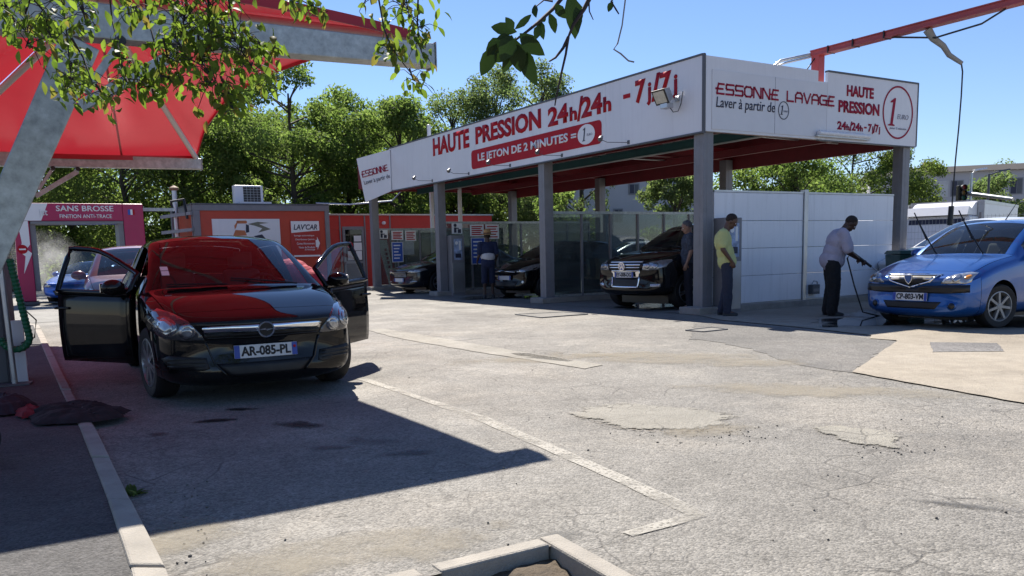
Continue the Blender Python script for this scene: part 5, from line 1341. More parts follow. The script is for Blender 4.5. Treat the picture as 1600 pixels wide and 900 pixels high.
for v_, uend in ((-4.2,-7.33),(5.2,-7.42)):
    zt_ = 2.99 if v_ < 0 else 3.02
    m = MB(); p = cl(uend,v_,0); a = cl(-12.3 if v_ > 0 else -10.6,v_,0)
    w_ = 0.09
    m.hexa([(a.x,a.y-w_,zt_-0.25),(p.x,p.y-w_,zt_-0.185),(p.x,p.y+w_,zt_-0.185),(a.x,a.y+w_,zt_-0.25),(a.x,a.y-w_,zt_),(p.x,p.y-w_,zt_),(p.x,p.y+w_,zt_),(a.x,a.y+w_,zt_)])
    bm_ = m.build('beam', M['galv'], can, bevel=0.008)
    m = MB(); m.box(p.x,p.x+0.008,p.y-0.1,p.y+0.1,zt_-0.2,zt_+0.012); m.build('end_plate', M['galv'], bm_)
    # leaning column
    h0, f0 = cl(-10.06,v_,zt_-0.26), cl(-11.33,v_,0.02)
    ax_ = (h0-f0).normalized(); sd = Vector((ax_.z,0,-ax_.x)); y_ = Vector((0,0.07,0))
    m = MB(); m.hexa([f0-sd*0.10-y_, f0+sd*0.10-y_, f0+sd*0.10+y_, f0-sd*0.10+y_, h0-sd*0.125-y_, h0+sd*0.125-y_, h0+sd*0.125+y_, h0-sd*0.125+y_])
    c_ = m.build('column', M['galv'], can, bevel=0.008)
    m = MB(); m.box(f0.x-0.25,f0.x+0.25,f0.y-0.2,f0.y+0.2,0.0,0.03); m.build('base_plate', M['galv'], c_)
    for dy in (-0.06,0.06):
        m = MB(); m.bar(h0+sd*0.15-ax_*0.42+Vector((0,dy,0)), h0+Vector((0.62,dy,-0.02)), 0.03, 0.07); m.bar(h0+sd*0.15-ax_*0.30+Vector((0,dy,0)), h0+Vector((0.24,dy,-0.0)), 0.02, 0.05); m.build('gusset_brace', M['galv'], can)
    for dx in (0.25,0.62):
        m = MB(); q = h0+Vector((dx,-0.12,0.015)); m.tube([q, q+Vector((0,0.24,0))],0.035,8); m.build('bolt', M['black'], can, smooth=50)

# ================================================================== VACUUM POST, CLOTHS, TROLLEY
p = G(17,607)
vac = thing('vacuum_post', 'grey vacuum post with green corrugated hose on the left pavement', 'vacuum station', (p.x,p.y,KZ-0.012), R(20))
m = MB(); m.tube([(0.04,0,0.0),(0.02,0,1.35)],0.026,10); m.build('pole', M['alu'], vac, smooth=60)
m = MB(); m.box(-0.75,-0.02,0.12,0.62,0.0,1.38); m.build('cabinet', M['dark_grey'], vac, bevel=0.02)
m = MB(); m.box(-0.06,0.13,0.14,0.17,0.0,0.62); m.build('side_panel', M['white'], vac)
m = MB(); m.box(-0.1,0.18,-0.1,0.1,0.0,0.015); m.build('base_plate', M['dark_grey'], vac)
m = MB(); pts = []
for i in range(90):
    t = i/89; z = 1.20 - 0.86*math.sin(math.pi*0.5*min(1,t*1.3)) if t < 0.77 else 0.34+ (t-0.77)*1.3
    x = 0.14 + 0.07*math.sin(math.pi*min(1,t/0.77)) if t < 0.77 else 0.14 - (t-0.77)*1.0
    pts.append(Vector((x, 0.02, z)))
pts = [Vector((0.10+0.10*t, 0.02, 1.22-1.22*0.62*t)) for t in [i/40 for i in range(41)]] + [Vector((0.20-0.12*(1-math.cos(a)), 0.02, 0.464-0.12*math.sin(a))) for a in [math.pi*i/20 for i in range(1,21)]]
m.tube(pts, [0.036 if i%2 else 0.030 for i in range(len(pts))], 10); m.build('hose', plain('green_hose',(0.01,0.12,0.05),0.4,var=0.15), vac, smooth=30)
m = MB(); m.tube([(0.16,0.04,0.75),(0.27,0.04,0.62),(0.24,0.04,0.45),(0.12,0.04,0.40)],0.007,6); m.build('cable', M['black'], vac, smooth=60)
def crumple(name, label, cat, outline, z0, h, mat, seed):
    pts = [P3(p, z0) for p in outline]; c = sum(pts, Vector())/len(pts)
    ro_ = ragged(pts, 0.02, 0.03, seed); mb = MB(); k = len(ro_); rings_ = 22; vs = []
    for j in range(rings_+1):
        s_ = 1-j/rings_*0.98
        for p in ro_:
            q = c.lerp(p, s_); up = h*(1-s_**4)
            nz = (0.5-abs(noise.noise(q*6+Vector((seed,0,0)))))*0.9 + (0.35-abs(noise.noise(q*11+Vector((0,seed,0)))))*0.45
            vs.append(Vector((q.x,q.y,z0+0.004+max(0,up*(0.6+nz)))))
    mb.add([v-Vector((c.x,c.y,0)) for v in vs], [(j*k+i,j*k+(i+1)%k,(j+1)*k+(i+1)%k,(j+1)*k+i) for j in range(rings_) for i in range(k)])
    o = mb.build(name, mat, None, smooth=180); o.location = (c.x,c.y,0); return tag(o, label, cat)
crumple('floor_mat', 'crumpled black cloth lying across the left kerb', 'cloth', [(40,652),(90,640),(150,638),(178,648),(205,652),(190,662),(160,668),(110,672),(55,674)], KZ, 0.06, plain('black_cloth',(0.012,0.012,0.013),0.9,var=0.4,scale=12), 3)
crumple('rag', 'small red rag beside the black cloth on the left pavement', 'rag', [(22,652),(45,644),(64,648),(60,660),(35,664)], KZ, 0.05, plain('red_cloth',(0.22,0.02,0.025),0.9,var=0.3,scale=14), 5)
crumple('bag', 'dark flat bag lying on the left pavement by the vacuum post', 'bag', [(-60,640),(-10,630),(40,634),(60,642),(30,656),(-50,662)], KZ, 0.08, plain('dark_bag',(0.015,0.015,0.02),0.8,var=0.3,scale=10), 8)
p = G(-22,727)
tro = thing('cleaning_trolley', 'black wheel of a cleaning trolley at the left edge of the picture', 'trolley', (p.x,p.y,KZ), R(75))
for y in (0.0,0.42):
    m = MB(); m.lathe([(0.001,-.03+y),(0.075,-.03+y),(0.105,-.025+y),(0.112,0+y),(0.105,.025+y),(0.075,.03+y),(0.001,.03+y)],(0,0,0.112),'y',28); w_ = m.build('wheel', TM['tyre'], tro, smooth=40)
m = MB(); m.tube([(0,0,0.112),(0,0.42,0.112)],0.012,8); m.build('axle', M['alu'], tro)
m = MB(); m.box(-0.5,-0.03,0.06,0.36,0.1,0.55); m.build('tub', M['dark_grey'], tro, bevel=0.03)
m = MB(); m.tube([(-0.5,0.08,0.5),(-0.62,0.08,0.95),(-0.62,0.34,0.95),(-0.5,0.34,0.5)],0.014,8); m.build('push_handle', M['alu'], tro, smooth=60)

# ================================================================== MAGENTA WASH PORTAL
por = thing('wash_portal', 'magenta drive-through wash portal with white lightning bolt and SANS BROSSE sign', 'car wash portal', UV(-8.6,16.8,0), UANG)
q = lambda u: u+8.6
m = MB(); m.hexa([(q(-10.36),0,.12),(q(-9.93),0,.12),(q(-9.93),1.0,.12),(q(-10.36),1.0,.12),(q(-10.30),0,2.42),(q(-9.93),0,2.42),(q(-9.93),1.0,2.42),(q(-10.30),1.0,2.42)]); lg = m.build('leg', M['magenta'], por, bevel=0.02)
m = MB(); fr_ = frame((q(-10.36),-0.002,0),(1,0,0),(0,0,1))
m.prism([(0.14,2.42),(0.40,2.42),(0.40,1.75),(0.30,1.62),(0.43,1.50),(0.18,0.92),(0.26,1.42),(0.12,1.55),(0.20,1.8)], frame((q(-10.36),-0.001,0),(1,0,0),(0,0,1)), 0.006); m.build('lightning_bolt', M['white_ink'], lg)
m = MB(); m.prism(disc_poly(.13,.13,28), frame((q(-10.16),-0.009,1.62),(1,0,0),(0,0,1)), 0.006); sg_ = m.build('no_entry_sign', M['red_sign'], lg)
m = MB(); m.box(q(-10.16)-.085,q(-10.16)+.085,-0.019,-0.0155,1.6,1.64); m.build('sign_bar', M['white_ink'], sg_)
m = MB(); m.box(q(-7.45),q(-6.88),0,1.0,0.12,2.93); lr = m.build('leg', M['magenta'], por, bevel=0.02)
m = MB(); m.box(q(-9.93),q(-7.455),0.0,0.9,2.42,2.93); hd_ = m.build('header', M['magenta'], por, bevel=0.015)
m = MB(); m.box(q(-10.30),q(-9.935),0.0,0.9,2.425,2.93); hb = m.build('header_end', M['magenta'], por, bevel=0.015)
m = MB(); m.hexa([(q(-10.05),-0.006,2.43),(q(-9.62),-0.006,2.43),(q(-9.62),-.001,2.43),(q(-10.05),-.001,2.43),(q(-9.85),-0.006,2.92),(q(-9.42),-0.006,2.92),(q(-9.42),-.001,2.92),(q(-9.85),-.001,2.92)]); m.build('white_flash', M['white_ink'], hd_)
m = MB(); m.box(q(-9.9),q(-7.46),-0.02,1.02,2.34,2.41); m.box(q(-9.92),q(-9.78),0.1,0.9,0.4,2.34); m.box(q(-7.6),q(-7.46),0.05,0.95,0.3,2.34); m.build('spray_rail', M['grey_steel'], por)
TF = lambda u, z: frame((q(u),-0.002,z),(1,0,0),(0,0,1))
lettering('SANS BROSSE', TF(-9.22,2.70), M['white_ink'], hd_, width=1.52, height=0.165, bold=0.02)
lettering('FINITION ANTI-TRACE', TF(-9.14,2.50), M['white_ink'], hd_, width=1.38, height=0.115, bold=0.014)
lettering('jet', TF(-9.66,2.52), M['white_ink'], hd_, width=0.22, height=0.24, bold=0.01)
m = MB(); m.box(q(-7.31),q(-7.24),-0.006,-0.001,2.6,2.76); m.build('flag_emblem', M['blue_ink'], lr)
m = MB(); m.box(q(-7.24),q(-7.18),-0.006,-0.001,2.6,2.76); m.build('flag_emblem', M['white_ink'], lr)
m = MB(); m.box(q(-7.18),q(-7.12),-0.006,-0.001,2.6,2.76); m.build('flag_emblem', M['red_sign'], lr)
for u in (-10.15,-7.17):
    m = MB(); m.box(q(u)-0.22,q(u)+0.3,-0.1,1.1,0.03,0.11); m.build('foot', M['dark_grey'], por)
m = MB(); m.tube([(q(-9.9),-.3,.1),(q(-9.3),-.35,.06),(q(-9.2),-.9,.05)],.03,8); m.build('guide_rail', M['dark_grey'], por, smooth=60)
m = MB(); m.box(q(-6.88),q(-5.9),0.45,0.55,2.74,2.84); m.build('supply_rail', M['galv'], por)

# ================================================================== RED KIOSKS
ki = thing('kiosk', 'red cabin in a grey frame with white poster, direction sign and rooftop cooling unit', 'kiosk', UV(-5.03,19,0), UANG)
KW, KD, KH = 4.77, 4.2, 3.06
m = MB(); m.box(0.06,KW-0.06,0.02,KD,0.05,KH-0.12); m.build('wall', M['orange_red'], ki)
m = MB(); m.box(0,KW,-0.05,0.06,KH-0.2,KH); m.box(0,0.22,-0.05,0.1,0,KH-0.2); m.box(KW-0.16,KW,-0.05,0.1,0,KH-0.2); m.box(0.22,KW-0.16,-0.05,0.06,0,0.16)
m.box(-0.03,0.06,0.062,KD,KH-0.2,KH); m.box(-0.03,0.06,0.101,0.2,0,KH-0.2); m.box(-0.03,0.06,KD-.2,KD,0,KH-0.2); m.build('frame', M['grey_steel'], ki, bevel=0.01)
m = MB(); m.box(-0.04,KW+0.04,-0.06,KD+0.05,KH+0.002,KH+0.05); m.build('roof', M['dark_grey'], ki)
KF = lambda x, z, off=0.0: frame((x,-off,z),(1,0,0),(0,0,1))
m = MB(); m.box(0.60,2.93,-0.02,0.018,1.25,2.58); po = m.build('poster', M['white'], ki)
org = plain('orange_print',(0.50,0.16,0.06),0.5); olv = plain('olive_print',(0.16,0.16,0.12),0.5)
m = MB(); m.prism([(0.75,0.72),(0.80,0.78),(0.85,0.92),(0.92,1.0),(0.86,1.0),(0.74,0.85)], KF(0.60,1.5,0.021),0.003); m.prism(rrect(0.36,0.1,0.04), KF(1.42,2.42,0.021),0.003)
m.prism([(0,0),(0.48,0.03),(0.42,0.2),(0.1,0.22)], KF(1.27,1.98,0.021),0.003); m.build('print', org, po)
m = MB(); m.prism([(0,0.2),(0.35,0.28),(0.75,0.24),(0.4,0.2),(0.8,0.02),(0.35,-0.1),(0.5,0.05),(0.25,0.14)], KF(1.80,2.2,0.021),0.003); m.prism([(0,0),(0.5,0.02),(0.5,0.22),(0.05,0.2)], KF(1.22,1.74,0.021),0.003); m.build('print', olv, po)
m = MB(); m.prism([(0,0),(0.12,0.02),(0.12,0.26),(0.02,0.3)], KF(1.72,2.1,0.021),0.003); m.prism([(0,0),(0.3,0.06),(0.52,-0.22),(0.45,-0.24)], KF(1.98,1.98,0.021),0.003); m.build('print', M['ink'], po)
m = MB(); m.prism([(0,0),(0.2,0.14),(0.48,0.1),(0.7,-0.1),(0.1,-0.08)], KF(1.72,1.82,0.021),0.003); m.build('print', M['red_sign'], po)
m = MB(); m.box(3.30,4.40,-0.02,0.018,1.18,2.52); sgb = m.build('direction_sign', plain('red_sheet',(0.42,0.03,0.025),0.4,var=0.05), ki)
m = MB(); m.prism([(0,0.0),(0.0,0.42),(1.04,0.42),(1.04,0.08),(0.6,0.05)], KF(3.33,2.08,0.021),0.004); m.build('title_panel', M['white_ink'], sgb)
lettering("LAV'CAR", KF(3.42,2.19,0.026), M['ink'], sgb, width=0.88, height=0.20, bold=0.02, shear=0.2)
for k, tx in enumerate(('Lavage automatique','Distributeur Jetons','Cartes Abonnement','Vente de Produits','de Nettoyage')):
    w_ = (0.74,0.70,0.66,0.60,0.38)[k]; lettering(tx, KF(4.17-w_,1.94-k*0.14+(0.05 if k==4 else 0),0.021), M['white_ink'], sgb, width=w_, height=0.075, bold=0.01)
m = MB(); m.prism([(0,-.12),(0.06,-.12),(0.06,-.22),(0.16,0.02),(0.06,.26),(0.06,.14),(0,.14)], KF(4.21,1.68,0.021),0.004); m.build('arrow', M['white_ink'], sgb)
m = MB(); m.box(3.38,4.36,-0.026,-0.021,1.22,1.28); m.build('underline', M['white_ink'], sgb)
m = MB(); m.box(1.62,2.72,0.1,0.45,KH+0.055,KH+0.12); m.build('unit_base', M['white'], ki)
acu = MB(); acu.box(1.55,2.55,0.5,0.85,KH+0.055,KH+0.72); a_ = acu.build('cooling_unit', M['white'], ki, bevel=0.02)
m = MB(); m.box(1.85,2.45,0.485,0.499,KH+0.12,KH+0.66); g_ = m.build('fan_grille', M['black'], a_)
for k in range(1,6):
    m = MB(); m.box(1.85,2.45,0.478,0.484,KH+0.12+k*.09,KH+0.128+k*.09); m.build('grille_bar', M['alu'], g_)
for k in range(1,5):
    m = MB(); m.box(1.85+k*.12,1.858+k*.12,0.478,0.484,KH+0.12,KH+0.66); m.build('grille_bar', M['alu'], g_)
m = MB(); m.tube([(-0.3,1.4,0.2),(-0.3,1.4,3.62)],0.085,12); fl = m.build('flue_pipe', M['alu'], ki, smooth=60)
m = MB(); m.lathe([(0.09,3.62),(0.16,3.66),(0.16,3.72),(0.02,3.8)],(-0.3,1.4,0),'z',14); m.build('cap', plain('rusty_cap',(0.25,0.14,0.08),0.7,var=0.3), fl)
for z in (2.2,2.75):
    m = MB(); m.bar((-0.06,-0.1,z+0.02),(-0.7,2.0,z-0.02),0.08,0.11); m.build('side_rail', M['grey_steel'], ki)
m = MB(); m.tube([(-0.5,0.6,2.8),(-0.55,0.7,3.2),(-0.2,0.3,3.25),(-0.15,0.2,2.6)],0.05,8); m.build('bent_duct', M['black'], ki, smooth=60)
m = MB(); m.box(0.1,3.0,0.1,0.14,KH+0.052,KH+0.09) if 0 else m.tube([(KW-0.4,0.2,KH+0.1),(KW+0.9,0.1,KH+0.06),(KW+1.9,-1.5,KH+0.1),(KW+2.0,-2.4,KH+0.5)],0.03,6); m.build('roof_conduit', M['alu'], ki, smooth=60)

k2 = thing('reception_cabin', 'low bright red reception cabin with glazed grey door behind the far pillars', 'cabin', UV(-0.22,19.6,0), UANG)
m = MB(); m.box(0.0,7.2,0.03,4,0.0,2.2); m.box(0.0,7.25,0.0,4,2.202,2.74); m.build('wall', M['red_clad'], k2)
m = MB(); m.box(-0.03,7.3,-0.05,4.05,2.745,2.80); m.build('roof', M['alu'], k2)
m = MB(); m.box(0.55,0.60,-0.03,0.0,0,2.74); m.box(1.55,1.60,-0.03,0.0,0,2.74); m.box(2.6,2.65,-0.03,0.0,0,2.74); m.build('cover_strip', M['grey_steel'], k2)
dr = MB(); dr.box(0.66,1.52,-0.05,0.028,0.0,2.32); d_ = dr.build('door', M['grey_steel'], k2, bevel=0.008)
m = MB(); m.box(0.76,1.42,-0.056,-0.0505,1.02,2.2); m.build('pane', M['glass_dark'], d_)
m = MB(); m.box(0.76,1.42,-0.056,-0.0505,0.12,0.92); m.build('lower_panel', M['black'], d_)
m = MB(); m.box(0.70,0.73,-0.10,-0.052,1.0,1.16); m.build('handle', M['alu'], d_)
m = MB(); m.prism(disc_poly(.13,.13,20), frame((0.92,-0.058,1.62),(1,0,0),(0,0,1)),0.004); m.build('round_sticker', M['red_sign'], d_)
for x, z, w_, h_ in ((1.24,1.86,.30,.22),(1.24,1.56,.32,.30),(0.93,1.22,.22,.34),(1.27,1.22,.24,.34)):
    m = MB(); m.box(x-w_/2,x+w_/2,-0.064,-0.058,z-h_/2,z+h_/2); m.build('paper_sheet', M['white_ink'], d_)
wn = MB(); wn.box(2.75,4.7,-0.04,0.028,0.0,2.18); w2 = wn.build('window_front', M['grey_steel'], k2)
for x0, x1, z0, z1 in ((2.82,3.7,1.9,2.12),(3.76,4.62,1.9,2.12),(2.82,3.2,0.2,1.84),(3.26,4.62,0.9,1.84),(3.26,4.62,0.15,0.84)):
    m = MB(); m.box(x0,x1,-0.046,-0.041,z0,z1); m.build('pane', M['glass_screen'] if z1 > 1.85 and x0 < 3 else M['glass_dark'], w2)
m = MB(); m.box(4.9,7.1,-0.03,0.028,0.3,2.1); w3 = m.build('window_front', M['dark_grey'], k2)
m = MB(); m.box(5.0,7.0,-0.036,-0.031,0.4,2.0); m.build('pane', M['glass_dark'], w3)
m = MB(); m.box(3.0,3.6,-0.06,-0.047,1.2,1.8); m.build('notice_sheet', M['white_ink'], w2)
m = MB(); m.lathe([(0.001,-0.1),(0.06,-0.1),(0.07,0.0)],(2.35,-0.02,2.45),'y',12); m.build('round_lamp', M['white_ink'], k2)
lb = thing('leaning_board', 'tall white advertising board leaning by the leftmost pillar', 'board', UV(0.62,16.35,0), UANG)
m = MB(); m.hexa([(0.30,0,0.15),(0.52,0.0,0.15),(0.52,0.05,0.15),(0.30,0.05,0.15),(0.0,0.25,1.75),(0.36,0.25,1.75),(0.36,0.3,1.75),(0.0,0.3,1.75)]); bd = m.build('panel', M['white'], lb)
m = MB(); 
for z in (0.75,0.9,1.05,1.2,1.35): 
    t = (z-.15)/1.6; x = 0.42-0.22*t; m.box(x-0.03,x+0.05,0.25*t-0.012,0.25*t-0.004,z,z+0.09)
m.build('letters', M['crimson'], bd)
for px, top, lab in ((675,196,'taller white pole behind the red reception cabin'),(719,262,'shorter white pole behind the red reception cabin')):
    p = AT(px,333,30.5); z1 = AT(px,top,30.5).z
    t = thing('white_pole', lab, 'pole', (p.x,p.y,0))
    m = MB(); m.tube([(0,0,0),(0,0,z1)],[0.085,0.07],12); m.build('shaft', M['white'], t, smooth=60)
    m = MB(); m.ell((0,0,z1),(0.075,0.075,0.04),10,6); m.build('cap', M['white'], t, smooth=60)

# steam behind the portal
def steam_mat():
    m, n, out = newmat('steam'); v = coords(n)
    pv = N(n,'ShaderNodeVolumePrincipled'); pv.inputs['Color'].default_value = (0.9,0.9,0.92,1); pv.inputs['Anisotropy'].default_value = 0.3
    ln = N(n,'ShaderNodeVectorMath'); ln.operation='LENGTH'; n.links.new(v, ln.inputs[0])
    fall = ramp(n, ln.outputs['Value'], [(0.25,1.0),(1.0,0.0)])
    d = math_(n,'MULTIPLY', ramp(n, noise_t(n, v, 2.2, 5, 0.6, 0.5), [(0.40,0.0),(0.68,1.0)]), fall)
    n.links.new(math_(n,'MULTIPLY', d, 0.85), pv.inputs['Density']); n.links.new(pv.outputs[0], out.inputs['Volume'])
    return m
m = MB(); m.ell((0,0,0),(1,1,1),18,12); st = m.build('steam', steam_mat(), None, smooth=180)
c_ = AT(72,425,25.5); st.location = (c_.x,c_.y,1.15); st.scale = (1.15,1.3,1.15); tag(st, kind='stuff')
# ================================================================== TREES
def leaf_cloud(name, mat, parent, centers, radii, n, size, seed, droop=0.4, flat=0.75, aspect=0.55):
    """many small folded leaves scattered through clumps (one mesh)"""
    rg = np.random.default_rng(seed)
    ce = np.array(centers); ra = np.array(radii)
    w_ = ra**2; idx = rg.choice(len(ce), n, p=w_/w_.sum())
    d = rg.normal(size=(n,3)); d /= np.linalg.norm(d,axis=1)[:,None]
    rr = rg.random(n)**0.45
    pos = ce[idx] + d*(ra[idx]*rr)[:,None]*np.array([1,1,flat])
    a = rg.normal(size=(n,3)); a[:,2] -= droop; a /= np.linalg.norm(a,axis=1)[:,None]
    b = np.cross(a, rg.normal(size=(n,3))); b /= np.linalg.norm(b,axis=1)[:,None]
    s = size*(0.6+0.8*rg.random(n))[:,None]
    nn = np.cross(a,b)
    v = np.stack([pos, pos+a*s*0.45+b*s*aspect*0.5+nn*s*0.08, pos+a*s, pos+a*s*0.45-b*s*aspect*0.5+nn*s*0.08],1).reshape(-1,3)
    me = bpy.data.meshes.new(name); me.vertices.add(4*n); me.vertices.foreach_set('co', v.ravel())
    me.loops.add(4*n); me.loops.foreach_set('vertex_index', np.arange(4*n)); me.polygons.add(n)
    me.polygons.foreach_set('loop_start', np.arange(0,4*n,4)); me.polygons.foreach_set('loop_total', np.full(n,4))
    me.update(); me.materials.append(mat); return link(name, me, parent)
def tree(label, base, height, rx, rz, mat, seed, n=9000, size=0.17, crown_base=None, lean=0.0, group='trees behind the car wash', name='tree', nclump=46, trunk_r=0.16):
    rnd = random.Random(seed)
    t = thing(name, label, 'tree' if name != 'bush' else 'bush', base, 0, group)
    tm = MB(); cz = height - rz
    trunk = [Vector((0,0,-0.1))]; p = Vector((0,0,0)); k = 7
    for i in range(1,k+1): trunk.append(Vector((lean*i/k*height*0.1+rnd.uniform(-.12,.12), rnd.uniform(-.12,.12), height*0.82*i/k)))
    tm.tube(trunk, [trunk_r*(1-0.8*i/k) for i in range(k+1)], 8); 
    cen, rad, br = [], [], MB()
    for i in range(nclump):
        th = rnd.uniform(0,2*math.pi); zz = rnd.uniform(-1,1); r_ = math.sqrt(max(0,1-zz*zz))*rnd.uniform(0.55,1.0)
        sh = 1.0 if zz > -0.2 else 0.8
        c = Vector((rx*r_*math.cos(th)*sh, rx*r_*math.sin(th)*sh, cz + rz*zz*rnd.uniform(.8,1.0)))
        c.x += trunk[-1].x*0.7
        cen.append(tuple(c)); rad.append(rx*rnd.uniform(0.16,0.34))
        if i % 2 == 0:
            h_ = max(height*0.15, min(height*0.78, c.z - rnd.uniform(0.4,1.6))); f = h_/(height*0.82)*k; i0 = min(k-1,int(f)); a = trunk[i0].lerp(trunk[i0+1], f-i0)
            mid = a.lerp(c,0.5)+Vector((rnd.uniform(-.25,.25),rnd.uniform(-.25,.25),rnd.uniform(-.1,.3)))
            r0 = trunk_r*0.42*(1-0.6*h_/height); br.tube([a,mid,Vector(c)],[r0,r0*0.6,r0*0.2],6)
    tm.build('trunk', M['bark'], t, smooth=60); br.build('limbs', M['bark'], t, smooth=60)
    leaf_cloud('crown', mat, t, cen, rad, n, size, seed)
    return t
def ztop(px, py, Y): return AT(px,py,Y).z
specs = [ # px, Y, top px, crown half width m, crown half height share, material, leaves, label
 (20,37,150,2.9,'leaf_c',8000,'dark tree at the left edge, seen under the red canopy'),
 (118,39,150,2.7,'leaf_a',8000,'sunlit tree beyond the SANS BROSSE portal header'),
 (205,36,160,2.6,'leaf_c',8000,'dark tree above the right leg of the magenta portal'),
 (296,38,150,2.6,'leaf_a',8000,'tree beyond the grey flue pipe of the red kiosk'),
 (378,40,128,2.6,'leaf_a',8500,'tree rising behind the rooftop cooling unit'),
 (468,37,78,2.7,'leaf_a',15000,'tallest acacia, just right of the red canopy tip'),
 (548,40,142,2.3,'leaf_a',9000,'acacia over the left end of the white sign board'),
 (632,38,138,2.2,'leaf_a',9500,'rounded acacia behind the letters HAUTE of the long sign board'),
 (712,41,128,2.2,'leaf_b',8000,'pale acacia behind the letters PRESSION of the long sign board'),
 (785,42,104,2.2,'leaf_b',8000,'pale loose tree behind the dark hanging leaves'),
 (850,40,100,1.9,'leaf_b',7000,'slender pale tree just right of the dark hanging leaves'),
 (912,44,140,1.6,'leaf_b',4500,'small pale tree top showing over the numbers 24h of the sign board'),
 (430,46,170,3.0,'leaf_c',7000,'dark tree standing behind the tallest acacia'),
 (590,47,190,3.0,'leaf_c',7000,'dark tree between the two acacias left of the sign board'),
 (730,40,290,2.0,'leaf_c',4500,'dark low tree seen between the middle pillars'),
]
for i, (px,Y,py,hw_,mt,n,lab) in enumerate(specs):
    b = AT(px,420,Y); z1 = ztop(px,py,Y); lowf = 0.12
    tree(lab, (b.x,b.y,0), z1, hw_*1.1, (z1-0.9)/2, M[mt], 100+i, int(n*2.2), 0.155 if mt!='leaf_b' else 0.13, nclump=70, trunk_r=0.2)
rs = [ # right hand side
 (1178,33,246,2.3,'leaf_a',9500,'pale bushy tree beyond the left half of the white splash wall'),
 (1240,31,238,2.0,'leaf_a',9000,'mid green tree beyond the middle of the white splash wall'),
 (1330,43,196,3.5,'leaf_c',24000,'large dark tree beside the right corner pillar'),
 (1408,44,228,1.9,'leaf_c',10000,'right hand limb of dark trees against the apartment block'),
 (1052,34,262,1.7,'leaf_b',9000,'pale green bushy tree behind the black off-roader'),
 (880,33,296,1.1,'leaf_a',1500,'thin crooked young tree behind the middle screens'),
]
for i, (px,Y,py,hw_,mt,n,lab) in enumerate(rs):
    b = AT(px,400,Y); z1 = ztop(px,py,Y)
    tree(lab, (b.x,b.y,0), z1, hw_, (z1-(0.7 if i != 5 else 2.0))/2, M[mt], 200+i, int(n*1.4), 0.125, trunk_r=0.15 if i != 5 else 0.07, nclump=50 if i != 5 else 16, group='trees on the street side')
for i, (px,Y,py,hw_,mt,n,lab) in enumerate([(1562,46,280,2.6,'leaf_b',15000,'round yellow-green bush in front of the apartment block'),(1428,60,308,1.2,'leaf_a',2000,'little bush at the foot of the apartment block')]):
    b = AT(px,390,Y); z1 = ztop(px,py,Y); tree(lab, (b.x,b.y,0), z1, hw_, z1*0.45, M[mt], 300+i, n, 0.18, name='bush', group='bushes on the street side')
for i, (px,Y,py,hw_,lab) in enumerate([(1575,110,256,5.0,'far tree rising behind the right end of the apartment block'),(1625,100,250,5.0,'far tree at the right edge behind the apartment block')]):
    b = AT(px,390,Y); z1 = ztop(px,py,Y); tree(lab, (b.x,b.y,0), z1, hw_, z1*0.4, M['leaf_b'], 320+i, 6000, 0.3, group='trees on the street side')
# far wood and undergrowth that read as one mass
rnd = random.Random(77); ce, ra = [], []
for i in range(230):
    px = rnd.uniform(-250,860); Y = rnd.uniform(50,60); p = AT(px,400,Y); ce.append((p.x,p.y,rnd.uniform(0.6,9.6 if px < 640 else 7.5))); ra.append(rnd.uniform(1.2,2.2))
for i in range(80):
    px = rnd.uniform(-250,860); Y = rnd.uniform(38,44); p = AT(px,400,Y); ce.append((p.x,p.y,rnd.uniform(0.4,2.6))); ra.append(rnd.uniform(0.8,1.3))
for i in range(60):
    px = rnd.uniform(1080,1420); Y = rnd.uniform(40,50); p = AT(px,400,Y); ce.append((p.x,p.y,rnd.uniform(0.5,3.6))); ra.append(rnd.uniform(0.8,1.4))
tag(leaf_cloud('woodland', M['leaf_c'], None, ce, ra, 95000, 0.28, 7), kind='stuff')

# ------------------------------------------------------------------ overhanging fruit tree, trunk left of the camera
ov = thing('fruit_tree', 'leafy fruit tree whose twigs hang into the top left of the view', 'tree', (-3.4,-1.2,0))
ovl = Vector((-3.4,-1.2,0))
tb = MB(); tb.tube([Vector((0,0,-.1)),Vector((.1,.05,1.0)),Vector((.25,.2,2.0)),Vector((.5,.7,2.9)),Vector((.9,1.6,3.5)),Vector((1.5,3.2,3.75)),Vector((2.0,4.6,3.7))],[.15,.13,.115,.095,.07,.05,.03],10)
tb.tube([Vector((.5,.7,2.9)),Vector((1.6,1.8,3.5)),Vector((2.9,2.8,3.55)),Vector((3.8,3.4,3.3))],[.07,.055,.04,.02],8)
tb.tube([Vector((.25,.2,2.0)),Vector((-.6,.5,2.9)),Vector((-1.0,1.5,3.7))],[.08,.06,.03],8)
tb.build('trunk', M['bark'], ov, smooth=60)
leafv, leaff, twigs = [], [], MB()
def add_leaf(p, d, up, L, wd, store):
    d = d.normalized(); s_ = d.cross(up)
    if s_.length < 1e-3: s_ = d.cross(Vector((1,0,0)))
    s_.normalize(); n_ = s_.cross(d)
    prof = [(0.0,0.02),(0.18,0.55),(0.42,1.0),(0.68,0.85),(0.88,0.42),(1.0,0.0)]
    V, F = store; b = len(V)
    curl = 0.28
    for t, w_ in prof:
        c = p + d*(t*L) - n_*(curl*L*t*t)
        V.append(c - n_*0.0); V.append(c + s_*(w_*wd/2) + n_*(0.16*wd*w_)); V.append(c - s_*(w_*wd/2) + n_*(0.16*wd*w_))
    for i in range(len(prof)-1):
        a = b+3*i; F.append((a,a+1,a+4,a+3)); F.append((a,a+3,a+5,a+2))
rnd = random.Random(12)
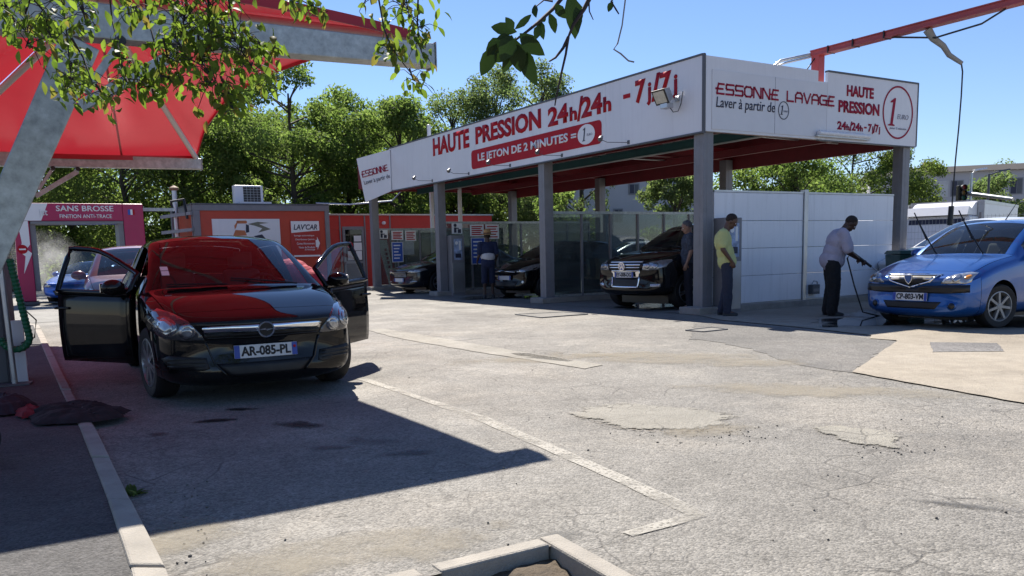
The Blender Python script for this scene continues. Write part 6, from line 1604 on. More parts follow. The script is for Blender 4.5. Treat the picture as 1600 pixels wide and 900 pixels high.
def bunch(path, n_, spread, depth, L, store, bare=0.0, rad=0.006):
    """twig along a path of picture points at a given distance, leaves all along it"""
    pts = [AT(x,y,depth+0.10*math.sin(i*1.7)) for i, (x,y) in enumerate(path)]
    twigs.tube([p-ovl for p in pts], [rad*(1-0.6*i/(len(pts)-1)) for i in range(len(pts))], 6)
    for i in range(n_):
        t = bare + (1-bare)*rnd.random()**0.8; q = lerp_path(pts, min(0.999,t))
        off = Vector((rnd.gauss(0,spread),rnd.gauss(0,spread),rnd.gauss(0,spread*0.8)))
        d = Vector((rnd.gauss(0,.7),rnd.gauss(0,.7),-0.75+rnd.gauss(0,.5))); up = Vector((rnd.gauss(0,.6),rnd.gauss(0,.6),1))
        add_leaf(q+off-ovl, d, up, L*rnd.uniform(0.65,1.2), L*0.52*rnd.uniform(.8,1.15), store)
        if off.length > 0.05 and rnd.random() < 0.5: twigs.tube([q-ovl, q+off*0.6-ovl+Vector((0,0,.015)), q+off-ovl],[0.0025,0.002,0.0015],4)
near = (leafv, leaff)
DEP = 4.3; LL = 0.062
THIN = 0.62
for path, n_, sp_, bare in [
  ([(-20,-30),(10,10),(25,35)],70,.06,0),([(60,-40),(40,20),(45,60),(40,75)],95,.07,.1),([(30,-30),(70,20),(80,60)],80,.06,.1),
  ([(100,-40),(100,15),(106,70),(112,128)],110,.055,.1),([(112,100),(106,130),(100,140)],55,.055,.2),([(108,120),(128,135)],34,.05,.1),
  ([(112,60),(130,90),(145,132)],14,.03,.3),([(120,-40),(128,10),(135,40)],60,.06,.2),
  ([(150,132),(160,148),(172,156)],34,.04,.1),
  ([(168,-40),(175,30),(186,80)],10,.02,.6),([(180,84),(200,95),(212,115)],70,.05,0),([(190,100),(196,120),(200,128)],30,.045,0),
  ([(220,-40),(232,30),(243,75),(250,118)],14,.025,.5),([(250,118),(232,128),(215,140)],60,.045,0),([(250,118),(268,122),(284,126)],34,.035,0),([(238,140),(240,152)],16,.03,0),
  ([(190,-30),(200,5),(215,20)],40,.05,0),([(205,-20),(245,0)],30,.05,0),
  ([(300,-60),(290,10),(285,55)],170,.10,.1),([(330,-60),(325,20),(330,80)],190,.10,.1),([(350,-40),(365,40),(378,80),(398,112)],150,.07,.2),
  ([(310,40),(312,90),(330,120),(345,150)],150,.065,.1),([(345,120),(358,150),(365,172)],60,.04,.1),([(270,20),(275,60),(290,85)],70,.06,.1),
  ([(390,60),(412,72),(436,76)],46,.035,0),([(380,100),(405,118),(425,122)],46,.045,.1),([(255,60),(262,90),(285,100)],34,.05,.2),
  ([(440,-50),(460,-5),(490,10),(512,18)],48,.035,.3),([(420,-60),(452,-8),(462,12)],22,.03,.3),
  ([(592,-50),(592,0),(600,45),(612,75),(640,112)],22,.03,.2),([(640,-60),(635,0),(640,30)],100,.075,.1),([(655,-40),(652,30),(655,70),(662,90)],64,.04,.2),
  ([(610,70),(612,88)],28,.035,0),([(640,108),(646,125),(655,130)],24,.04,0),([(575,-40),(577,0)],8,.03,.3)]:
    bunch(path, int(n_*(THIN if n_ > 60 else 0.8)), sp_, DEP+rnd.uniform(-.35,.35), LL, near, bare)
me = bpy.data.meshes.new('foliage'); me.from_pydata([tuple(v) for v in leafv], [], leaff); me.materials.append(M['leaf_near']); me.polygons.foreach_set('use_smooth',[True]*len(leaff)); link('foliage', me, ov)
# unseen crown overhead; clumps behind camera added to shade ground and darken car reflections
rg = random.Random(3); ce = [(rg.uniform(-1.5,3.0),rg.uniform(-.5,3.2),rg.uniform(3.9,5.2)) for _ in range(26)] + [(rg.uniform(-3.5,6.5),rg.uniform(-4.5,0.6),rg.uniform(3.0,5.6)) for _ in range(70)]
leaf_cloud('crown', M['leaf_near'], ov, ce, [rg.uniform(.3,.6) for _ in range(26)]+[rg.uniform(.5,.9) for _ in range(70)], 16000, 0.10, 9)
# dark spray of larger leaves nearer the lens
fv, ff = [], []
dk = (fv, ff); D2_ = 2.35
def leaf_px(p0, p1, wpx, depth, tilt=0.0):
    a, b = AT(p0[0],p0[1],depth), AT(p1[0],p1[1],depth+tilt); L = (b-a).length
    add_leaf(a-ovl, b-a, Vector((rnd.uniform(-.5,.5),-1,rnd.uniform(-.3,.3))), L, wpx/FPX*depth, dk)
def twig_px(path, r, depth=D2_):
    pts = [AT(x,y,depth)-ovl for x,y in path]; twigs.tube(pts, [r*(1-0.55*i/(len(pts)-1)) for i in range(len(pts))], 6)
twig_px([(905,-60),(880,-5),(864,14),(842,34),(825,48),(806,62)],.0065); twig_px([(960,-70),(925,-10),(912,15),(896,38),(888,58)],.008)
twig_px([(888,58),(880,75),(868,90),(858,96)],.005); twig_px([(888,58),(884,85),(877,115),(873,135),(869,152),(867,165)],.0042)
twig_px([(864,2),(850,0),(838,10)],.003); twig_px([(980,-60),(966,-10),(955,2),(962,14),(967,22)],.004); twig_px([(920,2),(921,18),(927,31)],.0025)
for a, b, w_ in [((808,50),(766,40),18),((802,48),(792,27),13),((804,46),(833,22),10),((800,58),(775,62),14),((776,68),(750,120),22),((790,62),(757,82),22),((800,55),(786,92),26),((806,62),(812,112),26),
                 ((812,52),(845,86),24),((812,70),(834,130),24),((810,66),(822,108),18),((838,28),(833,4),10),((842,30),(848,58),12),((858,20),(870,50),13),((868,6),(882,28),14),((890,-10),(903,52),26),((893,-4),(908,42),22),
                 ((846,34),(852,26),8),((958,2),(949,18),9),((842,40),(838,58),12),((806,58),(790,112),20),((800,66),(772,100),22)]:
    leaf_px(a, b, w_*1.08, D2_+rnd.uniform(-.06,.06), rnd.uniform(-.03,.03))
me = bpy.data.meshes.new('foliage'); me.from_pydata([tuple(v) for v in fv], [], ff); me.materials.append(M['leaf_shade']); me.polygons.foreach_set('use_smooth',[True]*len(ff)); link('foliage', me, ov)
twigs.build('twigs', M['twig'], ov, smooth=60)
hw_ = MB(); hw_.tube([AT(x,y,D2_)-ovl for x,y in ((978,-80),(977,0),(972,40),(965,68),(959,77),(970,84),(982,95),(991,97))],.0022,6)
hw_.build('bare_tendril', M['grey_steel'], ov, smooth=60)

# weeds
def weed(name, label, p, r_, h_, n_, seed, mat, z=0.0):
    rg = random.Random(seed); V, F = [], []
    for i in range(n_):
        a = rg.uniform(0,6.28); d = Vector((math.cos(a),math.sin(a),rg.uniform(.3,1.4))); add_leaf(Vector((rg.gauss(0,r_*.3),rg.gauss(0,r_*.3),0)), d, Vector((0,0,1)), h_*rg.uniform(.5,1.2), h_*0.3, (V,F))
    me = bpy.data.meshes.new(name); me.from_pydata([tuple(v) for v in V], [], F); me.materials.append(mat); o = link(name, me); o.location = (p.x,p.y,z); return tag(o, label, 'weed')
weed('weed', 'small green weed growing at the foot of the left kerb', G(209,774), .05, .07, 26, 4, M['leaf_a'])
weed('weed', 'small weed at the gap between the planter kerb stones', pA+pL*0.60+pR*0.06, .05, .05, 16, 6, M['leaf_b'], -0.06)
weed('weed', 'low weed in the middle of the planter soil', pA+pL*0.42+pR*0.14, .05, .05, 16, 7, M['leaf_b'], -0.07)
rg = random.Random(2); V, F = [], []
for i in range(260):
    p = pA + pL*rg.uniform(.05,1.0) + pR*rg.uniform(.05,.8); a = rg.uniform(0,6.28)
    add_leaf(Vector((p.x,p.y,-0.075)), Vector((math.cos(a),math.sin(a),rg.uniform(.1,1.0))), Vector((0,0,1)), rg.uniform(.02,.07), .006, (V,F))
me = bpy.data.meshes.new('dry_grass'); me.from_pydata([tuple(v) for v in V], [], F); me.materials.append(plain('dry_grass',(0.22,0.17,0.08),0.9,var=0.3)); tag(link('dry_grass', me), kind='stuff')

# ================================================================== STREET SIDE
def facade(t, x0, x1, z0, z1, wins, mat, depth=8):
    m = MB(); m.box(x0,x1,0,depth,z0,z1); m.build('wall', mat, t)
    for (x, z, w_, h_, kind) in wins:
        f = MB(); f.box(x,x+w_,-0.05,0.0-0.001,z,z+h_); fr = f.build('window', M['grey_steel'] if kind != 'shut' else plain('pale_shutter',(0.5,0.5,0.5),0.6), t)
        if kind == 'open':
            g = MB(); g.box(x+.08,x+w_*.5,-0.06,-0.0505,z+.08,z+h_-.08); g.build('pane', M['ink'], fr); g = MB(); g.box(x+w_*.5+.05,x+w_-.08,-0.06,-0.0505,z+.08,z+h_-.08); g.build('pane', M['dark_grey'], fr)
wall_b = plain('pale_render', (0.44,0.43,0.45), 0.85, var=0.06, scale=0.3, dirt=0.1)
p = AT(1395,330,75); ab = thing('apartment_block', 'long pale apartment block with dark tiled roof beyond the trucks', 'apartment block', (p.x,p.y,0), R(-16))
zt_ = ztop(1450,272,75); wins = []
for k, x in enumerate((0.6,3.4,4.6,7.0,9.2,11.6,13.8)):
    for j in range(3):
        z = zt_-2.1-j*2.7; wins.append((x, z, 1.0, 1.4, 'shut' if (k+j) % 4 == 1 else 'open'))
facade(ab, -2, 15.5, 0, zt_, wins, wall_b)
m = MB(); m.hexa([(-2.3,-.4,zt_),(15.8,-.4,zt_),(15.8,8.4,zt_),(-2.3,8.4,zt_),(-1.5,3,zt_+.75),(15,3,zt_+.75),(15,5,zt_+.75),(-1.5,5,zt_+.75)]); m.build('roof', plain('dark_roof_tile',(0.035,0.03,0.028),0.9,var=0.4,scale=4), ab)
for x in (3,12.5):
    m = MB(); m.box(x,x+.7,3.2,4.0,zt_+.3,zt_+1.25); m.build('chimney', plain('brick_chimney',(0.3,0.14,0.09),0.9), ab)
p = AT(862,380,52); hb_ = thing('pale_house', 'pale rendered house behind the glazed screens with small dark window', 'house', (p.x,p.y,0), R(10))
facade(hb_, 0, 9.5, 0, 7.5, [(4.0,2.9,.62,.85,'open'),(5.0,4.6,.7,.7,'open'),(2.9,2.4,.6,1.5,'shut'),(0.7,1.0,.6,.9,'open'),(2.1,1.0,.6,.9,'open'),(7.2,3.0,.7,.9,'open')], plain('warm_render',(0.46,0.45,0.47),0.85,var=0.06,scale=0.4), 7)
m = MB(); m.hexa([(-.3,-.3,7.502),(9.8,-.3,7.502),(9.8,7.3,7.502),(-.3,7.3,7.502),(0.5,3,8.6),(9,3,8.6),(9,4,8.6),(.5,4,8.6)]); m.build('roof', bpy.data.materials['dark_roof_tile'], hb_)
def truck(label, px, Y, top, Lb, wide_cab, rz, corner=None, zt_=None):
    p = AT(px,400,Y) if corner is None else corner - Vector((math.cos(rz),math.sin(rz),0))*1.9
    if zt_ is None: zt_ = ztop(px,top,Y)
    t = thing('box_truck', label, 'truck', (p.x,p.y,0), rz, 'white box trucks behind the wire fence')
    m = MB(); m.box(1.9,1.9+Lb,0,2.3,0.9,zt_); bx = m.build('cargo_box', M['white'], t, bevel=0.03)
    m = MB(); m.box(1.87,1.93+Lb,-.015,2.315,zt_-.09,zt_+.02); m.box(1.88,1.96,-.012,2.312,.88,zt_-.1); m.build('corner_trim', M['alu'], bx)
    m = MB(); m.hexa([(0.0,.1,.5),(1.8,.1,.5),(1.8,2.2,.5),(0.0,2.2,.5),(0.55,.15,2.05),(1.8,.15,2.05),(1.8,2.15,2.05),(0.55,2.15,2.05)]); cb = m.build('cab', M['white'], t, bevel=0.06)
    m = MB(); m.hexa([(0.62,.075,1.15),(1.45,.085,1.15),(1.45,.11,1.15),(.62,.11,1.15),(.82,.10,1.85),(1.45,.10,1.85),(1.45,.14,1.85),(.82,.14,1.85)]); m.build('side_window', M['ink'], cb)
    m = MB(); m.hexa([(0.30,.25,1.2),(.36,.25,1.2),(.36,2.05,1.2),(.30,2.05,1.2),(.50,.3,1.95),(.57,.3,1.95),(.57,2.0,1.95),(.50,2.0,1.95)]); m.build('windscreen', M['ink'], cb)
    m = MB(); m.box(.45,.6,-.12,.06,1.25,1.6); m.build('wing_mirror', M['black'], cb)
    m = MB()
    prof = [(0.35,2.07),(0.6,2.35),(1.0,zt_-.28),(1.5,zt_-.08),(1.84,zt_-.02),(1.84,2.07)]
    m.prism(prof, Matrix(((1,0,0,0),(0,0,-1,2.1),(0,1,0,0),(0,0,0,1))), 1.9); m.build('wind_deflector', M['white'], t, smooth=30)
    for x in (0.85, Lb+0.4):
        for y in (.15,2.15):
            m = MB(); m.lathe([(0.001,-.13),(0.3,-.13),(0.40,-.1),(0.42,0),(0.40,.1),(0.3,.13),(0.001,.13)],(x,y,.42),'y',24); w_ = m.build('wheel', TM['tyre'], t, smooth=40)
            m = MB(); m.lathe([(0.001,-.14),(0.2,-.135),(0.26,-.10)],(x,y,.42),'y',20); m.build('rim', TM['rim_dull'], w_)
    m = MB(); m.box(0.1,1.9+Lb,.7,.85,.5,.7); m.box(0.1,1.9+Lb,1.5,1.65,.5,.7); m.build('chassis', M['black'], t)
truck('left white box truck with its cab beside the right pillar', 1424-72, 33, 322, 3.0, 1, R(4))
truck('right white box truck with long box and big wind deflector above the blue saloon', 0, 0, 0, 6.5, 1, R(50), AT(1534,400,28.5), ztop(1534,313,28.5))
# wire fence
fa, fb = AT(1392,390,26), AT(1720,390,22); fd = (fb-fa); fd.z = 0; fl_ = fd.length
fe = thing('wire_fence', 'grey welded wire fence between the blue saloon and the white trucks', 'fence', (fa.x,fa.y,0), math.atan2(fd.y,fd.x))
m = MB(); x = 0
while x < fl_: m.box(x-.0025,x+.0025,-.0025,.0025,0.05,1.95); x += 0.10
for k in range(10): m.box(0,fl_,-.0075,-.0045,0.1+k*.2,0.108+k*.2)
m.build('mesh_panel', M['galv'], fe)
x = 0
while x < fl_: 
    m = MB(); m.box(x-.03,x+.03,.006,.06,0,2.02); m.build('post', M['grey_steel'], fe); x += 2.5
p = AT(1418,395,15.2); gb = thing('green_bin', 'dark green wheeled bin between the white wall and the blue saloon', 'bin', (p.x,p.y,0), R(-4))
zt_ = ztop(1418,391,15.2)
m = MB(); m.hexa([(-.22,-.3,.08),(.22,-.3,.08),(.22,.3,.08),(-.22,.3,.08),(-.27,-.36,zt_-.07),(.27,-.36,zt_-.07),(.27,.36,zt_-.07),(-.27,.36,zt_-.07)]); gm = plain('green_plastic',(0.008,0.05,0.03),0.45); m.build('tub', gm, gb, bevel=0.02)
m = MB(); m.hexa([(-.29,-.39,zt_-.065),(.29,-.39,zt_-.065),(.29,.38,zt_-.065),(-.29,.38,zt_-.065),(-.25,-.34,zt_),(.25,-.34,zt_),(.25,.34,zt_),(-.25,.34,zt_)]); m.build('lid', gm, gb, bevel=0.015)
for sx in (-.2,.2):
    m = MB(); m.lathe([(0.001,-.03),(.09,-.03),(.1,0),(.09,.03),(.001,.03)],(sx,.3,.1),'x',16); m.build('wheel', TM['tyre'], gb)
# traffic signal, lamp posts
p = AT(1497,380,40); z0, z1 = ztop(1497,314,40), ztop(1497,290,40)
ts = thing('traffic_signal', 'black traffic signal with long pale arm above the white trucks', 'traffic light', (p.x,p.y,0))
m = MB(); m.tube([(0.25,0.1,0),(0.25,0.1,z1)],.07,10); m.build('pole', M['dark_grey'], ts, smooth=60)
m = MB(); m.box(-.2,.2,-.2,.05,z0,z1); h_ = m.build('signal_head', M['black'], ts, bevel=0.03)
for k, c_ in enumerate(((.25,.02,.02),(.25,.12,.01),(.02,.12,.08))):
    m = MB(); zc = z1-(k+.5)*(z1-z0)/3; m.lathe([(0.001,-.21),(.12,-.205),(.13,-.2)],(0,0,zc),'y',16); m.build('lens', plain('signal_lens',c_,.3), h_)
    m = MB(); m.lathe([(.135,-.2),(.14,-.36),(.125,-.36),(.12,-.2)],(0,0,zc+.01),'y',14); m.build('visor', M['black'], h_)
e0, e1 = AT(1505,301.5,40)-Vector((p.x,p.y,0)), AT(1583,311,37.5)-Vector((p.x,p.y,0))
m = MB(); m.tube([e0,e1],[.11,.08],8); m.build('arm', M['alu'], ts, smooth=60)
for px, py, Y, ln, lab, mt in ((1513,270,41,-.25,'grey lamp post with short white head in front of the apartment block','alu'),(1540,272,42,.55,'dark lamp post with long arm right of the traffic signal','dark_grey')):
    p = AT(px,380,Y); z1 = ztop(px,py,Y); t = thing('lamp_post', lab, 'street lamp', (p.x,p.y,0), 0, 'lamp posts on the street')
    m = MB(); m.tube([(0,0,0),(0,0,z1)],[.08,.055],10); m.build('pole', M[mt], t, smooth=60)
    m = MB(); m.tube([(0,0,z1-.05),(abs(ln),0,z1+.12)],.035,8); m.build('arm', M[mt], t)
    m = MB(); x0 = abs(ln)-.15; m.hexa([(x0,-.12,z1+.08),(x0+.6,-.1,z1+.16),(x0+.6,.1,z1+.16),(x0,.12,z1+.08),(x0,-.1,z1+.16),(x0+.6,-.07,z1+.24),(x0+.6,.07,z1+.24),(x0,.1,z1+.16)]); m.build('lamp_head', M['white'] if mt=='alu' else M['dark_grey'], t)
# ================================================================== PEOPLE
def remesh(mb, name, mat, parent, voxel, it=6, fold=0.0):
    o = mb.build('tmp', mat); r_ = o.modifiers.new('r','REMESH'); r_.mode='VOXEL'; r_.voxel_size = voxel; r_.use_smooth_shade = True
    s_ = o.modifiers.new('s','SMOOTH'); s_.iterations = it; s_.factor = 0.5
    me = eval_mesh(o); drop(o); me.name = name
    if fold:
        nrm_ = [v.normal.copy() for v in me.vertices]
        for v, vn in zip(me.vertices, nrm_):
            c = v.co.copy(); k = noise.noise(Vector((c.x*9,c.y*9,c.z*4.5))) + 0.6*(0.4-abs(noise.noise(Vector((c.x*15+3,c.y*15,c.z*11))))) + 0.35*noise.noise(c*34)
            v.co = c + vn*(fold*k)
        me.update()
    me.materials.clear(); me.materials.append(mat)
    return link(name, me, parent)
def cap(mb, a, b, r0, r1, n=14):
    """closed tapered limb with round ends"""
    a, b = Vector(a), Vector(b); d = b-a; L = d.length; d.normalize()
    pts, rs = [], []
    for k in range(5): t = k/4*math.pi/2; pts.append(a - d*(r0*math.cos(t))); rs.append(max(.0008,r0*math.sin(t)))
    for k in range(1,5): pts.append(a + d*(L*k/5)); rs.append(r0+(r1-r0)*k/5)
    for k in range(5): t = k/4*math.pi/2; pts.append(b + d*(r1*math.sin(t))); rs.append(max(.0008,r1*math.cos(t)))
    mb.tube(pts, rs, n)
def ellr(mb, c, r, pitch=0.0, yaw=0.0, roll=0.0):
    mb.ell(c, r, 18, 12, Euler((roll,pitch,yaw)).to_matrix())
def hand(mb, wrist, d, palm_n, curl, side):
    """palm, four fingers and a thumb; d = finger direction, palm_n = normal out of the palm"""
    d = Vector(d).normalized(); n = Vector(palm_n); n = (n - d*n.dot(d)).normalized(); s_ = d.cross(n)*side
    w_ = Vector(wrist); pc = w_ + d*0.05
    rot = Matrix((d, s_, n)).transposed(); mb.ell(pc, (0.055,0.042,0.019), 14, 10, rot)
    for k, (o, L) in enumerate(((0.030,0.066),(0.010,0.076),(-0.010,0.070),(-0.029,0.054))):
        p = w_ + d*0.092 + s_*o; ang = 0.0; seg = L/3; q = p - d*0.015
        pts = [q]; dd = d.copy()
        for j in range(3):
            ang += curl; dd = (d*math.cos(ang) + n*math.sin(ang)); pts.append(pts[-1] + dd*(seg + (0.015 if j == 0 else 0)))
        mb.tube(pts, [.0105,.0098,.0092,.0078], 8)
    t0 = w_ + d*0.035 + s_*0.034; t1 = t0 + (d*0.6+s_*0.65+n*0.35).normalized()*0.034; t2 = t1 + (d*0.85+n*0.5+s_*0.1).normalized()*0.03
    mb.tube([t0,t1,t2], [.0135,.0118,.0095], 8)
def person(label, loc, rotz, J, skin, shirt, pants, shoe, hair=None, build=1.0, sleeve=0.75, shorts=False, hair_len='short', face=0.0, headpitch=0.0, headyaw=0.0, shirt_tail=0.10, cat='person', curl=0.35, handdir=None):
    """J: joint positions in the figure's own space (x ahead, y left, z up)"""
    t = thing('person', label, cat, loc, rotz)
    V = {k: Vector(v) for k, v in J.items()}
    hip, chest, neck, head = V['hip'], V['chest'], V['neck'], V['head']
    sp_ = (neck-hip); pitch = math.atan2(sp_.x, sp_.z)
    body = MB(); b = build
    HR = Euler((0,headpitch,headyaw)).to_matrix()
    def hp(x,y,z): return head + HR @ Vector((x,y,z))
    def he(c, r): body.ell(hp(*c), r, 18, 12, HR)
    he((0,0,0.02),(.098,.078,.105)); he((.018,0,-.045),(.075,.062,.085)); he((.055,0,-.095),(.03,.034,.028))
    he((.098,0,-.015),(.016,.014,.030)); he((.108,0,-.032),(.014,.017,.012))            # nose
    he((.086,0,-.068),(.012,.026,.007)); he((.084,0,-.082),(.012,.022,.008))            # lips
    for s_ in (1,-1): he((-.005,.078*s_,-.015),(.020,.010,.032)); he((.078,.032*s_,.018),(.018,.026,.010))   # ears, brows
    cap(body, neck-Vector((0,0,.05)), head+HR@Vector((-.02,0,-.06)), .062*b**.5, .056)
    ellr(body, chest, (.118*b,.175*b**.6,.20), pitch); ellr(body, hip.lerp(chest,.45), (.115*b,.150*b**.7,.17), pitch); ellr(body, hip, (.118*b,.165*b**.6,.13), pitch*.5)
    for s_, k in ((1,'L'),(-1,'R')):
        sh, el, wr = V['sh'+k], V['el'+k], V['wr'+k]
        ellr(body, sh, (.068*b**.5,.064*b**.5,.066)); cap(body, neck-Vector((0,0,.03)), sh, .055, .055)
        cap(body, sh, el, .055*b**.6, .042*b**.4); cap(body, el, wr, .042*b**.4, .028)
        hd_ = (handdir or {}).get(k, None) or (wr-el); nn = V.get('pn'+k, Vector((0,-s_,0)))
        hand(body, wr, hd_, nn, curl, s_)
        kn, an = V['kn'+k], V['an'+k]; hj = hip + Vector((0,.092*s_*b**.4,-.02))
        cap(body, hj, kn, .085*b**.6, .056); cap(body, kn, an, .054, .038); ellr(body, kn.lerp(an,.3)+Vector((-.018,0,0)), (.052,.050,.10))
        cap(body, an, an+Vector((.12,0.012*s_,-.045)), .038, .03)
    remesh(body, 'body', skin, t, 0.0075, 5)
    # eyes
    for s_ in (1,-1):
        m = MB(); m.ell(hp(.083,.031*s_,.0), (.012,.013,.010), 10, 8); e_ = m.build('eye', M['white_ink'], t, smooth=180)
        m = MB(); m.ell(hp(.0925,.031*s_,.0), (.004,.006,.006), 8, 6); m.build('iris', M['black'], e_, smooth=180)
    # hair: shell over the skull
    if hair:
        m = MB(); 
        m.ell(hp(-.012,0,.035), (.1015,.0815,.0995), 20, 14, HR); 
        m.v = [tuple(v) for v in m.v]; hb_ = bpy.data.meshes
        o = m.build('hair', hair, t, smooth=180); bm = bmesh.new(); bm.from_mesh(o.data)
        inv_ = HR.inverted(); kill = [f for f in bm.faces if (lambda q: q.z < (-.055 if hair_len=='long' else -.02) + max(0,(q.x+.03))*1.25)(inv_ @ (f.calc_center_median()-head))]
        bmesh.ops.delete(bm, geom=kill, context='FACES'); bm.to_mesh(o.data); bm.free()
        sm = o.modifiers.new('t','SOLIDIFY'); sm.thickness = 0.007; sm.offset = -1
    # shirt
    g = MB(); e_ = .022
    ellr(g, chest, (.118*b+e_,.178*b**.6+e_,.215), pitch); ellr(g, hip.lerp(chest,.45), (.122*b+e_,.160*b**.7+e_,.19), pitch); ellr(g, hip.lerp(chest,.05), (.130*b+e_,.172*b**.6+e_,.07+shirt_tail), pitch*.6)
    cap(g, neck-Vector((0,0,.055)), neck-Vector((0,0,.02)), .078*b**.5, .07)
    for s_, k in ((1,'L'),(-1,'R')):
        sh, el, wr = V['sh'+k], V['el'+k], V['wr'+k]; cap(g, neck-Vector((0,0,.05)), sh, .07, .072); cap(g, sh, sh.lerp(el,sleeve), .078*b**.6, .074*b**.5)
    so_ = remesh(g, 'shirt', shirt, t, 0.010, 5, 0.013)
    # trousers
    g = MB(); e_ = .016 + .03*max(0,b-1.1)
    ellr(g, hip+Vector((0,0,.0)), (.122*b+e_,.170*b**.6+e_,.13), pitch*.4)
    for s_, k in ((1,'L'),(-1,'R')):
        kn, an = V['kn'+k], V['an'+k]; hj = hip + Vector((0,.092*s_*b**.4,-.03))
        cap(g, hj, kn, .098*b**.9, .078*b**.9)
        if shorts: cap(g, kn, kn.lerp(an,.15), .082, .085)
        else: cap(g, kn, an+Vector((0,0,.0)), .078*b**.9, .066*b**.8)
    remesh(g, 'trousers', pants, t, 0.010, 5, 0.012)
    for s_, k in ((1,'L'),(-1,'R')):
        an = V['an'+k]; g = MB(); ellr(g, an+Vector((.055,0.01*s_,-.048)), (.135,.046,.040)); ellr(g, an+Vector((-.02,0,-.03)), (.055,.042,.055)); g.box(an.x-.07,an.x+.18,an.y+.01*s_-.042,an.y+.01*s_+.042,an.z-.088,an.z-.068)
        sh_ = remesh(g, 'shoe', shoe[0], t, 0.008, 3)
        g = MB(); g.prism([(an.x+.055+.138*math.cos(a)*(1.0), an.y+.01*s_+.05*math.sin(a)) for a in [2*math.pi*i/20 for i in range(20)]], Matrix.Translation((0,0,an.z-.094)), .016); g.build('sole', shoe[1], sh_)
    return t, V
def stand(**k):
    J = dict(hip=(0,0,.93), chest=(0,0,1.28), neck=(-.01,0,1.47), head=(.015,0,1.63), shL=(-.01,.19,1.42), shR=(-.01,-.19,1.42), elL=(-.03,.24,1.13), elR=(-.03,-.24,1.13), wrL=(.06,.22,.90), wrR=(.06,-.22,.90),
             knL=(.02,.10,.50), knR=(.02,-.10,.50), anL=(-.02,.11,.09), anR=(-.02,-.11,.09)); J.update(k); return J
def cloth(name, col, var=0.12, scale=6): return plain(name, col, 0.9, var=var, scale=scale, bump=0.25, bscale=25)
sk_dark = plain('dark_skin',(0.055,0.028,0.018),0.5,var=0.12,scale=8); sk_brown = plain('brown_skin',(0.11,0.055,0.035),0.5,var=0.12,scale=8); sk_pale = plain('light_skin',(0.30,0.17,0.12),0.5,var=0.1,scale=8)
hair_b = plain('black_hair',(0.008,0.007,0.007),0.8,var=0.3,scale=40,bump=0.5,bscale=90); hair_s = plain('cropped_hair',(0.022,0.014,0.011),0.85,var=0.4,scale=60,bump=0.5,bscale=120); hair_g = plain('grey_hair',(0.10,0.10,0.11),0.8,var=0.4,scale=40,bump=0.5,bscale=90)
shoe_d = (plain('dark_shoe',(0.02,0.022,0.025),0.6), plain('pale_sole',(0.45,0.45,0.45),0.7)); shoe_b = (shoe_d[0], M['rubber'])
denim = cloth('dark_denim',(0.026,0.032,0.055)); blackc = cloth('black_trousers',(0.010,0.010,0.012))
# man in yellow, side on, looking down, hands in pockets
p = G(1133,494)
person('person in yellow shirt and dark jeans looking down beside the corner pillar', (p.x,p.y,0.0), R(-14),
       stand(hip=(.02,0,.95), chest=(-.05,0,1.29), neck=(-.01,0,1.49), head=(.085,0,1.635), shL=(-.05,.18,1.43), shR=(-.05,-.18,1.43), elL=(-.06,.27,1.16), elR=(-.05,-.27,1.16), wrL=(.09,.20,.95), wrR=(.10,-.20,.95), knL=(.03,.09,.51), knR=(.04,-.09,.51), anL=(-.06,.10,.09), anR=(.03,-.10,.09)),
       sk_brown, cloth('yellow_shirt',(0.52,0.53,0.22)), denim, shoe_d, hair_s, build=1.08, headpitch=R(30), sleeve=0.72, curl=0.5, handdir={'L':(.35,-.2,-1),'R':(.35,.2,-1)})
# man washing, bent forward with the lance
p = G(1300,494)
lt, LV = person('person in pale lilac shirt and black trousers bending forward with a pressure lance', (p.x,p.y,0.0), R(-12),
       stand(hip=(-.03,0,.93), chest=(.06,0,1.25), neck=(.13,0,1.43), head=(.25,0,1.535), shL=(.11,.20,1.37), shR=(.11,-.20,1.37), elL=(.22,.23,1.09), elR=(.20,-.25,1.08), wrL=(.45,.05,.92), wrR=(.37,-.06,.96), knL=(.0,.11,.50), knR=(.0,-.11,.50), anL=(-.06,.13,.09), anR=(-.02,-.13,.09), pnL=(0,-1,-.3), pnR=(0,1,-.3)),
       sk_dark, cloth('lilac_shirt',(0.36,0.34,0.42)), blackc, shoe_b, hair_s, build=1.38, headpitch=R(42), sleeve=0.85, curl=0.95, shirt_tail=.13)
lw = lt.matrix_basis
a = Vector((.42,-.02,.955)); tip_dir = Vector((.78,.04,-.62)).normalized()
ln = thing('pressure_lance', 'black high pressure lance held by the bending person towards the blue saloon', 'pressure lance', lt.location, R(-12))
m = MB(); m.tube([a-tip_dir*.18, a+tip_dir*.22],.021,10); m.build('grip', M['black'], ln, smooth=60)
m = MB(); m.tube([a+tip_dir*.22, a+tip_dir*.72],.009,8); m.build('lance_tube', M['alu'], ln, smooth=60)
m = MB(); m.tube([a+tip_dir*.72, a+tip_dir*.78],[.016,.012],8); m.build('nozzle', M['black'], ln, smooth=60)
m = MB(); q = a-tip_dir*.18
m.tube([q, q+Vector((-.08,-.06,-.1)), q+Vector((.02,-.18,-.55)), q+Vector((.15,-.25,-.98)), q+Vector((.5,-.2,-1.075)), q+Vector((.9,.1,-1.075)), q+Vector((1.3,-.1,-1.075)), q+Vector((1.6,.25,-1.075))],.012,8); m.build('hose', M['rubber'], ln, smooth=60)
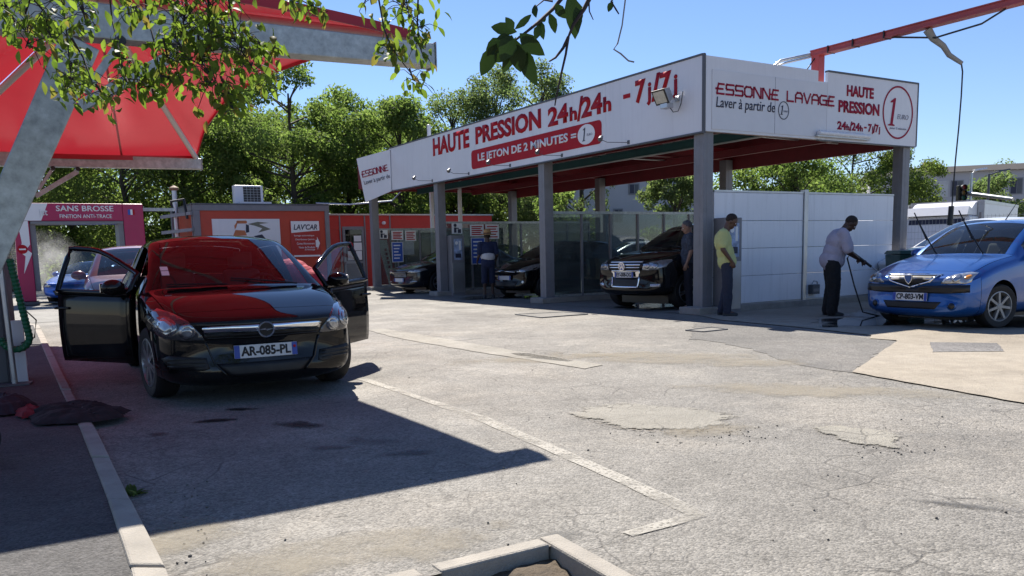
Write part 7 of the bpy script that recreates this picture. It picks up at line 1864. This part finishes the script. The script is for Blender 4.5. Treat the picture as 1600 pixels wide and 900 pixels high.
# hat person, back to the camera
p = G(764,466)
ht, HV = person('person in straw hat with navy and white top seen from behind at the middle bay', (p.x,p.y,0.0), R(100),
       stand(wrL=(.14,.26,1.0), wrR=(.16,-.24,1.02)), sk_dark, cloth('navy_top',(0.012,0.02,0.06)), cloth('navy_shorts',(0.010,0.016,0.045)), shoe_b, hair_b, build=0.98, shorts=True, hair_len='long')
m = MB(); m.lathe([(0.185,1.665),(0.19,1.672),(0.10,1.70),(0.098,1.75),(0.085,1.80),(0.04,1.825),(0.001,1.83)],(-.005,0,0),'z',28); hat = m.build('straw_hat', plain('straw',(0.42,0.24,0.09),0.85,var=0.25,scale=30,bump=0.6,bscale=90), ht, smooth=60)
m = MB(); m.lathe([(0.102,1.702),(0.102,1.725)],(-.005,0,0),'z',28); m.build('hat_band', plain('hat_band',(0.16,0.06,0.03),0.8), hat)
g = MB(); ellr(g, (0,0,1.10), (.155,.192,.165)); so_ = remesh(g, 'white_shirt_band', cloth('white_cloth',(0.55,0.54,0.56)), ht, 0.010, 4)
# man beside the pillar
p = G(1062,486)
person('person with grey hair half hidden by the corner pillar beside the black off-roader', (p.x+0.24,p.y+0.35,0.0), R(175), stand(head=(.03,0,1.60), elL=(-.02,.25,1.14)), sk_pale, cloth('dark_blue_check',(0.05,0.06,0.085),0.5,22), cloth('navy_trousers',(0.015,0.018,0.03)), shoe_d, hair_g, build=1.05, headpitch=R(18))
# person leaning into the hero car
p = UV(-7.42,-0.55)
person('person in red and blue top bending down behind the open right door of the hatchback', (p.x,p.y,0.0), R(160),
       stand(hip=(-.12,0,.88), chest=(.14,0,1.03), neck=(.34,0,1.05), head=(.46,0,.98), shL=(.30,.19,1.00), shR=(.30,-.19,1.00), elL=(.40,.22,.72), elR=(.40,-.22,.72), wrL=(.56,.18,.56), wrR=(.56,-.18,.56), knL=(.02,.11,.48), knR=(.02,-.11,.48)),
       sk_pale, cloth('red_blue_top',(0.40,0.035,0.06)), denim, shoe_d, hair_b, build=1.05, headpitch=R(70))
